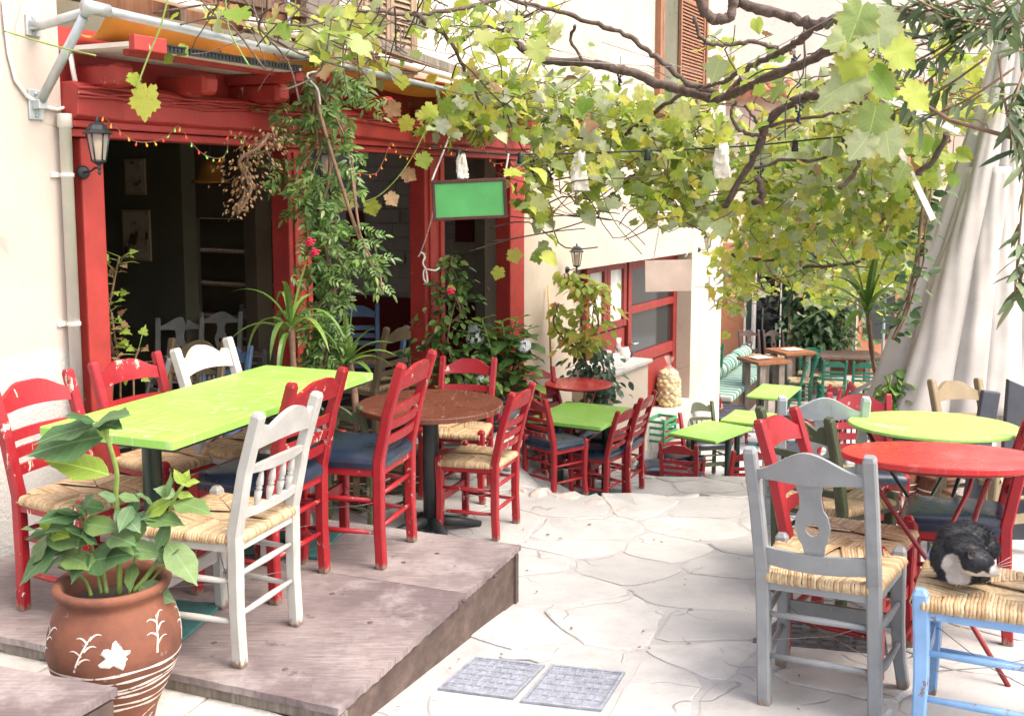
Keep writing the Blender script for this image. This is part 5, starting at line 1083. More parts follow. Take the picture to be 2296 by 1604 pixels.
IV = climber('ivy_wall', 'dense dark ivy covering the front of the orange building', 'ivy', [(1830, 560, 60), (1830, 620, 80), (1840, 690, 80), (1840, 750, 80), (1845, 790, 60)], 18.4, 1700, 'ivy', M['ivym'], .15, 1.0, 'twig', 0, 0, 9, .9)
climber('ivy_wall_upper', 'leafy mass of ivy and vine hanging above the glass door', 'ivy', [(1760, 470, 70), (1850, 480, 80), (1930, 500, 70), (2000, 560, 50)], 15, 1100, 'ivy', M['vine'], .16, 1.2, 'twig', 0, 0, 19, .9)
climber('shrub', 'leafy green shrub between the yucca and the closed umbrella', 'shrub', [(2000, 840, 35), (2010, 890, 45), (2025, 940, 45), (2035, 990, 35)], 6.3, 150, 'broad', M['hyd'], .09, 1.0, 'stemgreen', 150, 0, 12, .5)
climber('tall_shrub', 'slender shrub with round leaves rising behind the umbrella edge', 'shrub', [(2080, 420, 25), (2065, 520, 25), (2050, 600, 30), (2030, 690, 35), (2000, 760, 30)], 6.0, 90, 'broad', M['ivym'], .07, 1.0, 'twig', 90, 0, 13, .3)
# oleander
OL = empty('oleander', atY(2200, 150, 4.2), 0, 'grey green oleander branches with narrow leaves hanging in above the umbrella', 'shrub'); r_ = random.Random(15); base = OL.location.copy(); fo_ = Foliage('lance'); no = 0
spr = [(1930, 40, 4.4), (1985, 20, 4.3), (2040, 30, 4.3), (2100, 20, 4.2), (2160, 40, 4.2), (2220, 20, 4.0), (2280, 30, 4.0), (2060, 100, 4.3), (2120, 110, 4.2), (2290, 110, 3.9), (2010, 150, 4.4), (2080, 180, 4.3), (2050, 230, 4.4), (2110, 250, 4.3), (2000, 90, 4.4), (2270, 230, 3.7), (2290, 290, 3.7), (2260, 260, 3.7), (2280, 600, 3.8), (2290, 620, 3.8), (2296, 380, 3.8), (1960, 70, 4.5), (2150, 70, 4.2), (2240, 60, 4.1), (2130, 20, 4.4), (2290, 10, 4.2), (2200, 20, 4.3)]
for (px, py, Y) in spr:
    c = atY(px, py, Y); d = (c - atY(2330, 60, 4.2)); d = (d.normalized() if d.length > .05 else Vector((-1, 0, -.3))) + rv(r_) * .25; d.normalize()
    mb = MB(); mb.tube(smooth([c - d * .30 - base + Vector((0, 0, .05)), c - d * .1 - base, c + d * .10 - base], 3), [.005] * 6 + [.003], 6); mb.build('stem', M['twig'], OL)
    for k in range(17):
        p = c + d * (-.18 + .30 * k / 17); a = r_.uniform(0, 6.3); x = d.orthogonal().normalized(); y = d.cross(x); ra = x * math.cos(a) + y * math.sin(a); Mx = leaf_mat(p - base, d * r_.uniform(.2, 1) + ra * .9 + Vector((0, 0, -.25)), Vector((0, -.3, 1)) + rv(r_) * .3, r_.uniform(.085, .15), 1.15)
        if no < 290: o = link('leaf', leaf_me('lance', M['oland']), OL); o.matrix_basis = Mx; no += 1
        else: fo_.put(Mx)
fo_.build(M['oland'], OL)
mb = MB(); mb.tube([atY(1860, 145, 4.4) - base, atY(2000, 190, 4.2) - base, atY(2130, 270, 3.9) - base, atY(2310, 320, 3.6) - base], .008, 6); mb.build('branch', M['twig'], OL)
# ---------------------------------------------------------------- strap leaved plants
def strap(mb, base, d, L, W, droop, n=9):
    d = Vector(d).normalized(); p = Vector(base); A, B_ = [], []; side = d.cross(Vector((0, 0, 1)))
    side = side.normalized() if side.length > 1e-4 else Vector((1, 0, 0)); dirv = d.copy()
    for i in range(n + 1):
        t = i / n; w = W * (min(1, .45 + t * 2.2) if t < .3 else (1 - ((t - .3) / .7) ** 2.2)) * .5 + .0006; up = side.cross(dirv).normalized(); A.append(p - side * w + up * w * .35); B_.append(p + side * w + up * w * .35)
        if i == 0: C_ = []
        C_.append(p.copy()); p = p + dirv * (L / n); dirv = (dirv + Vector((0, 0, -droop / n))).normalized()
    mb.strip(A, C_, True); mb.strip(C_, B_, True)
def rosette(name, label, base, trunk, n, L, W, mat, seed, cat='plant', spread=1.0, droop=1.6, upn=3, heads=None):
    E_ = empty(name, base, 0, label, cat); r_ = random.Random(seed); b0 = Vector(base); tr = [Vector(t_) - b0 for t_ in trunk]; mb = MB(); mb.tube(smooth(tr, 4), [.018 * (1 + .15 * math.sin(i * 2.1)) for i in range(len(smooth(tr, 4)))], 9); mb.build('trunk', M['twig'], E_)
    for h in (heads or [tr[-1]]):
        for i in range(n):
            a = i * 2.4 + r_.uniform(-.3, .3); f = i / n; el = R(82 - 70 * f) if i >= upn else R(80 + r_.uniform(-6, 6)); el += r_.uniform(-.1, .1)
            mb = MB(); strap(mb, Vector(h) + Vector((math.cos(a), math.sin(a), 0)) * .008 + Vector((0, 0, -.05 * f)), (math.cos(a) * math.cos(el), math.sin(a) * math.cos(el), math.sin(el)), L * r_.uniform(.75, 1.1), W * r_.uniform(.85, 1.1), droop * (.35 if i < upn else 1) * r_.uniform(.7, 1.3)); mb.build('leaf', mat, E_)
    return E_
b = atY(658, 830, 5.35); rosette('dracaena', 'dracaena with one upright spear leaf behind the far end of the long table', (b.x, b.y, b.z - .35), [(b.x, b.y, b.z - .35), (b.x, b.y, b.z), tuple(atY(652, 730, 5.35))], 17, .44, .034, M['strap'], 3, droop=2.9, upn=1)
b = atY(795, 850, 5.6); rosette('broad_dracaena', 'broader leaved dracaena below the jasmine behind the brown round table', (b.x, b.y, -.2), [(b.x, b.y, -.2), (b.x, b.y, b.z - .1), tuple(atY(780, 800, 5.6))], 20, .30, .042, M['strap'], 5, droop=1.3, upn=5)
b = atY(1965, 930, 7.4); rosette('yucca', 'tall yucca on a slim bare stem in front of the green terrace', (b.x, b.y, gz(b.x, b.y)), [(b.x, b.y, gz(b.x, b.y)), tuple(atY(1972, 900, 7.4)), tuple(atY(1958, 810, 7.4)), tuple(atY(1950, 745, 7.4)), tuple(atY(1945, 690, 7.4))], 22, .56, .058, M['strap'], 9, droop=1.5, upn=3)
# leggy geranium in the doorway
GE = empty('geranium', FW(.75, -.02, -.02), 0, 'leggy geranium with withered lower leaves beside the first red post', 'plant'); r_ = random.Random(4); b0 = GE.location.copy()
for k, (pts) in enumerate(([(250, 900), (255, 800), (240, 720), (252, 650), (262, 600), (268, 575)], [(235, 880), (248, 760), (235, 690), (230, 640)], [(270, 900), (268, 820), (258, 760), (250, 700)], [(300, 900), (300, 820), (312, 780)])):
    P_ = smooth([atY(x, y, 5.05) for x, y in pts], 4); mb = MB(); mb.tube([p - b0 for p in P_], .006, 6); mb.build('stem', M['twig'], GE)
    for i, p in enumerate(P_[3:]):
        for _ in range(1 if i % 2 else 2):
            d = Vector((r_.gauss(.2, 1), r_.gauss(-.3, .6), r_.uniform(-.2, .8))).normalized(); q = p + d * r_.uniform(.03, .09); mb = MB(); mb.tube([p - b0, q - b0], .002, 4); mb.build('petiole', M['stemgreen'], GE)
            o = link('leaf', leaf_me('ivy', M['newleaf'] if r_.random() < .62 else M['dryleaf']), GE); o.matrix_basis = leaf_mat(q - b0, d + Vector((0, 0, -.3)), Vector((0, -.6, .8)) + rv(r_) * .4, r_.uniform(.04, .06), 1.2)
# hydrangea by the fourth post
HY = empty('hydrangea', atY(1120, 880, 7.2), 0, 'hydrangea with broad leaves and white flower heads by the fourth red post', 'plant'); r_ = random.Random(6); b0 = HY.location.copy()
for (px, py) in ((1100, 740), (1060, 760), (1150, 760), (1125, 720), (1170, 790), (1090, 790), (1140, 820), (1180, 740), (1080, 715), (1110, 770), (1160, 715), (1130, 760), (1185, 830), (1070, 820)):
    t = atY(px, py, 7.15 + r_.uniform(-.12, .12)); mb = MB(); mb.tube(smooth([Vector((0, 0, 0)), (t - b0) * .5 + rv(r_) * .03, t - b0], 4), .007, 6); mb.build('stem', M['stemgreen'], HY)
    for k in range(9):
        a = k * 2.4 + r_.uniform(-.3, .3); el = .9 - .16 * k; o = link('leaf', leaf_me('broad', M['newleaf'] if (k < 2 and py < 760) else M['hyd']), HY); o.matrix_basis = leaf_mat(t - b0 - Vector((0, 0, .02 * k)), (math.cos(a), math.sin(a), el * .7 - .3), (0, 0, 1), r_.uniform(.13, .20) * (.6 if k < 2 else 1))
fm = MB()
for k in range(4): a = k * math.pi / 2; fm.add([(0, 0, 0), (math.cos(a - .5) * .011, math.sin(a - .5) * .011, .003), (math.cos(a) * .016, math.sin(a) * .016, .001), (math.cos(a + .5) * .011, math.sin(a + .5) * .011, .003)], [(0, 1, 2, 3)])
fme = fm.mesh('floret', M['flw'])
for (px, py, r0) in ((1065, 755, .065), (1080, 860, .06), (1175, 775, .045), (1060, 735, .03)):
    c = atY(px, py, 7.05)
    for k in range(60):
        d = rv(r_).normalized(); d.y = -abs(d.y); o = link('floret', fme, HY); o.matrix_basis = leaf_mat(c + d * r0 - b0, d.orthogonal() + rv(r_) * .2, d, 1.0)
for (px, py, Y) in ((705, 568, 5.3), (1010, 655, 6.3), (1120, 935, 6.9), (695, 545, 5.3)):      # red blooms
    mb = MB(); c = atY(px, py, Y)
    for k in range(9): a = k * 2.4; rad = .006 + .0022 * k; mb.lathe([(.002, 0), (.010, .003), (.013, .009), (.010, .012)], 7, (math.cos(a) * rad, -.01 + .001 * k, math.sin(a) * rad), capb=False)
    o = mb.build('red_rose', M['flr'], None, {705: 'small crimson rose among the jasmine on the second post', 1010: 'crimson bloom on the glossy climber by the third post', 1120: 'red flower by the painted pot under the hydrangea', 695: 'upper crimson rosebud among the jasmine'}[px], 'flower'); o.location = c
# ---------------------------------------------------------------- plant in the big pot
PP = empty('pot_plant', (-1.19, 2.90, .38), 0, 'broad leaved plant growing out of the painted terracotta pot', 'plant'); b0 = PP.location.copy(); r_ = random.Random(12)
def stemp(pts, r0, mat='stemgreen'):
    P_ = smooth([p - b0 for p in pts], 5); mb = MB(); mb.tube(P_, [r0 * (1 - .4 * i / (len(P_) - 1)) for i in range(len(P_))], 8); mb.build('stem', M[mat], PP)
Yp = 2.90
STM = [([(268, 1330), (266, 1200), (260, 1110), (262, 1060), (250, 1010), (235, 965), (218, 945)], .009), ([(240, 1330), (225, 1270), (180, 1240), (140, 1210), (115, 1190)], .007), ([(228, 1330), (215, 1270), (200, 1200), (175, 1160)], .006), ([(300, 1325), (345, 1270), (375, 1215), (380, 1150), (395, 1110), (412, 1085)], .008), ([(290, 1330), (300, 1270), (310, 1200), (318, 1150)], .006), ([(205, 1335), (190, 1300), (160, 1280), (130, 1270)], .006), ([(310, 1330), (340, 1300), (390, 1240)], .005)]
for pts, r0 in STM: stemp([atY(x, y, Yp + .03 * math.sin(i)) for i, (x, y) in enumerate(pts)], r0)
r9 = random.Random(44); LV = [(int(a_ + r9.gauss(0, 12)), int(b_ + r9.gauss(0, 12)), int(a_ + math.cos(q_) * r9.uniform(60, 95)), int(b_ + math.sin(q_) * r9.uniform(35, 70)), 1) for a_, b_, k_ in ((115, 1195, 2), (175, 1160, 3), (318, 1155, 3), (390, 1120, 3), (150, 1250, 2), (345, 1240, 2), (235, 1200, 2)) for q_ in [i_ * 6.28 / k_ + .4 for i_ in range(k_)]] + [(215, 945, 150, 930, .9), (215, 945, 282, 925, .85), (212, 950, 85, 985, 1.15), (235, 975, 72, 1010, 1.25), (220, 948, 268, 955, .7), (245, 1062, 112, 1028, .95), (222, 940, 240, 985, .6),
 (180, 1150, 92, 1165, 1.1), (175, 1160, 205, 1110, .9), (235, 1140, 172, 1130, 1.0), (262, 1120, 225, 1105, .7), (265, 1110, 310, 1120, .75), (262, 1140, 310, 1185, 1.1), (310, 1150, 375, 1180, 1.1), (318, 1150, 300, 1215, 1.1), (345, 1130, 310, 1105, .9), (395, 1110, 350, 1095, .8), (395, 1108, 430, 1110, .6), (410, 1085, 398, 1065, .45), (412, 1085, 435, 1080, .45), (408, 1090, 420, 1060, .4), (380, 1170, 350, 1230, 1.0), (375, 1215, 438, 1300, 1.25), (380, 1150, 320, 1160, .9),
 (115, 1190, 60, 1205, .7), (115, 1190, 95, 1160, .55), (118, 1192, 150, 1200, .6), (120, 1195, 60, 1265, 1.1), (140, 1215, 45, 1300, 1.3), (160, 1225, 95, 1285, 1.15), (180, 1240, 185, 1180, .7), (190, 1260, 300, 1235, 1.3), (200, 1240, 160, 1300, 1.0), (175, 1165, 120, 1140, .9), (300, 1260, 290, 1320, 1.0), (310, 1310, 385, 1345, .9), (345, 1270, 395, 1230, .9), (225, 1270, 255, 1215, .9), (205, 1200, 150, 1180, .8)]
for i, (x0, y0, x1, y1, s_) in enumerate(LV):
    dy = r_.uniform(-.05, .05); a, b = atY(x0, y0, Yp), atY(x1, y1, Yp - .03 + dy); L = max((b - a).length * 1.05, .05); nr = Vector((r_.gauss(0, .25), -.55 + r_.gauss(0, .2), .9)); mt = M['newleaf'] if s_ < .62 or i in (9, 22) else M['potleaf']
    o = link('leaf', leaf_me('hydr', mt), PP); o.matrix_basis = leaf_mat(a - b0, b - a, nr, L, r_.uniform(.85, 1.15))
# ================================================================== props
# ---------------------------------------------------------------- big painted pot
PX, PYy, PZ = -1.19, 2.90, -.064
POT = empty('terracotta_pot', (PX, PYy, PZ), 0, 'big terracotta pot painted with white rings, sprigs and a flower', 'pot')
prof = [(.095, 0), (.100, .02), (.115, .08), (.152, .16), (.184, .235), (.192, .285), (.186, .335), (.170, .385), (.153, .420), (.148, .437), (.163, .450), (.168, .464), (.162, .477), (.144, .474), (.136, .45), (.140, .40)]
mb = MB(); mb.lathe(prof, 48); mb.build('body', M['terra'], POT)
mb = MB(); mb.lathe([(.0001, .405), (.139, .403)], 30, capb=False); mb.build('soil', M['soil'], POT)
def pr(z):
    for (a, za), (b, zb_) in zip(prof, prof[1:12]):
        if za <= z <= zb_: return a + (b - a) * (z - za) / (zb_ - za)
    return .15
def onp(th, z, off=.0014): r_ = pr(z) + off; return Vector((math.cos(th) * r_, math.sin(th) * r_, z))
FRONT = math.atan2(-PYy, -PX)
r_ = random.Random(6)
for k in range(7):      # hand painted rings, a little wavy
    mb = MB(); z0 = .135 + k * .0195; n = 72; A_, B_ = [], []
    ph = r_.uniform(0, 6)
    for i in range(n + 1):
        th = 2 * math.pi * i / n; z = z0 + .006 * math.sin(th + ph) + .0022 * math.sin(5 * th + k); w_ = .0036 + .0012 * math.sin(9 * th + k * 2); A_.append(onp(th, z - w_)); B_.append(onp(th, z + w_))
    mb.strip(A_, B_, True); mb.build('painted_ring', M['potwhite'], POT)
def brush(pts, w0, w1, name='painted_sprig'):
    P_ = [pts[0]] ; mb = MB(); n = 10; A_, B_ = [], []
    (t0, z0), (t1, z1), (t2, z2) = pts
    for i in range(n + 1):
        t = i / n; th = (1 - t) ** 2 * t0 + 2 * t * (1 - t) * t1 + t * t * t2; z = (1 - t) ** 2 * z0 + 2 * t * (1 - t) * z1 + t * t * z2; w_ = w0 + (w1 - w0) * t; dth = 2 * (1 - t) * (t1 - t0) + 2 * t * (t2 - t1); dz = 2 * (1 - t) * (z1 - z0) + 2 * t * (z2 - z1); l_ = math.hypot(dth * .18, dz) + 1e-9; nx_, nz_ = -dz / l_ / .18, dth * .18 / l_
        A_.append(onp(th + nx_ * w_, z + nz_ * w_)); B_.append(onp(th - nx_ * w_, z - nz_ * w_))
    mb.strip(A_, B_, True); return mb
def sprig(th, z, s_=1, lean=.25):
    mbs = [brush([(th, z), (th + lean * .3 * s_, z + .05), (th + lean * s_, z + .10)], .003, .0015)]
    for k, (f, sd) in enumerate(((.25, 1), (.45, -1), (.6, 1), (.8, -1), (.9, 1))):
        bt, bz = th + lean * f * s_, z + .10 * f; mbs.append(brush([(bt, bz), (bt + sd * .10, bz + .022), (bt + sd * .19, bz + .012)], .0032, .0006))
    for m in mbs: m.build('painted_sprig', M['potwhite'], POT)
sprig(FRONT - .62, .275); sprig(FRONT + .62, .295, -1, -.12); sprig(FRONT + 1.3, .28); sprig(FRONT - 1.5, .275)
brush([(FRONT + .25, .02), (FRONT + .45, .09), (FRONT + .95, .10)], .0035, .002).build('painted_scroll', M['potwhite'], POT); brush([(FRONT + .75, .05), (FRONT + .9, .075), (FRONT + 1.0, .07)], .006, .001).build('painted_scroll', M['potwhite'], POT)
mb = MB(); n = 26; ring = []
for i in range(n): a = 2 * math.pi * i / n; rad = .030 * (1 + .22 * math.sin(5 * a + 1) + .12 * math.sin(9 * a)) * (1.25 if math.sin(a) < -.3 else 1); ring.append((math.cos(a) * rad * 1.1, math.sin(a) * rad * .95 + (.006 if abs(math.cos(a)) < .3 and math.sin(a) > 0 else 0)))
gv = [onp(FRONT - .02, .318, .002)]; lay = 4
for L_ in range(1, lay + 1):
    for x, z in ring: gv.append(onp(FRONT - .02 + x * L_ / lay / .18, .318 + z * L_ / lay, .0045 if L_ < lay else .0008))
fs = [(0, 1 + i, 1 + (i + 1) % n) for i in range(n)] + [(1 + (L_ - 1) * n + i, 1 + L_ * n + i, 1 + L_ * n + (i + 1) % n, 1 + (L_ - 1) * n + (i + 1) % n) for L_ in range(1, lay) for i in range(n)]
mb.add(gv, fs, True); mb.build('painted_flower', M['potwhite'], POT)
# smaller pots
M['greypot'] = m_plain('grey_glazed_pot', (.16, .15, .155), .5, .2, 9)
def pot(px, py, Y, r0, h, mat, label, waves=0, rings=0, zb=None):
    c = atY(px, py, Y); z = (c.z - h / 2) if zb is None else zb; E_ = empty('flower_pot', (c.x, c.y, z), 0, label, 'pot'); pf = [(r0 * .62, 0), (r0 * .78, h * .25), (r0 * .97, h * .6), (r0, h * .78), (r0 * .93, h * .9), (r0 * 1.04, h * .93), (r0 * 1.04, h), (r0 * .9, h), (r0 * .86, h * .8)]; mb = MB(); mb.lathe(pf, 28); mb.build('body', M[mat], E_)
    mb = MB(); mb.lathe([(.0001, h * .86), (r0 * .88, h * .86)], 20, capb=False); mb.build('soil', M['soil'], E_)
    def rad(zz): 
        for (a, za), (b, zb_) in zip(pf, pf[1:6]):
            if za <= zz <= zb_: return a + (b - a) * (zz - za) / max(zb_ - za, 1e-6)
        return r0
    for k in range(rings): zz = h * (.3 + .16 * k); mb = MB(); mb.lathe([(rad(zz - .004) + .0015, zz - .004), (rad(zz + .004) + .0015, zz + .004)], 28, capb=False); mb.build('painted_ring', M['whitepaint'], E_)
    if waves:
        mb = MB(); A_, B_ = [], []
        for i in range(97): th = 2 * math.pi * i / 96; zz = h * .55 + h * .13 * math.sin(th * waves); A_.append((math.cos(th) * (rad(zz - .005) + .002), math.sin(th) * (rad(zz - .005) + .002), zz - .005)); B_.append((math.cos(th) * (rad(zz + .005) + .002), math.sin(th) * (rad(zz + .005) + .002), zz + .005))
        mb.strip([Vector(a) for a in A_], [Vector(b) for b in B_], True); mb.build('painted_wave', M['whitepaint'], E_)
    return E_
pot(815, 940, 6.0, .17, .30, 'terra', 'terracotta pot with white rings behind the dark green chair', 0, 3, -.355); pot(880, 945, 6.3, .13, .24, 'terra', 'small terracotta pot with one white ring behind the brown round table', 0, 1, -.355)
pot(935, 950, 6.35, .15, .26, 'terra', 'terracotta pot beside the grey painted pot under the climber', 0, 2, -.355); pot(1012, 948, 6.7, .125, .22, 'greypot', 'grey pot painted with a white wave under the round table', 7, 1, -.355)
pot(1130, 885, 7.25, .13, .26, 'terra', 'terracotta pot with white scrolls holding the hydrangea', 6, 1, None); pot(1135, 935, 7.0, .12, .22, 'greypot', 'dark pot with white waves below the hydrangea', 6, 1, None)
pot(1318, 870, 8.95, .11, .22, 'terra', 'red pot with the dark trailing plant beside the counter', 0, 0, -.78); pot(2010, 1070, 6.0, .14, .28, 'terra', 'terracotta pot with white stripes under the pale green round table', 0, 3, -.36); pot(2100, 1085, 5.9, .12, .24, 'terra', 'terracotta pot with white rings by the umbrella foot', 0, 3, -.36)
# ---------------------------------------------------------------- wall lanterns
def lantern(label, c, H, wall, spin=0):
    """c: bottom centre of the glass body; H: total height of the body with roof; wall: point on the wall"""
    E_ = empty('wall_lantern', wall, 0, label, 'lantern', 'black hexagonal wall lanterns'); o3 = Vector(c) - Vector(wall); s_ = H / .30; n = 6; ang = [spin + 2 * math.pi * k / n for k in range(n)]
    def P_(r, z, a): return o3 + Vector((math.cos(a) * r * s_, math.sin(a) * r * s_, z * s_))
    mb = MB(); prf = [(.088, .185), (.092, .188), (.092, .194), (.066, .215), (.056, .240), (.034, .256), (.012, .262), (.012, .275), (.006, .29), (.001, .30)]
    vs = [P_(r, z, a) for r, z in prf for a in ang]; mb.add(vs, [(i * n + j, i * n + (j + 1) % n, (i + 1) * n + (j + 1) % n, (i + 1) * n + j) for i in range(len(prf) - 1) for j in range(n)] + [tuple(reversed(range(n)))], False); mb.build('roof', M['iron'], E_)
    for k in range(n):
        a, b = ang[k], ang[(k + 1) % n]; mb = MB(); mb.add([P_(.040, .02, a), P_(.040, .02, b), P_(.066, .185, b), P_(.066, .185, a)], [(0, 1, 2, 3)], False); mb.build('pane', M['glassp'], E_)
        mb = MB(); mb.tube([P_(.042, .015, a), P_(.069, .188, a)], .005 * s_, 5); mb.build('bar', M['iron'], E_)
    mb = MB(); prf = [(.004, -.075), (.012, -.06), (.008, -.045), (.014, -.03), (.010, -.012), (.030, .0), (.046, .010), (.044, .022)]; mb.add([P_(r, z, a) for r, z in prf for a in ang], [(i * n + j, i * n + (j + 1) % n, (i + 1) * n + (j + 1) % n, (i + 1) * n + j) for i in range(len(prf) - 1) for j in range(n)] + [tuple((len(prf) - 1) * n + j for j in range(n))], False); mb.build('base', M['iron'], E_)
    mb = MB(); mb.lathe([(.012 * s_, .03 * s_), (.014 * s_, .07 * s_), (.024 * s_, .10 * s_), (.028 * s_, .125 * s_), (.018 * s_, .15 * s_), (.001, .155 * s_)], 12, o3); mb.build('bulb', M['bulb'], E_)
    mb = MB(); q = o3 + Vector((0, 0, -.035 * s_)); mb.tube(smooth([Vector((0, 0, 0)) + Vector((0, 0, q.z - .02 * s_)), q * .45 + Vector((0, 0, q.z * .55 - .015 * s_)), q * .75 + Vector((0, 0, q.z * .25 + .006 * s_)), q], 4), .007 * s_, 7); mb.build('arm', M['iron'], E_)
    mb = MB(); nn_ = Vector((q.x, q.y, 0)); nn_ = nn_.normalized() if nn_.length > 1e-6 else FN; mb.lathe([(.045 * s_, 0), (.045 * s_, .010 * s_), (.03 * s_, .022 * s_)], 16, Vector((0, 0, q.z - .02 * s_)), nn_.to_track_quat('Z', 'Y').to_matrix(), capt=True); mb.build('wall_plate', M['iron'], E_)
t = NT('lantern_glass'); M['glassp'] = t.done((.62, .60, .54), .3, .5, 0, Alpha=.45, **{'Transmission Weight': .2})
M['bulb'] = m_plain('pale_bulb', (.72, .45, .22), .3, .1)
w_ = atF(186, 398, .04); c = atF(222, 366, .20); lantern('black lantern on the first red doorpost', (c.x, c.y, c.z), (366 - 262) / F * c.y, (w_.x, w_.y, w_.z), R(20))
w_ = atF(1270, 605, 0); c = atF(1293, 598, .16); lantern('black lantern on the cream wall above the creeper', (c.x, c.y, c.z), (600 - 546) / F * c.y, (w_.x, w_.y, w_.z))
w_ = atF(1566, 562, 0); c = atF(1587, 556, .2); lantern('black lantern on the corner pillar near the street plaque', (c.x, c.y, c.z), (556 - 518) / F * c.y, (w_.x, w_.y, w_.z), R(10))
p = atY(732, 400, 5.9); lantern('black lantern half buried in the jasmine on the second post', (p.x, p.y, p.z), .22, tuple(p + Vector((-.12, .12, 0))))
# ---------------------------------------------------------------- hanging signs
M['signg'] = m_plain('green_sign_paint', (.075, .33, .095), .5, .16, 4, .2); M['signf'] = m_plank('dark_red_frame', (.05, .02, .02), (.09, .035, .03), (.14, .06, .05)); M['signw'] = m_plain('faded_pink_board', (.52, .42, .37), .7, .18, 3, .3)
def hsign(name, label, cor, Y, mat, fr_, fw=.02, dep=.025):
    c = [atY(x, y, Y) for x, y in cor]; E_ = empty(name, (c[3] + c[2]) / 2, 0, label, 'sign'); o3 = -E_.location; ax = ((c[1] - c[0]) + (c[2] - c[3])) / 2; ay = ((c[0] - c[3]) + (c[1] - c[2])) / 2; W_, H_ = ax.length, ay.length; x = ax.normalized(); y = (ay - x * ay.dot(x)).normalized(); z = x.cross(y); cen = sum(c, Vector()) / 4 + o3; RM = Matrix((x, y, z)).transposed()
    mb = MB(); mb.box(cen, (W_ - fw, H_ - fw, dep * .5), RM); mb.build('board', mat, E_)
    if fr_:
        for sx, sy, w1, h1 in ((0, 1, W_, fw), (0, -1, W_, fw), (1, 0, fw, H_ - 2 * fw), (-1, 0, fw, H_ - 2 * fw)): mb = MB(); mb.box(cen + RM @ Vector((sx * (W_ - fw) / 2, sy * (H_ - fw) / 2, 0)), (w1, h1, dep), RM); mb.build('frame_rail', fr_, E_, bevel=.003)
    return c
cS = hsign('hanging_sign', 'blank green board in a dark frame hanging before the third post', [(968, 405), (1135, 398), (1138, 488), (971, 496)], 6.2, M['signg'], M['signf'])
cP = hsign('hanging_board', 'faded pinkish board hanging on chains before the red door', [(1444, 583), (1552, 578), (1553, 655), (1445, 655)], 9.9, M['signw'], None)
def rope(name, label, pts, r0, mat, cat='rope'):
    P_ = smooth([Vector(p) for p in pts], 5); E0 = P_[0].copy(); mb = MB(); mb.tube([p - E0 for p in P_], r0, 6); o = mb.build(name, mat, None, label, cat); o.location = E0; return o
bp = lambda f: bA.lerp(bB, f)
rope('rope', 'white rope from the awning pipe to the near corner of the green sign', [bp(.80), bp(.80).lerp(cS[0], .5) + Vector((.0, 0, -.01)), cS[0]], .006, M['rope'])
rope('rope', 'white rope from the black cable to the far corner of the green sign', [atY(1140, 345, 6.2), atY(1136, 370, 6.2), cS[1] + Vector((-.01, 0, 0))], .006, M['rope'])
rope('rope', 'loose white rope running from the green sign down to the third post', [cS[0], atY(975, 450, 6.3), atY(962, 510, 6.5), atY(942, 570, 6.7)], .005, M['rope'])
rope('rope', 'knotted white rope tied round the third red post', [atY(938, 575, 6.62), atY(945, 566, 6.60), atY(952, 575, 6.62), atY(948, 590, 6.6), atY(955, 605, 6.6), atY(958, 632, 6.6), atY(950, 625, 6.6), atY(952, 604, 6.6), atY(975, 606, 6.6), atY(985, 600, 6.7)], .006, M['rope'])
rope('rope', 'white rope knotted on the awning pipe above the jasmine', [bp(.42) + Vector((0, 0, .03)), bp(.42) + Vector((.03, -.02, -.03)), atY(690, 165, 5.4), atY(712, 200, 5.4), atY(718, 235, 5.4)], .006, M['rope'])
def chain(pts, label):
    a, b = Vector(pts[0]), Vector(pts[1]); E_ = empty('chain', a, 0, label, 'chain'); n = int((b - a).length / .028); d = (b - a).normalized(); mb = MB(); x = d.orthogonal().normalized(); mb.tube([x * (math.cos(t) * .009) + d * (math.sin(t) * .018) for t in [2 * math.pi * k / 10 for k in range(11)]], .0028, 5); me = mb.mesh('chain_link', M['steel'])
    for i in range(n): o = link('chain_link', me, E_); o.location = (b - a) * (i / n); o.rotation_mode = 'QUATERNION'; o.rotation_quaternion = Matrix.Rotation(R(90) * (i % 2), 3, d).to_quaternion()
chain((atF(1480, 500, .5), cP[0].lerp(cP[1], .2)), 'steel chain carrying the window end of the faded board'); chain((atF(1560, 520, .6), cP[0].lerp(cP[1], .85)), 'steel chain carrying the pillar end of the faded board')
# street plaque with its lettering
def text_mesh(txt, size, mat, name='lettering'):
    cu = bpy.data.curves.new(name, 'FONT'); cu.body = txt; cu.size = size; cu.align_x = 'CENTER'; cu.align_y = 'CENTER'; cu.extrude = .0008; ob_ = bpy.data.objects.new(name, cu); C.objects.link(ob_); dg = bpy.context.evaluated_depsgraph_get(); me = bpy.data.meshes.new_from_object(ob_.evaluated_get(dg)); bpy.data.objects.remove(ob_); me.materials.clear(); me.materials.append(mat); return me
M['ink'] = m_plain('faded_blue_ink', (.30, .36, .45), .7)
ua1, za1 = uz(1589, 618, .0); ub1, zb1 = uz(1617, 664, .0)
PLQ = empty('street_plaque', FW((ua1 + ub1) / 2, .0, zb1), 0, 'white marble street name plaque on the corner pillar', 'plaque'); o3 = -PLQ.location
mb = MB(); mb.fbox(ua1, ub1, .001, .022, zb1, za1); o = mb.build('slab', M['marble'], PLQ, bevel=.003); o.location = o3
RF = Matrix((FE, Vector((0, 0, 1)), FN)).transposed()
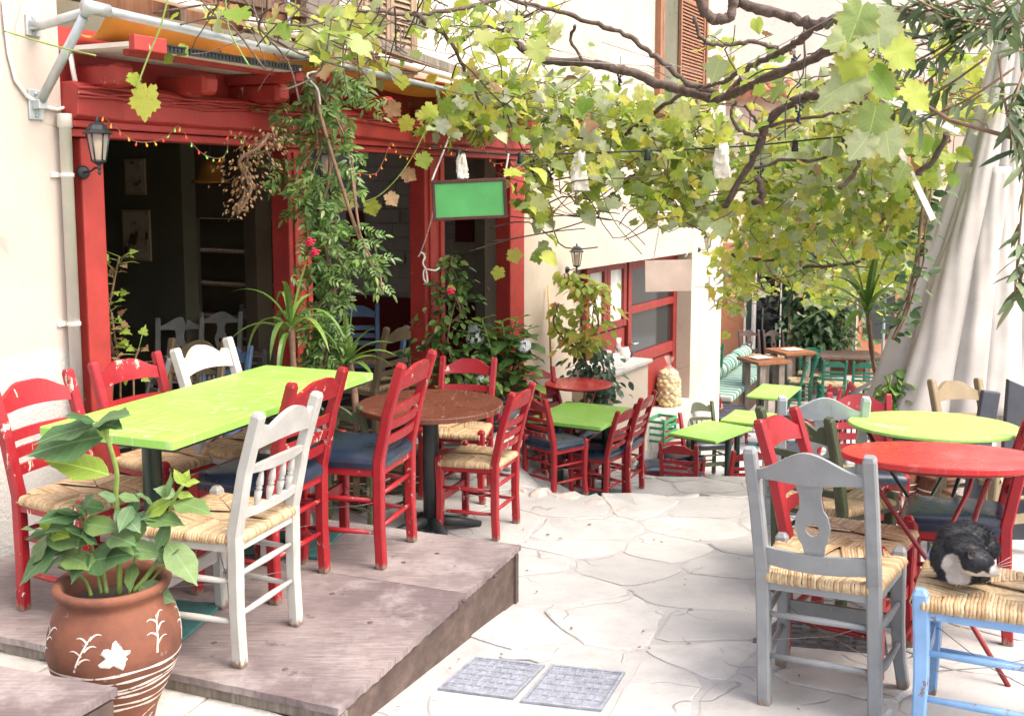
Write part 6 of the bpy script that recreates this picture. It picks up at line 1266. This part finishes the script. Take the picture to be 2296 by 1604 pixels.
for txt, f, sz in (('ΟΔΟΣ', .70, .11), ('ΜΝΗΣΙΚΛΕΟΥΣ', .36, .085)):
    o = link('lettering', text_mesh(txt, sz, M['ink']), PLQ); Mx = RF.to_4x4(); Mx.translation = FW((ua1 + ub1) / 2, .0235, zb1 + (za1 - zb1) * f) + o3; o.matrix_basis = Mx
    wdt = max(v.co.x for v in o.data.vertices) - min(v.co.x for v in o.data.vertices); k = min(1, (ub1 - ua1) * .86 / wdt); o.scale = (k, k if txt != 'ΟΔΟΣ' else k, 1)
a, z1 = uz(1601, 668, 0); b, z0 = uz(1610, 683, 0); mb = MB(); mb.fbox(a, b, .001, .015, z0, z1); o = mb.build('number_plate', M['marble'], None, 'small white house number plate below the street plaque', 'plate', bevel=.002)
# ---------------------------------------------------------------- festoon cable, sockets, paper bags, fairy lights
FC = empty('festoon_cable', (0, 0, 0), 0, 'black festoon cable with empty lamp sockets strung across under the vine', 'cable')
fc = [(955, 328, 6.3), (1060, 340, 6.3), (1140, 345, 6.3), (1250, 344, 6.4), (1400, 340, 6.5), (1560, 334, 6.5), (1700, 325, 6.4), (1830, 312, 6.2), (1905, 305, 6.0)]
mb = MB(); mb.tube(smooth([atY(*q) for q in fc], 6), .0055, 6); mb.build('cable', M['cable'], FC)
for px, py, Y in ((1028, 338, 6.3), (1167, 345, 6.3), (1452, 338, 6.5), (1783, 317, 6.3), (1893, 308, 6.0)): p = atY(px, py, Y); mb = MB(); mb.lathe([(.012, .01), (.020, .004), (.016, -.02), (.022, -.045), (.022, -.062), (.017, -.062), (.017, -.04)], 12, p, capb=False); mb.build('socket', M['cable'], FC)
def paperbag(px, py, Y, w_, h_, label, seed):
    r_ = random.Random(seed); c = atY(px, py, Y); nu_, nv_ = 14, 12; mb = MB(); vs = []
    for j in range(nv_ + 1):
        t = j / nv_
        for i in range(nu_): a = 2 * math.pi * i / nu_; k = (1 - .45 * t ** 3) * (.9 + .2 * math.sin(3 * a + t * 5 + seed)) + r_.gauss(0, .07); vs.append(Vector((math.cos(a) * w_ / 2 * k, math.sin(a) * w_ / 3 * k, -h_ * (1 - t) + r_.gauss(0, .006))))
    mb.add(vs, [(j * nu_ + i, j * nu_ + (i + 1) % nu_, (j + 1) * nu_ + (i + 1) % nu_, (j + 1) * nu_ + i) for j in range(nv_) for i in range(nu_)] + [tuple(reversed(range(nu_)))], False); o = mb.build('paper_bag', M['paper'], None, label, 'paper bag', 'crumpled paper bags over the festoon bulbs'); o.location = c
paperbag(1036, 345, 6.28, .075, .15, 'crumpled paper bag over the cable above the green sign', 1); paperbag(1300, 340, 6.4, .11, .24, 'crumpled paper bag hanging in the leaves over the cream wall', 2); paperbag(1620, 322, 6.4, .11, .21, 'crumpled pale paper bag on the cable beside the dark vine trunk', 3)
def fairy(name, label, paths, cols):
    E_ = empty(name, (0, 0, 0), 0, label, 'string lights'); r_ = random.Random(len(paths))
    sm_ = MB(); sm_.lathe([(.002, 0), (.002, -.008), (.0055, -.015), (.003, -.021), (.0005, -.023)], 6, capb=False); ms = [sm_.mesh('bulb', m_) for m_ in cols]
    for pts in paths:
        P_ = smooth([atF(x, y, .14) for x, y in pts], 6); mb = MB(); mb.tube(P_, .0024, 5); mb.build('wire', M['twig'], E_)
        for i in range(1, len(P_), 3): o = link('bulb', ms[r_.randrange(len(ms))], E_); o.location = P_[i]; o.rotation_euler = (r_.uniform(-.5, .5), r_.uniform(-.5, .5), 0)
def m_bulb(n, c): t = NT(n); return t.done(c, .3, .5, 0, **{'Emission Color': (*c, 1), 'Emission Strength': .35})
cols = [m_bulb('orange_bulb', (.85, .28, .03)), m_bulb('red_bulb', (.7, .06, .03)), m_bulb('green_bulb', (.25, .5, .1))]
fairy('fairy_lights', 'string of little star lights looped along the first red lintel', [[(228, 258), (262, 288), (300, 315), (340, 318), (375, 305), (400, 283), (425, 315), (455, 345), (490, 355), (508, 340), (515, 293), (535, 310), (570, 328)]], cols)
fairy('fairy_lights', 'string of pale little lights looped along the second red lintel', [[(765, 360), (800, 385), (840, 390), (860, 360), (878, 320), (895, 345), (925, 350), (960, 330), (1000, 325), (1020, 345), (1060, 325), (1090, 335), (1105, 365), (1130, 365)]], cols[:2])
# ---------------------------------------------------------------- pendant lamp inside
p = atY(472, 410, 7.0); PD = empty('pendant_lamp', p, 0, 'orange brown dome pendant lamp hanging in the dark room', 'lamp'); mb = MB(); k = 7.0 / F
mb.lathe([(42 * k, 0), (40 * k, 6 * k), (26 * k, 12 * k), (24 * k, 34 * k), (14 * k, 48 * k), (3 * k, 52 * k)], 24, capb=False); mb.build('shade', M['lampshade'] if 'lampshade' in M else m_plain('amber_shade', (.28, .12, .02), .4), PD); mb = MB(); mb.tube([(0, 0, 52 * k), (0, 0, 2.31 - p.z)], .006, 6); mb.build('cord', M['cable'], PD)
# ---------------------------------------------------------------- counter things
t = NT('clear_glass'); M['glass'] = t.done((.9, .92, .92), .05, .5, 0, IOR=1.3, Alpha=.35); M['china'] = m_plain('white_china', (.75, .74, .72), .2, .05); M['bowl'] = m_plain('dark_bowl', (.06, .05, .045), .3, .1)
def oncounter(px, v=.15): u = uz(px, 800, v)[0]; return FW(u, v, -.0795)
def turned(name, prof_, px, v, mat, label, cat, k=1.0): mb = MB(); mb.lathe([(r * k, z * k) for r, z in prof_], 16); o = mb.build(name, mat, None, label, cat); o.location = oncounter(px, v); return o
GL = [(.028, 0), (.034, .09), (.032, .09), (.026, .006)]
turned('carafe', [(.04, 0), (.045, .03), (.03, .10), (.018, .15), (.028, .21), (.025, .21), (.015, .15)], 1387, .05, M['glass'], 'clear glass carafe on the white counter', 'carafe'); turned('glass_tumbler', [(.03, 0), (.04, .14), (.038, .14), (.028, .006)], 1362, .1, M['glass'], 'tall glass tumbler at the plant end of the counter', 'glass')
for px, v, lab in ((1374, .20, 'low drinking glass beside the tall tumbler on the counter'), (1382, .12, 'low drinking glass next to the carafe on the counter'), (1390, .2, 'low drinking glass between carafe and white jug on the counter')): turned('drinking_glass', GL, px, v, M['glass'], lab, 'glass')
turned('white_jug', [(.04, 0), (.055, .03), (.06, .07), (.045, .11), (.04, .13), (.036, .13)], 1400, .12, M['china'], 'white jug on the counter beside the dark bowl', 'jug'); turned('bowl', [(.02, 0), (.025, .01), (.05, .055), (.047, .055), (.02, .014)], 1413, .1, M['bowl'], 'dark bowl at the door end of the counter', 'bowl')
mb = MB(); mb.box((0, 0, .004), (.18, .03, .006), Matrix.Rotation(R(40), 3, 'Z')); o = mb.build('letter_knife', M['steel'], None, 'flat metal cutlery lying on the counter front', 'cutlery'); o.location = oncounter(1385, .28)
# ---------------------------------------------------------------- potato bag, crate, cane
bpnt = FW(uz(1514, 900, .02)[0] , -.06, -.859); BAG = empty('potato_bag', bpnt, 0, 'clear bag of peeled potatoes standing on the ledge by the red door', 'bag'); M['potato'] = m_plain('peeled_potato', (.60, .46, .20), .5, .12, 20); r_ = random.Random(2)
pm = MB(); pm.lathe([(.0005, -.05), (.020, -.042), (.030, -.02), (.031, .01), (.024, .036), (.0005, .047)], 10, capb=False); pme = pm.mesh('potato', M['potato'])
for lv in range(9):
    for k in range(9):
        a = 2 * math.pi * (k + .5 * (lv % 2)) / 9; rad = .095 * (1 if lv < 7 else .7); o = link('potato', pme, BAG); o.location = (math.cos(a) * rad + r_.gauss(0, .006), math.sin(a) * rad + r_.gauss(0, .006), .03 + lv * .043); o.rotation_euler = (R(90) + r_.gauss(0, .4), r_.uniform(-.4, .4), a + R(90) + r_.gauss(0, .5)); s_ = r_.uniform(.8, 1.05); o.scale = (s_, s_, s_)
t = NT('clear_plastic'); M['plastic'] = t.done((.95, .95, .93), .2, .5, 0, Alpha=.16)
mb = MB(); n = 28; vs = []
for z, rad in ((0, .11), (.1, .137), (.3, .135), (.40, .10), (.45, .03), (.48, .022), (.52, .045), (.56, .06)):
    for i in range(n): a = 2 * math.pi * i / n; q = rad * (1 + .05 * math.sin(7 * a + z * 30)); vs.append((math.cos(a) * q, math.sin(a) * q, z))
mb.add(vs, [(j * n + i, j * n + (i + 1) % n, (j + 1) * n + (i + 1) % n, (j + 1) * n + i) for j in range(7) for i in range(n)], True); mb.build('plastic', M['plastic'], BAG)
M['cratem'] = m_plain('green_plastic', (.05, .30, .13), .45, .1); CR = empty('crate', FW(uz(1475, 920, .12)[0], .16, -1.06), math.atan2(FE.y, FE.x), 'green plastic crate beside the door ledge', 'crate')
for k, (c_, d_) in enumerate((((0, .10, .12), (.34, .012, .24)), ((0, -.10, .12), (.34, .012, .24)), ((.17, 0, .12), (.012, .19, .24)), ((-.17, 0, .12), (.012, .19, .24)))):
    for zz in (.02, .09, .16, .225): mb = MB(); mb.box((c_[0], c_[1], zz), (d_[0], d_[1], .028)); mb.build('slat', M['cratem'], CR)
for sx in (-1, 1):
    for sy in (-1, 1): mb = MB(); mb.box((sx * .165, sy * .095, .12), (.02, .02, .24)); mb.build('corner', M['cratem'], CR)
mb = MB(); a, b = atF(1229, 640, .03), atF(1236, 830, .10); mb.tube([a - b, Vector((0, 0, 0))], .009, 8); o = mb.build('cane', m_plain('bamboo', (.55, .33, .12), .5, .2), None, 'bamboo cane leaning on the cream wall beside the creeper', 'cane'); o.location = b
# ---------------------------------------------------------------- closed umbrella
UB = empty('closed_umbrella', (3.02, 6.55, -.36), 0, 'big closed off white canvas umbrella hanging in long folds', 'umbrella'); o3 = -UB.location
top, bot = atY(2285, 40, 6.55), atY(2150, 1130, 6.45)
mb = MB(); mb.tube([top + Vector((.02, .02, .1)) + o3, Vector((3.02, 6.55, -.36)) + o3], .028, 12); mb.build('pole', M['steel'], UB)
def ucloth(t0, t1, rs, amp, nf, ph, hem, name, seed):
    r_ = random.Random(seed); n, m = 150, 44; vs = []; fsd = [r_.uniform(.6, 1.4) for _ in range(nf)]
    for j in range(m + 1):
        t = t0 + (t1 - t0) * j / m; c = top.lerp(bot, t) + o3
        for i in range(n):
            a = 2 * math.pi * i / n; x = a / (2 * math.pi) * nf + ph; k = int(x) % nf; fold = abs(math.sin(math.pi * x + .35 * math.sin(t * 5 + k))) ** .6 * fsd[k]; R0 = .13 + (rs - .06) * (t ** 1.2); rad = R0 * (.62 + amp * fold * min(1, t * 1.4 + .3)) * (1 + .018 * math.sin(a * 17 + t * 9 + seed) * math.sin(t * 13 + a * 3) + .014 * math.sin(a * 29 + 4 * math.sin(t * 7))); drop = hem * (math.sin(2 * math.pi * x / nf * 2 + ph) * .5 + .25 * math.sin(5 * a)) * (j / m) ** 3
            vs.append(c + Vector((math.cos(a) * rad * 1.12, math.sin(a) * rad * .85, -drop)))
    mb = MB(); mb.add(vs, [(j * n + i, j * n + (i + 1) % n, (j + 1) * n + (i + 1) % n, (j + 1) * n + i) for j in range(m) for i in range(n)], True); o = mb.build(name, M['canvas'], UB); s_ = o.modifiers.new('t', 'SOLIDIFY'); s_.thickness = .004
ucloth(.0, .80, .62, .44, 7, .2, .12, 'canopy', 3); ucloth(.30, 1.0, .42, .50, 7, .6, .10, 'canopy_skirt', 5)
mb = MB(); pp = atY(2010, 205, 5.6) + o3; mb.lathe([(.03, 0), (.03, .1), (.02, .14), (.0005, .15)], 12, top + o3); mb.build('finial', M['steel'], UB)
# dark folding board leaning at the right
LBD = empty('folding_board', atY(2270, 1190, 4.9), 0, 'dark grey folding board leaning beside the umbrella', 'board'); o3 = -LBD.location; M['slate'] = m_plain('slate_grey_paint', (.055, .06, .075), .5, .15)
for k, (a, b, c_, d_) in enumerate((((2150, 1200), (2205, 875), (2245, 880), (2190, 1210)), ((2235, 1210), (2262, 850), (2330, 880), (2330, 1210)))):
    q = [atY(x, y, 5.0 + .12 * k) + o3 for x, y in (a, d_, c_, b)]; th = Vector((0, .035, 0)); mb = MB(); mb.hexa([q[0], q[1], q[1] + th, q[0] + th, q[3], q[2], q[2] + th, q[3] + th]); mb.build('panel', M['slate'], LBD, bevel=.006)
q0 = atY(2296, 1150, 5.6)
# wall behind the umbrella at the right edge
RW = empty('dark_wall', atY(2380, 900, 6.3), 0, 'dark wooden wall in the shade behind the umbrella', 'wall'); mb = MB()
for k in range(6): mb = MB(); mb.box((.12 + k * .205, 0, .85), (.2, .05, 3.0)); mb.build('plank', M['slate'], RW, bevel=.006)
# ---------------------------------------------------------------- iron railing
RL = empty('iron_railing', atY(1880, 1005, 6.9), 0, 'black wrought iron railing with scrolls beside the pale grey chair', 'railing'); o3 = -RL.location
A0, A1 = atY(1878, 905, 6.9), atY(1962, 850, 8.4); A2 = atY(2030, 856, 9.3); zb = -1.0
for nm, a, b, r0 in (('handrail', A0, A1, .016), ('handrail', A1, A2, .016), ('post', A0, Vector((A0.x, A0.y, gz(A0.x, A0.y))), .012), ('post', A1, Vector((A1.x, A1.y, gz(A1.x, A1.y))), .012), ('bottom_rail', A0 + Vector((0, 0, -.62)), A1 + Vector((0, 0, -.62)), .009)): mb = MB(); mb.tube([a + o3, b + o3], r0, 8); mb.build(nm, M['iron'], RL)
dR = (A1 - A0); 
for k in range(7):
    f = (k + .5) / 7; base_ = A0 + dR * f + o3; e = dR.normalized(); pts = []
    for sgn in (-1, 1):
        pts = [base_ + Vector((0, 0, -.31)) + e * (sgn * .03) + (e * math.cos(t) * (.012 + .012 * t) * sgn + Vector((0, 0, 1)) * (math.sin(t) * (.012 + .012 * t) + .12)) for t in [x * .5 for x in range(9)]] + [base_ + Vector((0, 0, -.45)), base_ + Vector((0, 0, -.60)) + e * sgn * .05]
        mb = MB(); mb.tube(smooth(pts, 2), .0055, 6); mb.build('scroll', M['iron'], RL)
# ---------------------------------------------------------------- striped bench, planter, leaning chairs, far parasol
def m_stripe():
    t = NT('green_striped_cloth'); x = t.sepz(axis=0); wv = t.math('FRACT', t.math('MULTIPLY', x, 5.0)); c = t.ramp(wv, [(0, (.42, .46, .40)), (.30, (.42, .46, .40)), (.34, (.01, .11, .075)), (.56, (.01, .11, .075)), (.60, (.42, .46, .40)), (.70, (.06, .25, .18)), (.90, (.06, .25, .18)), (.94, (.42, .46, .40))]); return t.done(c, .8, .2)
M['stripe'] = m_stripe()
bs, be = atY(1600, 850, 14.6), atY(1712, 765, 18.2); gzb = -1.93; dv = Vector((be.x - bs.x, be.y - bs.y, 0)); Lb = dv.length; yaw = math.atan2(dv.y, dv.x)
BN = empty('bench', (bs.x, bs.y, gzb), yaw, 'wall bench with green and white striped cushions at the pillar', 'bench')
mb = MB(); mb.box((Lb / 2, 0, .20), (Lb, .5, .40)); mb.build('base', M['darkw'], BN)
for k in range(3):
    mb = MB(); x0, x1 = Lb * k / 3 + .01, Lb * (k + 1) / 3 - .01; mb.box(((x0 + x1) / 2, -.02, .455), (x1 - x0, .52, .10)); mb.build('seat_cushion', M['stripe'], BN, bevel=.03)
    mb = MB(); n = 12; mb.tube([(x0 + (x1 - x0) * i / n, .24, .62) for i in range(n + 1)], [.05] + [.125 + .01 * math.sin(i) for i in range(n - 1)] + [.05], 14); mb.build('back_bolster', M['stripe'], BN)
for k in range(3): p = BN.matrix_basis @ Vector((.35 + k * .42, .36, .50)); chair(p.x, p.y, math.degrees(yaw) - 90 + 180, .95, 'green', 'ladder', 'rush', ['dark green ladder back rising behind the striped bolster next to the pillar', 'middle dark green ladder back rising behind the striped bolster', 'dark green ladder back behind the bolster, closest to the door'][k], p.z - .28, seed=1, group='green chairs behind the bench')
mb = MB(); q = atY(1860, 775, 17.6); PLT = empty('planter', q + Vector((0, 0, -.5)), 0, 'terracotta planter box at the foot of the ivy', 'planter'); mb.hexa([Vector(v_) for v_ in ((-.55, -.13, 0), (.55, -.13, 0), (.55, .13, 0), (-.55, .13, 0), (-.62, -.17, .34), (.62, -.17, .34), (.62, .17, .34), (-.62, .17, .34))]); mb.build('box', M['terra'], PLT, bevel=.02); mb = MB(); mb.box((0, 0, .325), (1.28, .37, .05)); mb.build('rim', M['terra'], PLT, bevel=.01)
for (px, Y, lab) in ((1690, 17.6, 'dark brown splat chair before the glass door, next to the bench'), (1745, 17.9, 'dark brown splat chair before the glass door, beside the ivy')): p = atY(px, 745, Y); chair(p.x, p.y, 185, .98, 'brownc', 'splat', 'rush', lab, p.z - .86, seed=1, group='dark brown chairs before the glass door')
fu = atY(1985, 640, 17); FU = empty('far_parasol', (fu.x, fu.y, -2.0), 0, 'small off white parasol far behind the yucca', 'parasol'); mb = MB(); mb.lathe([(.62, fu.z + 2.0 - .05), (.6, fu.z + 2.0), (.03, fu.z + 2.35)], 8, smooth=False, capb=False); mb.build('canopy', M['canvas'], FU); mb = MB(); mb.tube([(0, 0, 0), (0, 0, fu.z + 2.3)], .025, 8); mb.build('pole', M['steel'], FU)
# ---------------------------------------------------------------- the sleeping cat
cz = gz(1.47, 2.98)
Yc = 3.0
def cp_(px, py, dy=0): return atY(px, py, Yc + dy)
k = Yc / F
seat_z = atY(2130, 1300, Yc - .05).z
blobs = [(2150, 1232, .02, 56, 52, 50), (2128, 1250, .0, 42, 46, 42), (2170, 1205, .05, 48, 42, 46), (2195, 1215, .06, 40, 40, 40), (2216, 1228, .03, 26, 30, 28), (2160, 1270, -.02, 44, 34, 38), (2182, 1252, -.03, 32, 26, 32), (2190, 1260, -.085, 38, 31, 32), (2214, 1275, -.10, 23, 17, 20), (2228, 1282, -.105, 13, 11, 12), (2165, 1225, -.03, 45, 26, 40), (2150, 1290, -.02, 50, 16, 40), (2190, 1290, -.02, 30, 14, 30), (2140, 1205, .03, 36, 34, 36)]
cat0 = cp_(2155, 1302, 0)
bm = bmesh.new()
for (px, py, dy, rx, ry, rz) in blobs:
    c = cp_(px, py, dy) - cat0; Mx = Matrix.Translation(c) @ Matrix.Diagonal((rx * k, rz * k, ry * k, 1)); bmesh.ops.create_icosphere(bm, subdivisions=3, radius=1, matrix=Mx)
# ears
for (px, py, dy, lean) in ((2174, 1238, -.105, -.9), (2212, 1234, -.06, .5)):
    c = cp_(px, py, dy) - cat0; bmesh.ops.create_cone(bm, cap_ends=True, segments=10, radius1=.019, radius2=.007, depth=.030, matrix=Matrix.Translation(c) @ Matrix.Rotation(lean, 4, 'Y') @ Matrix.Rotation(.35, 4, 'X') @ Matrix.Diagonal((1, .45, 1, 1)))
me = bpy.data.meshes.new('cat'); bm.to_mesh(me); bm.free()
def m_cat(fur=False):
    t = NT('cat_fur' + ('_hair' if fur else '')); tc = t.n('ShaderNodeTexCoord'); v = tc.outputs['Object']
    nz = t.noise(v, 60, 3); masks = None
    for (px, py, dy, r0) in ((2138, 1268, -.06, .036), (2150, 1290, -.07, .040), (2175, 1300, -.10, .034), (2230, 1283, -.115, .025), (2204, 1299, -.12, .027)):
        q = cp_(px, py, dy) - cat0; d = t.n('ShaderNodeVectorMath', operation='DISTANCE'); t.l(v, d.inputs[0]); d.inputs[1].default_value = q; s_ = t.math('SUBTRACT', r0, t.math('ADD', d.outputs['Value'], t.math('MULTIPLY', t.math('SUBTRACT', nz, .5), .016))); masks = s_ if masks is None else t.math('MAXIMUM', masks, s_)
    f = t.ramp(t.math('ADD', t.math('MULTIPLY', masks, 10), .5), [(.48, 0), (.54, 1)])
    blk = t.ramp(t.noise(v, 90, 3), [(.3, (.004, .0045, .006)), (.7, (.014, .016, .021))]); col = t.mix(f, blk, (.52, .47, .42)); return t.done(col, .55, .4)
me.materials.append(m_cat()); cat = link('cat', me); cat.location = cat0
tag(cat, 'black and white cat curled up asleep on the blue chair', 'cat')
rm = cat.modifiers.new('remesh', 'REMESH'); rm.mode = 'VOXEL'; rm.voxel_size = .0045; rm.use_smooth_shade = True
smo = cat.modifiers.new('smooth', 'SMOOTH'); smo.factor = .6; smo.iterations = 9
dg = bpy.context.evaluated_depsgraph_get(); em = bpy.data.meshes.new_from_object(cat.evaluated_get(dg)); cat.modifiers.clear(); em.materials.clear(); em.materials.append(M.setdefault('catm', me.materials[0])); cat.data = em
for p_ in em.polygons: p_.use_smooth = True
# short coat: thin tapered hairs lying along the body
r_ = random.Random(3); hb = MB(); polys = em.polygons; npol = len(polys); V_, F_ = [], []
hc = cp_(2194, 1264, -.09) - cat0
for i in range(15000):
    p_ = polys[r_.randrange(npol)]; c = p_.center; n = p_.normal
    if n.z < -.5: continue
    fl = Vector((-.55, .1, -.55)) if (c - hc).length > .06 else Vector((-.7, .3, .1)); fl = (fl - n * fl.dot(n)); L = r_.uniform(.008, .017) * (.5 if (c - hc).length < .05 else 1); d = (n * .42 + fl.normalized() * .9 + rv(r_) * .2).normalized() * L; sd = d.cross(n).normalized() * .0007; j = Vector((r_.uniform(-.002, .002), r_.uniform(-.002, .002), r_.uniform(-.002, .002))); o = len(V_)
    V_ += [tuple(c + j - sd), tuple(c + j + sd), tuple(c + j + d)]; F_.append((o, o + 1, o + 2))
hm = bpy.data.meshes.new('coat'); hm.from_pydata(V_, [], F_); hm.materials.append(m_cat(True)); link('coat', hm, cat)['kind'] = 'stuff'
mb = MB(); M['nose'] = m_plain('pink_nose', (.55, .25, .22), .4)
q = cp_(2234, 1283, -.107) - cat0; mb.lathe([(.0005, -.004), (.0045, -.001), (.004, .003), (.0005, .004)], 8, q, capb=False); mb.build('nose', M['nose'], cat)
mb = MB()
for j in range(7): a = cp_(2222, 1278, -.115) - cat0; b = a + Vector((.05 + .01 * math.sin(j), -.01, .045 - .012 * j)); mb.tube([a, a.lerp(b, .5) + Vector((0, 0, .004)), b], .0005, 4)
mb.build('whiskers', M['whitepaint'], cat)
mb = MB(); mb.tube(smooth([cp_(2203, 1262, -.118) - cat0, cp_(2209, 1266, -.122) - cat0, cp_(2215, 1265, -.118) - cat0], 3), .0012, 5); mb.build('closed_eye', M['iron'], cat)

M['earin'] = m_plain('inner_ear', (.05, .036, .03), .7)
mb = MB(); q = cp_(2176, 1241, -.112) - cat0; mb.add([q + Vector((math.cos(a) * .011, -.006, math.sin(a) * .014)) for a in [k_ * .628 for k_ in range(10)]] + [q + Vector((0, .004, 0))], [(k_, (k_ + 1) % 10, 10) for k_ in range(10)], True); mb.build('inner_ear', M['earin'], cat)
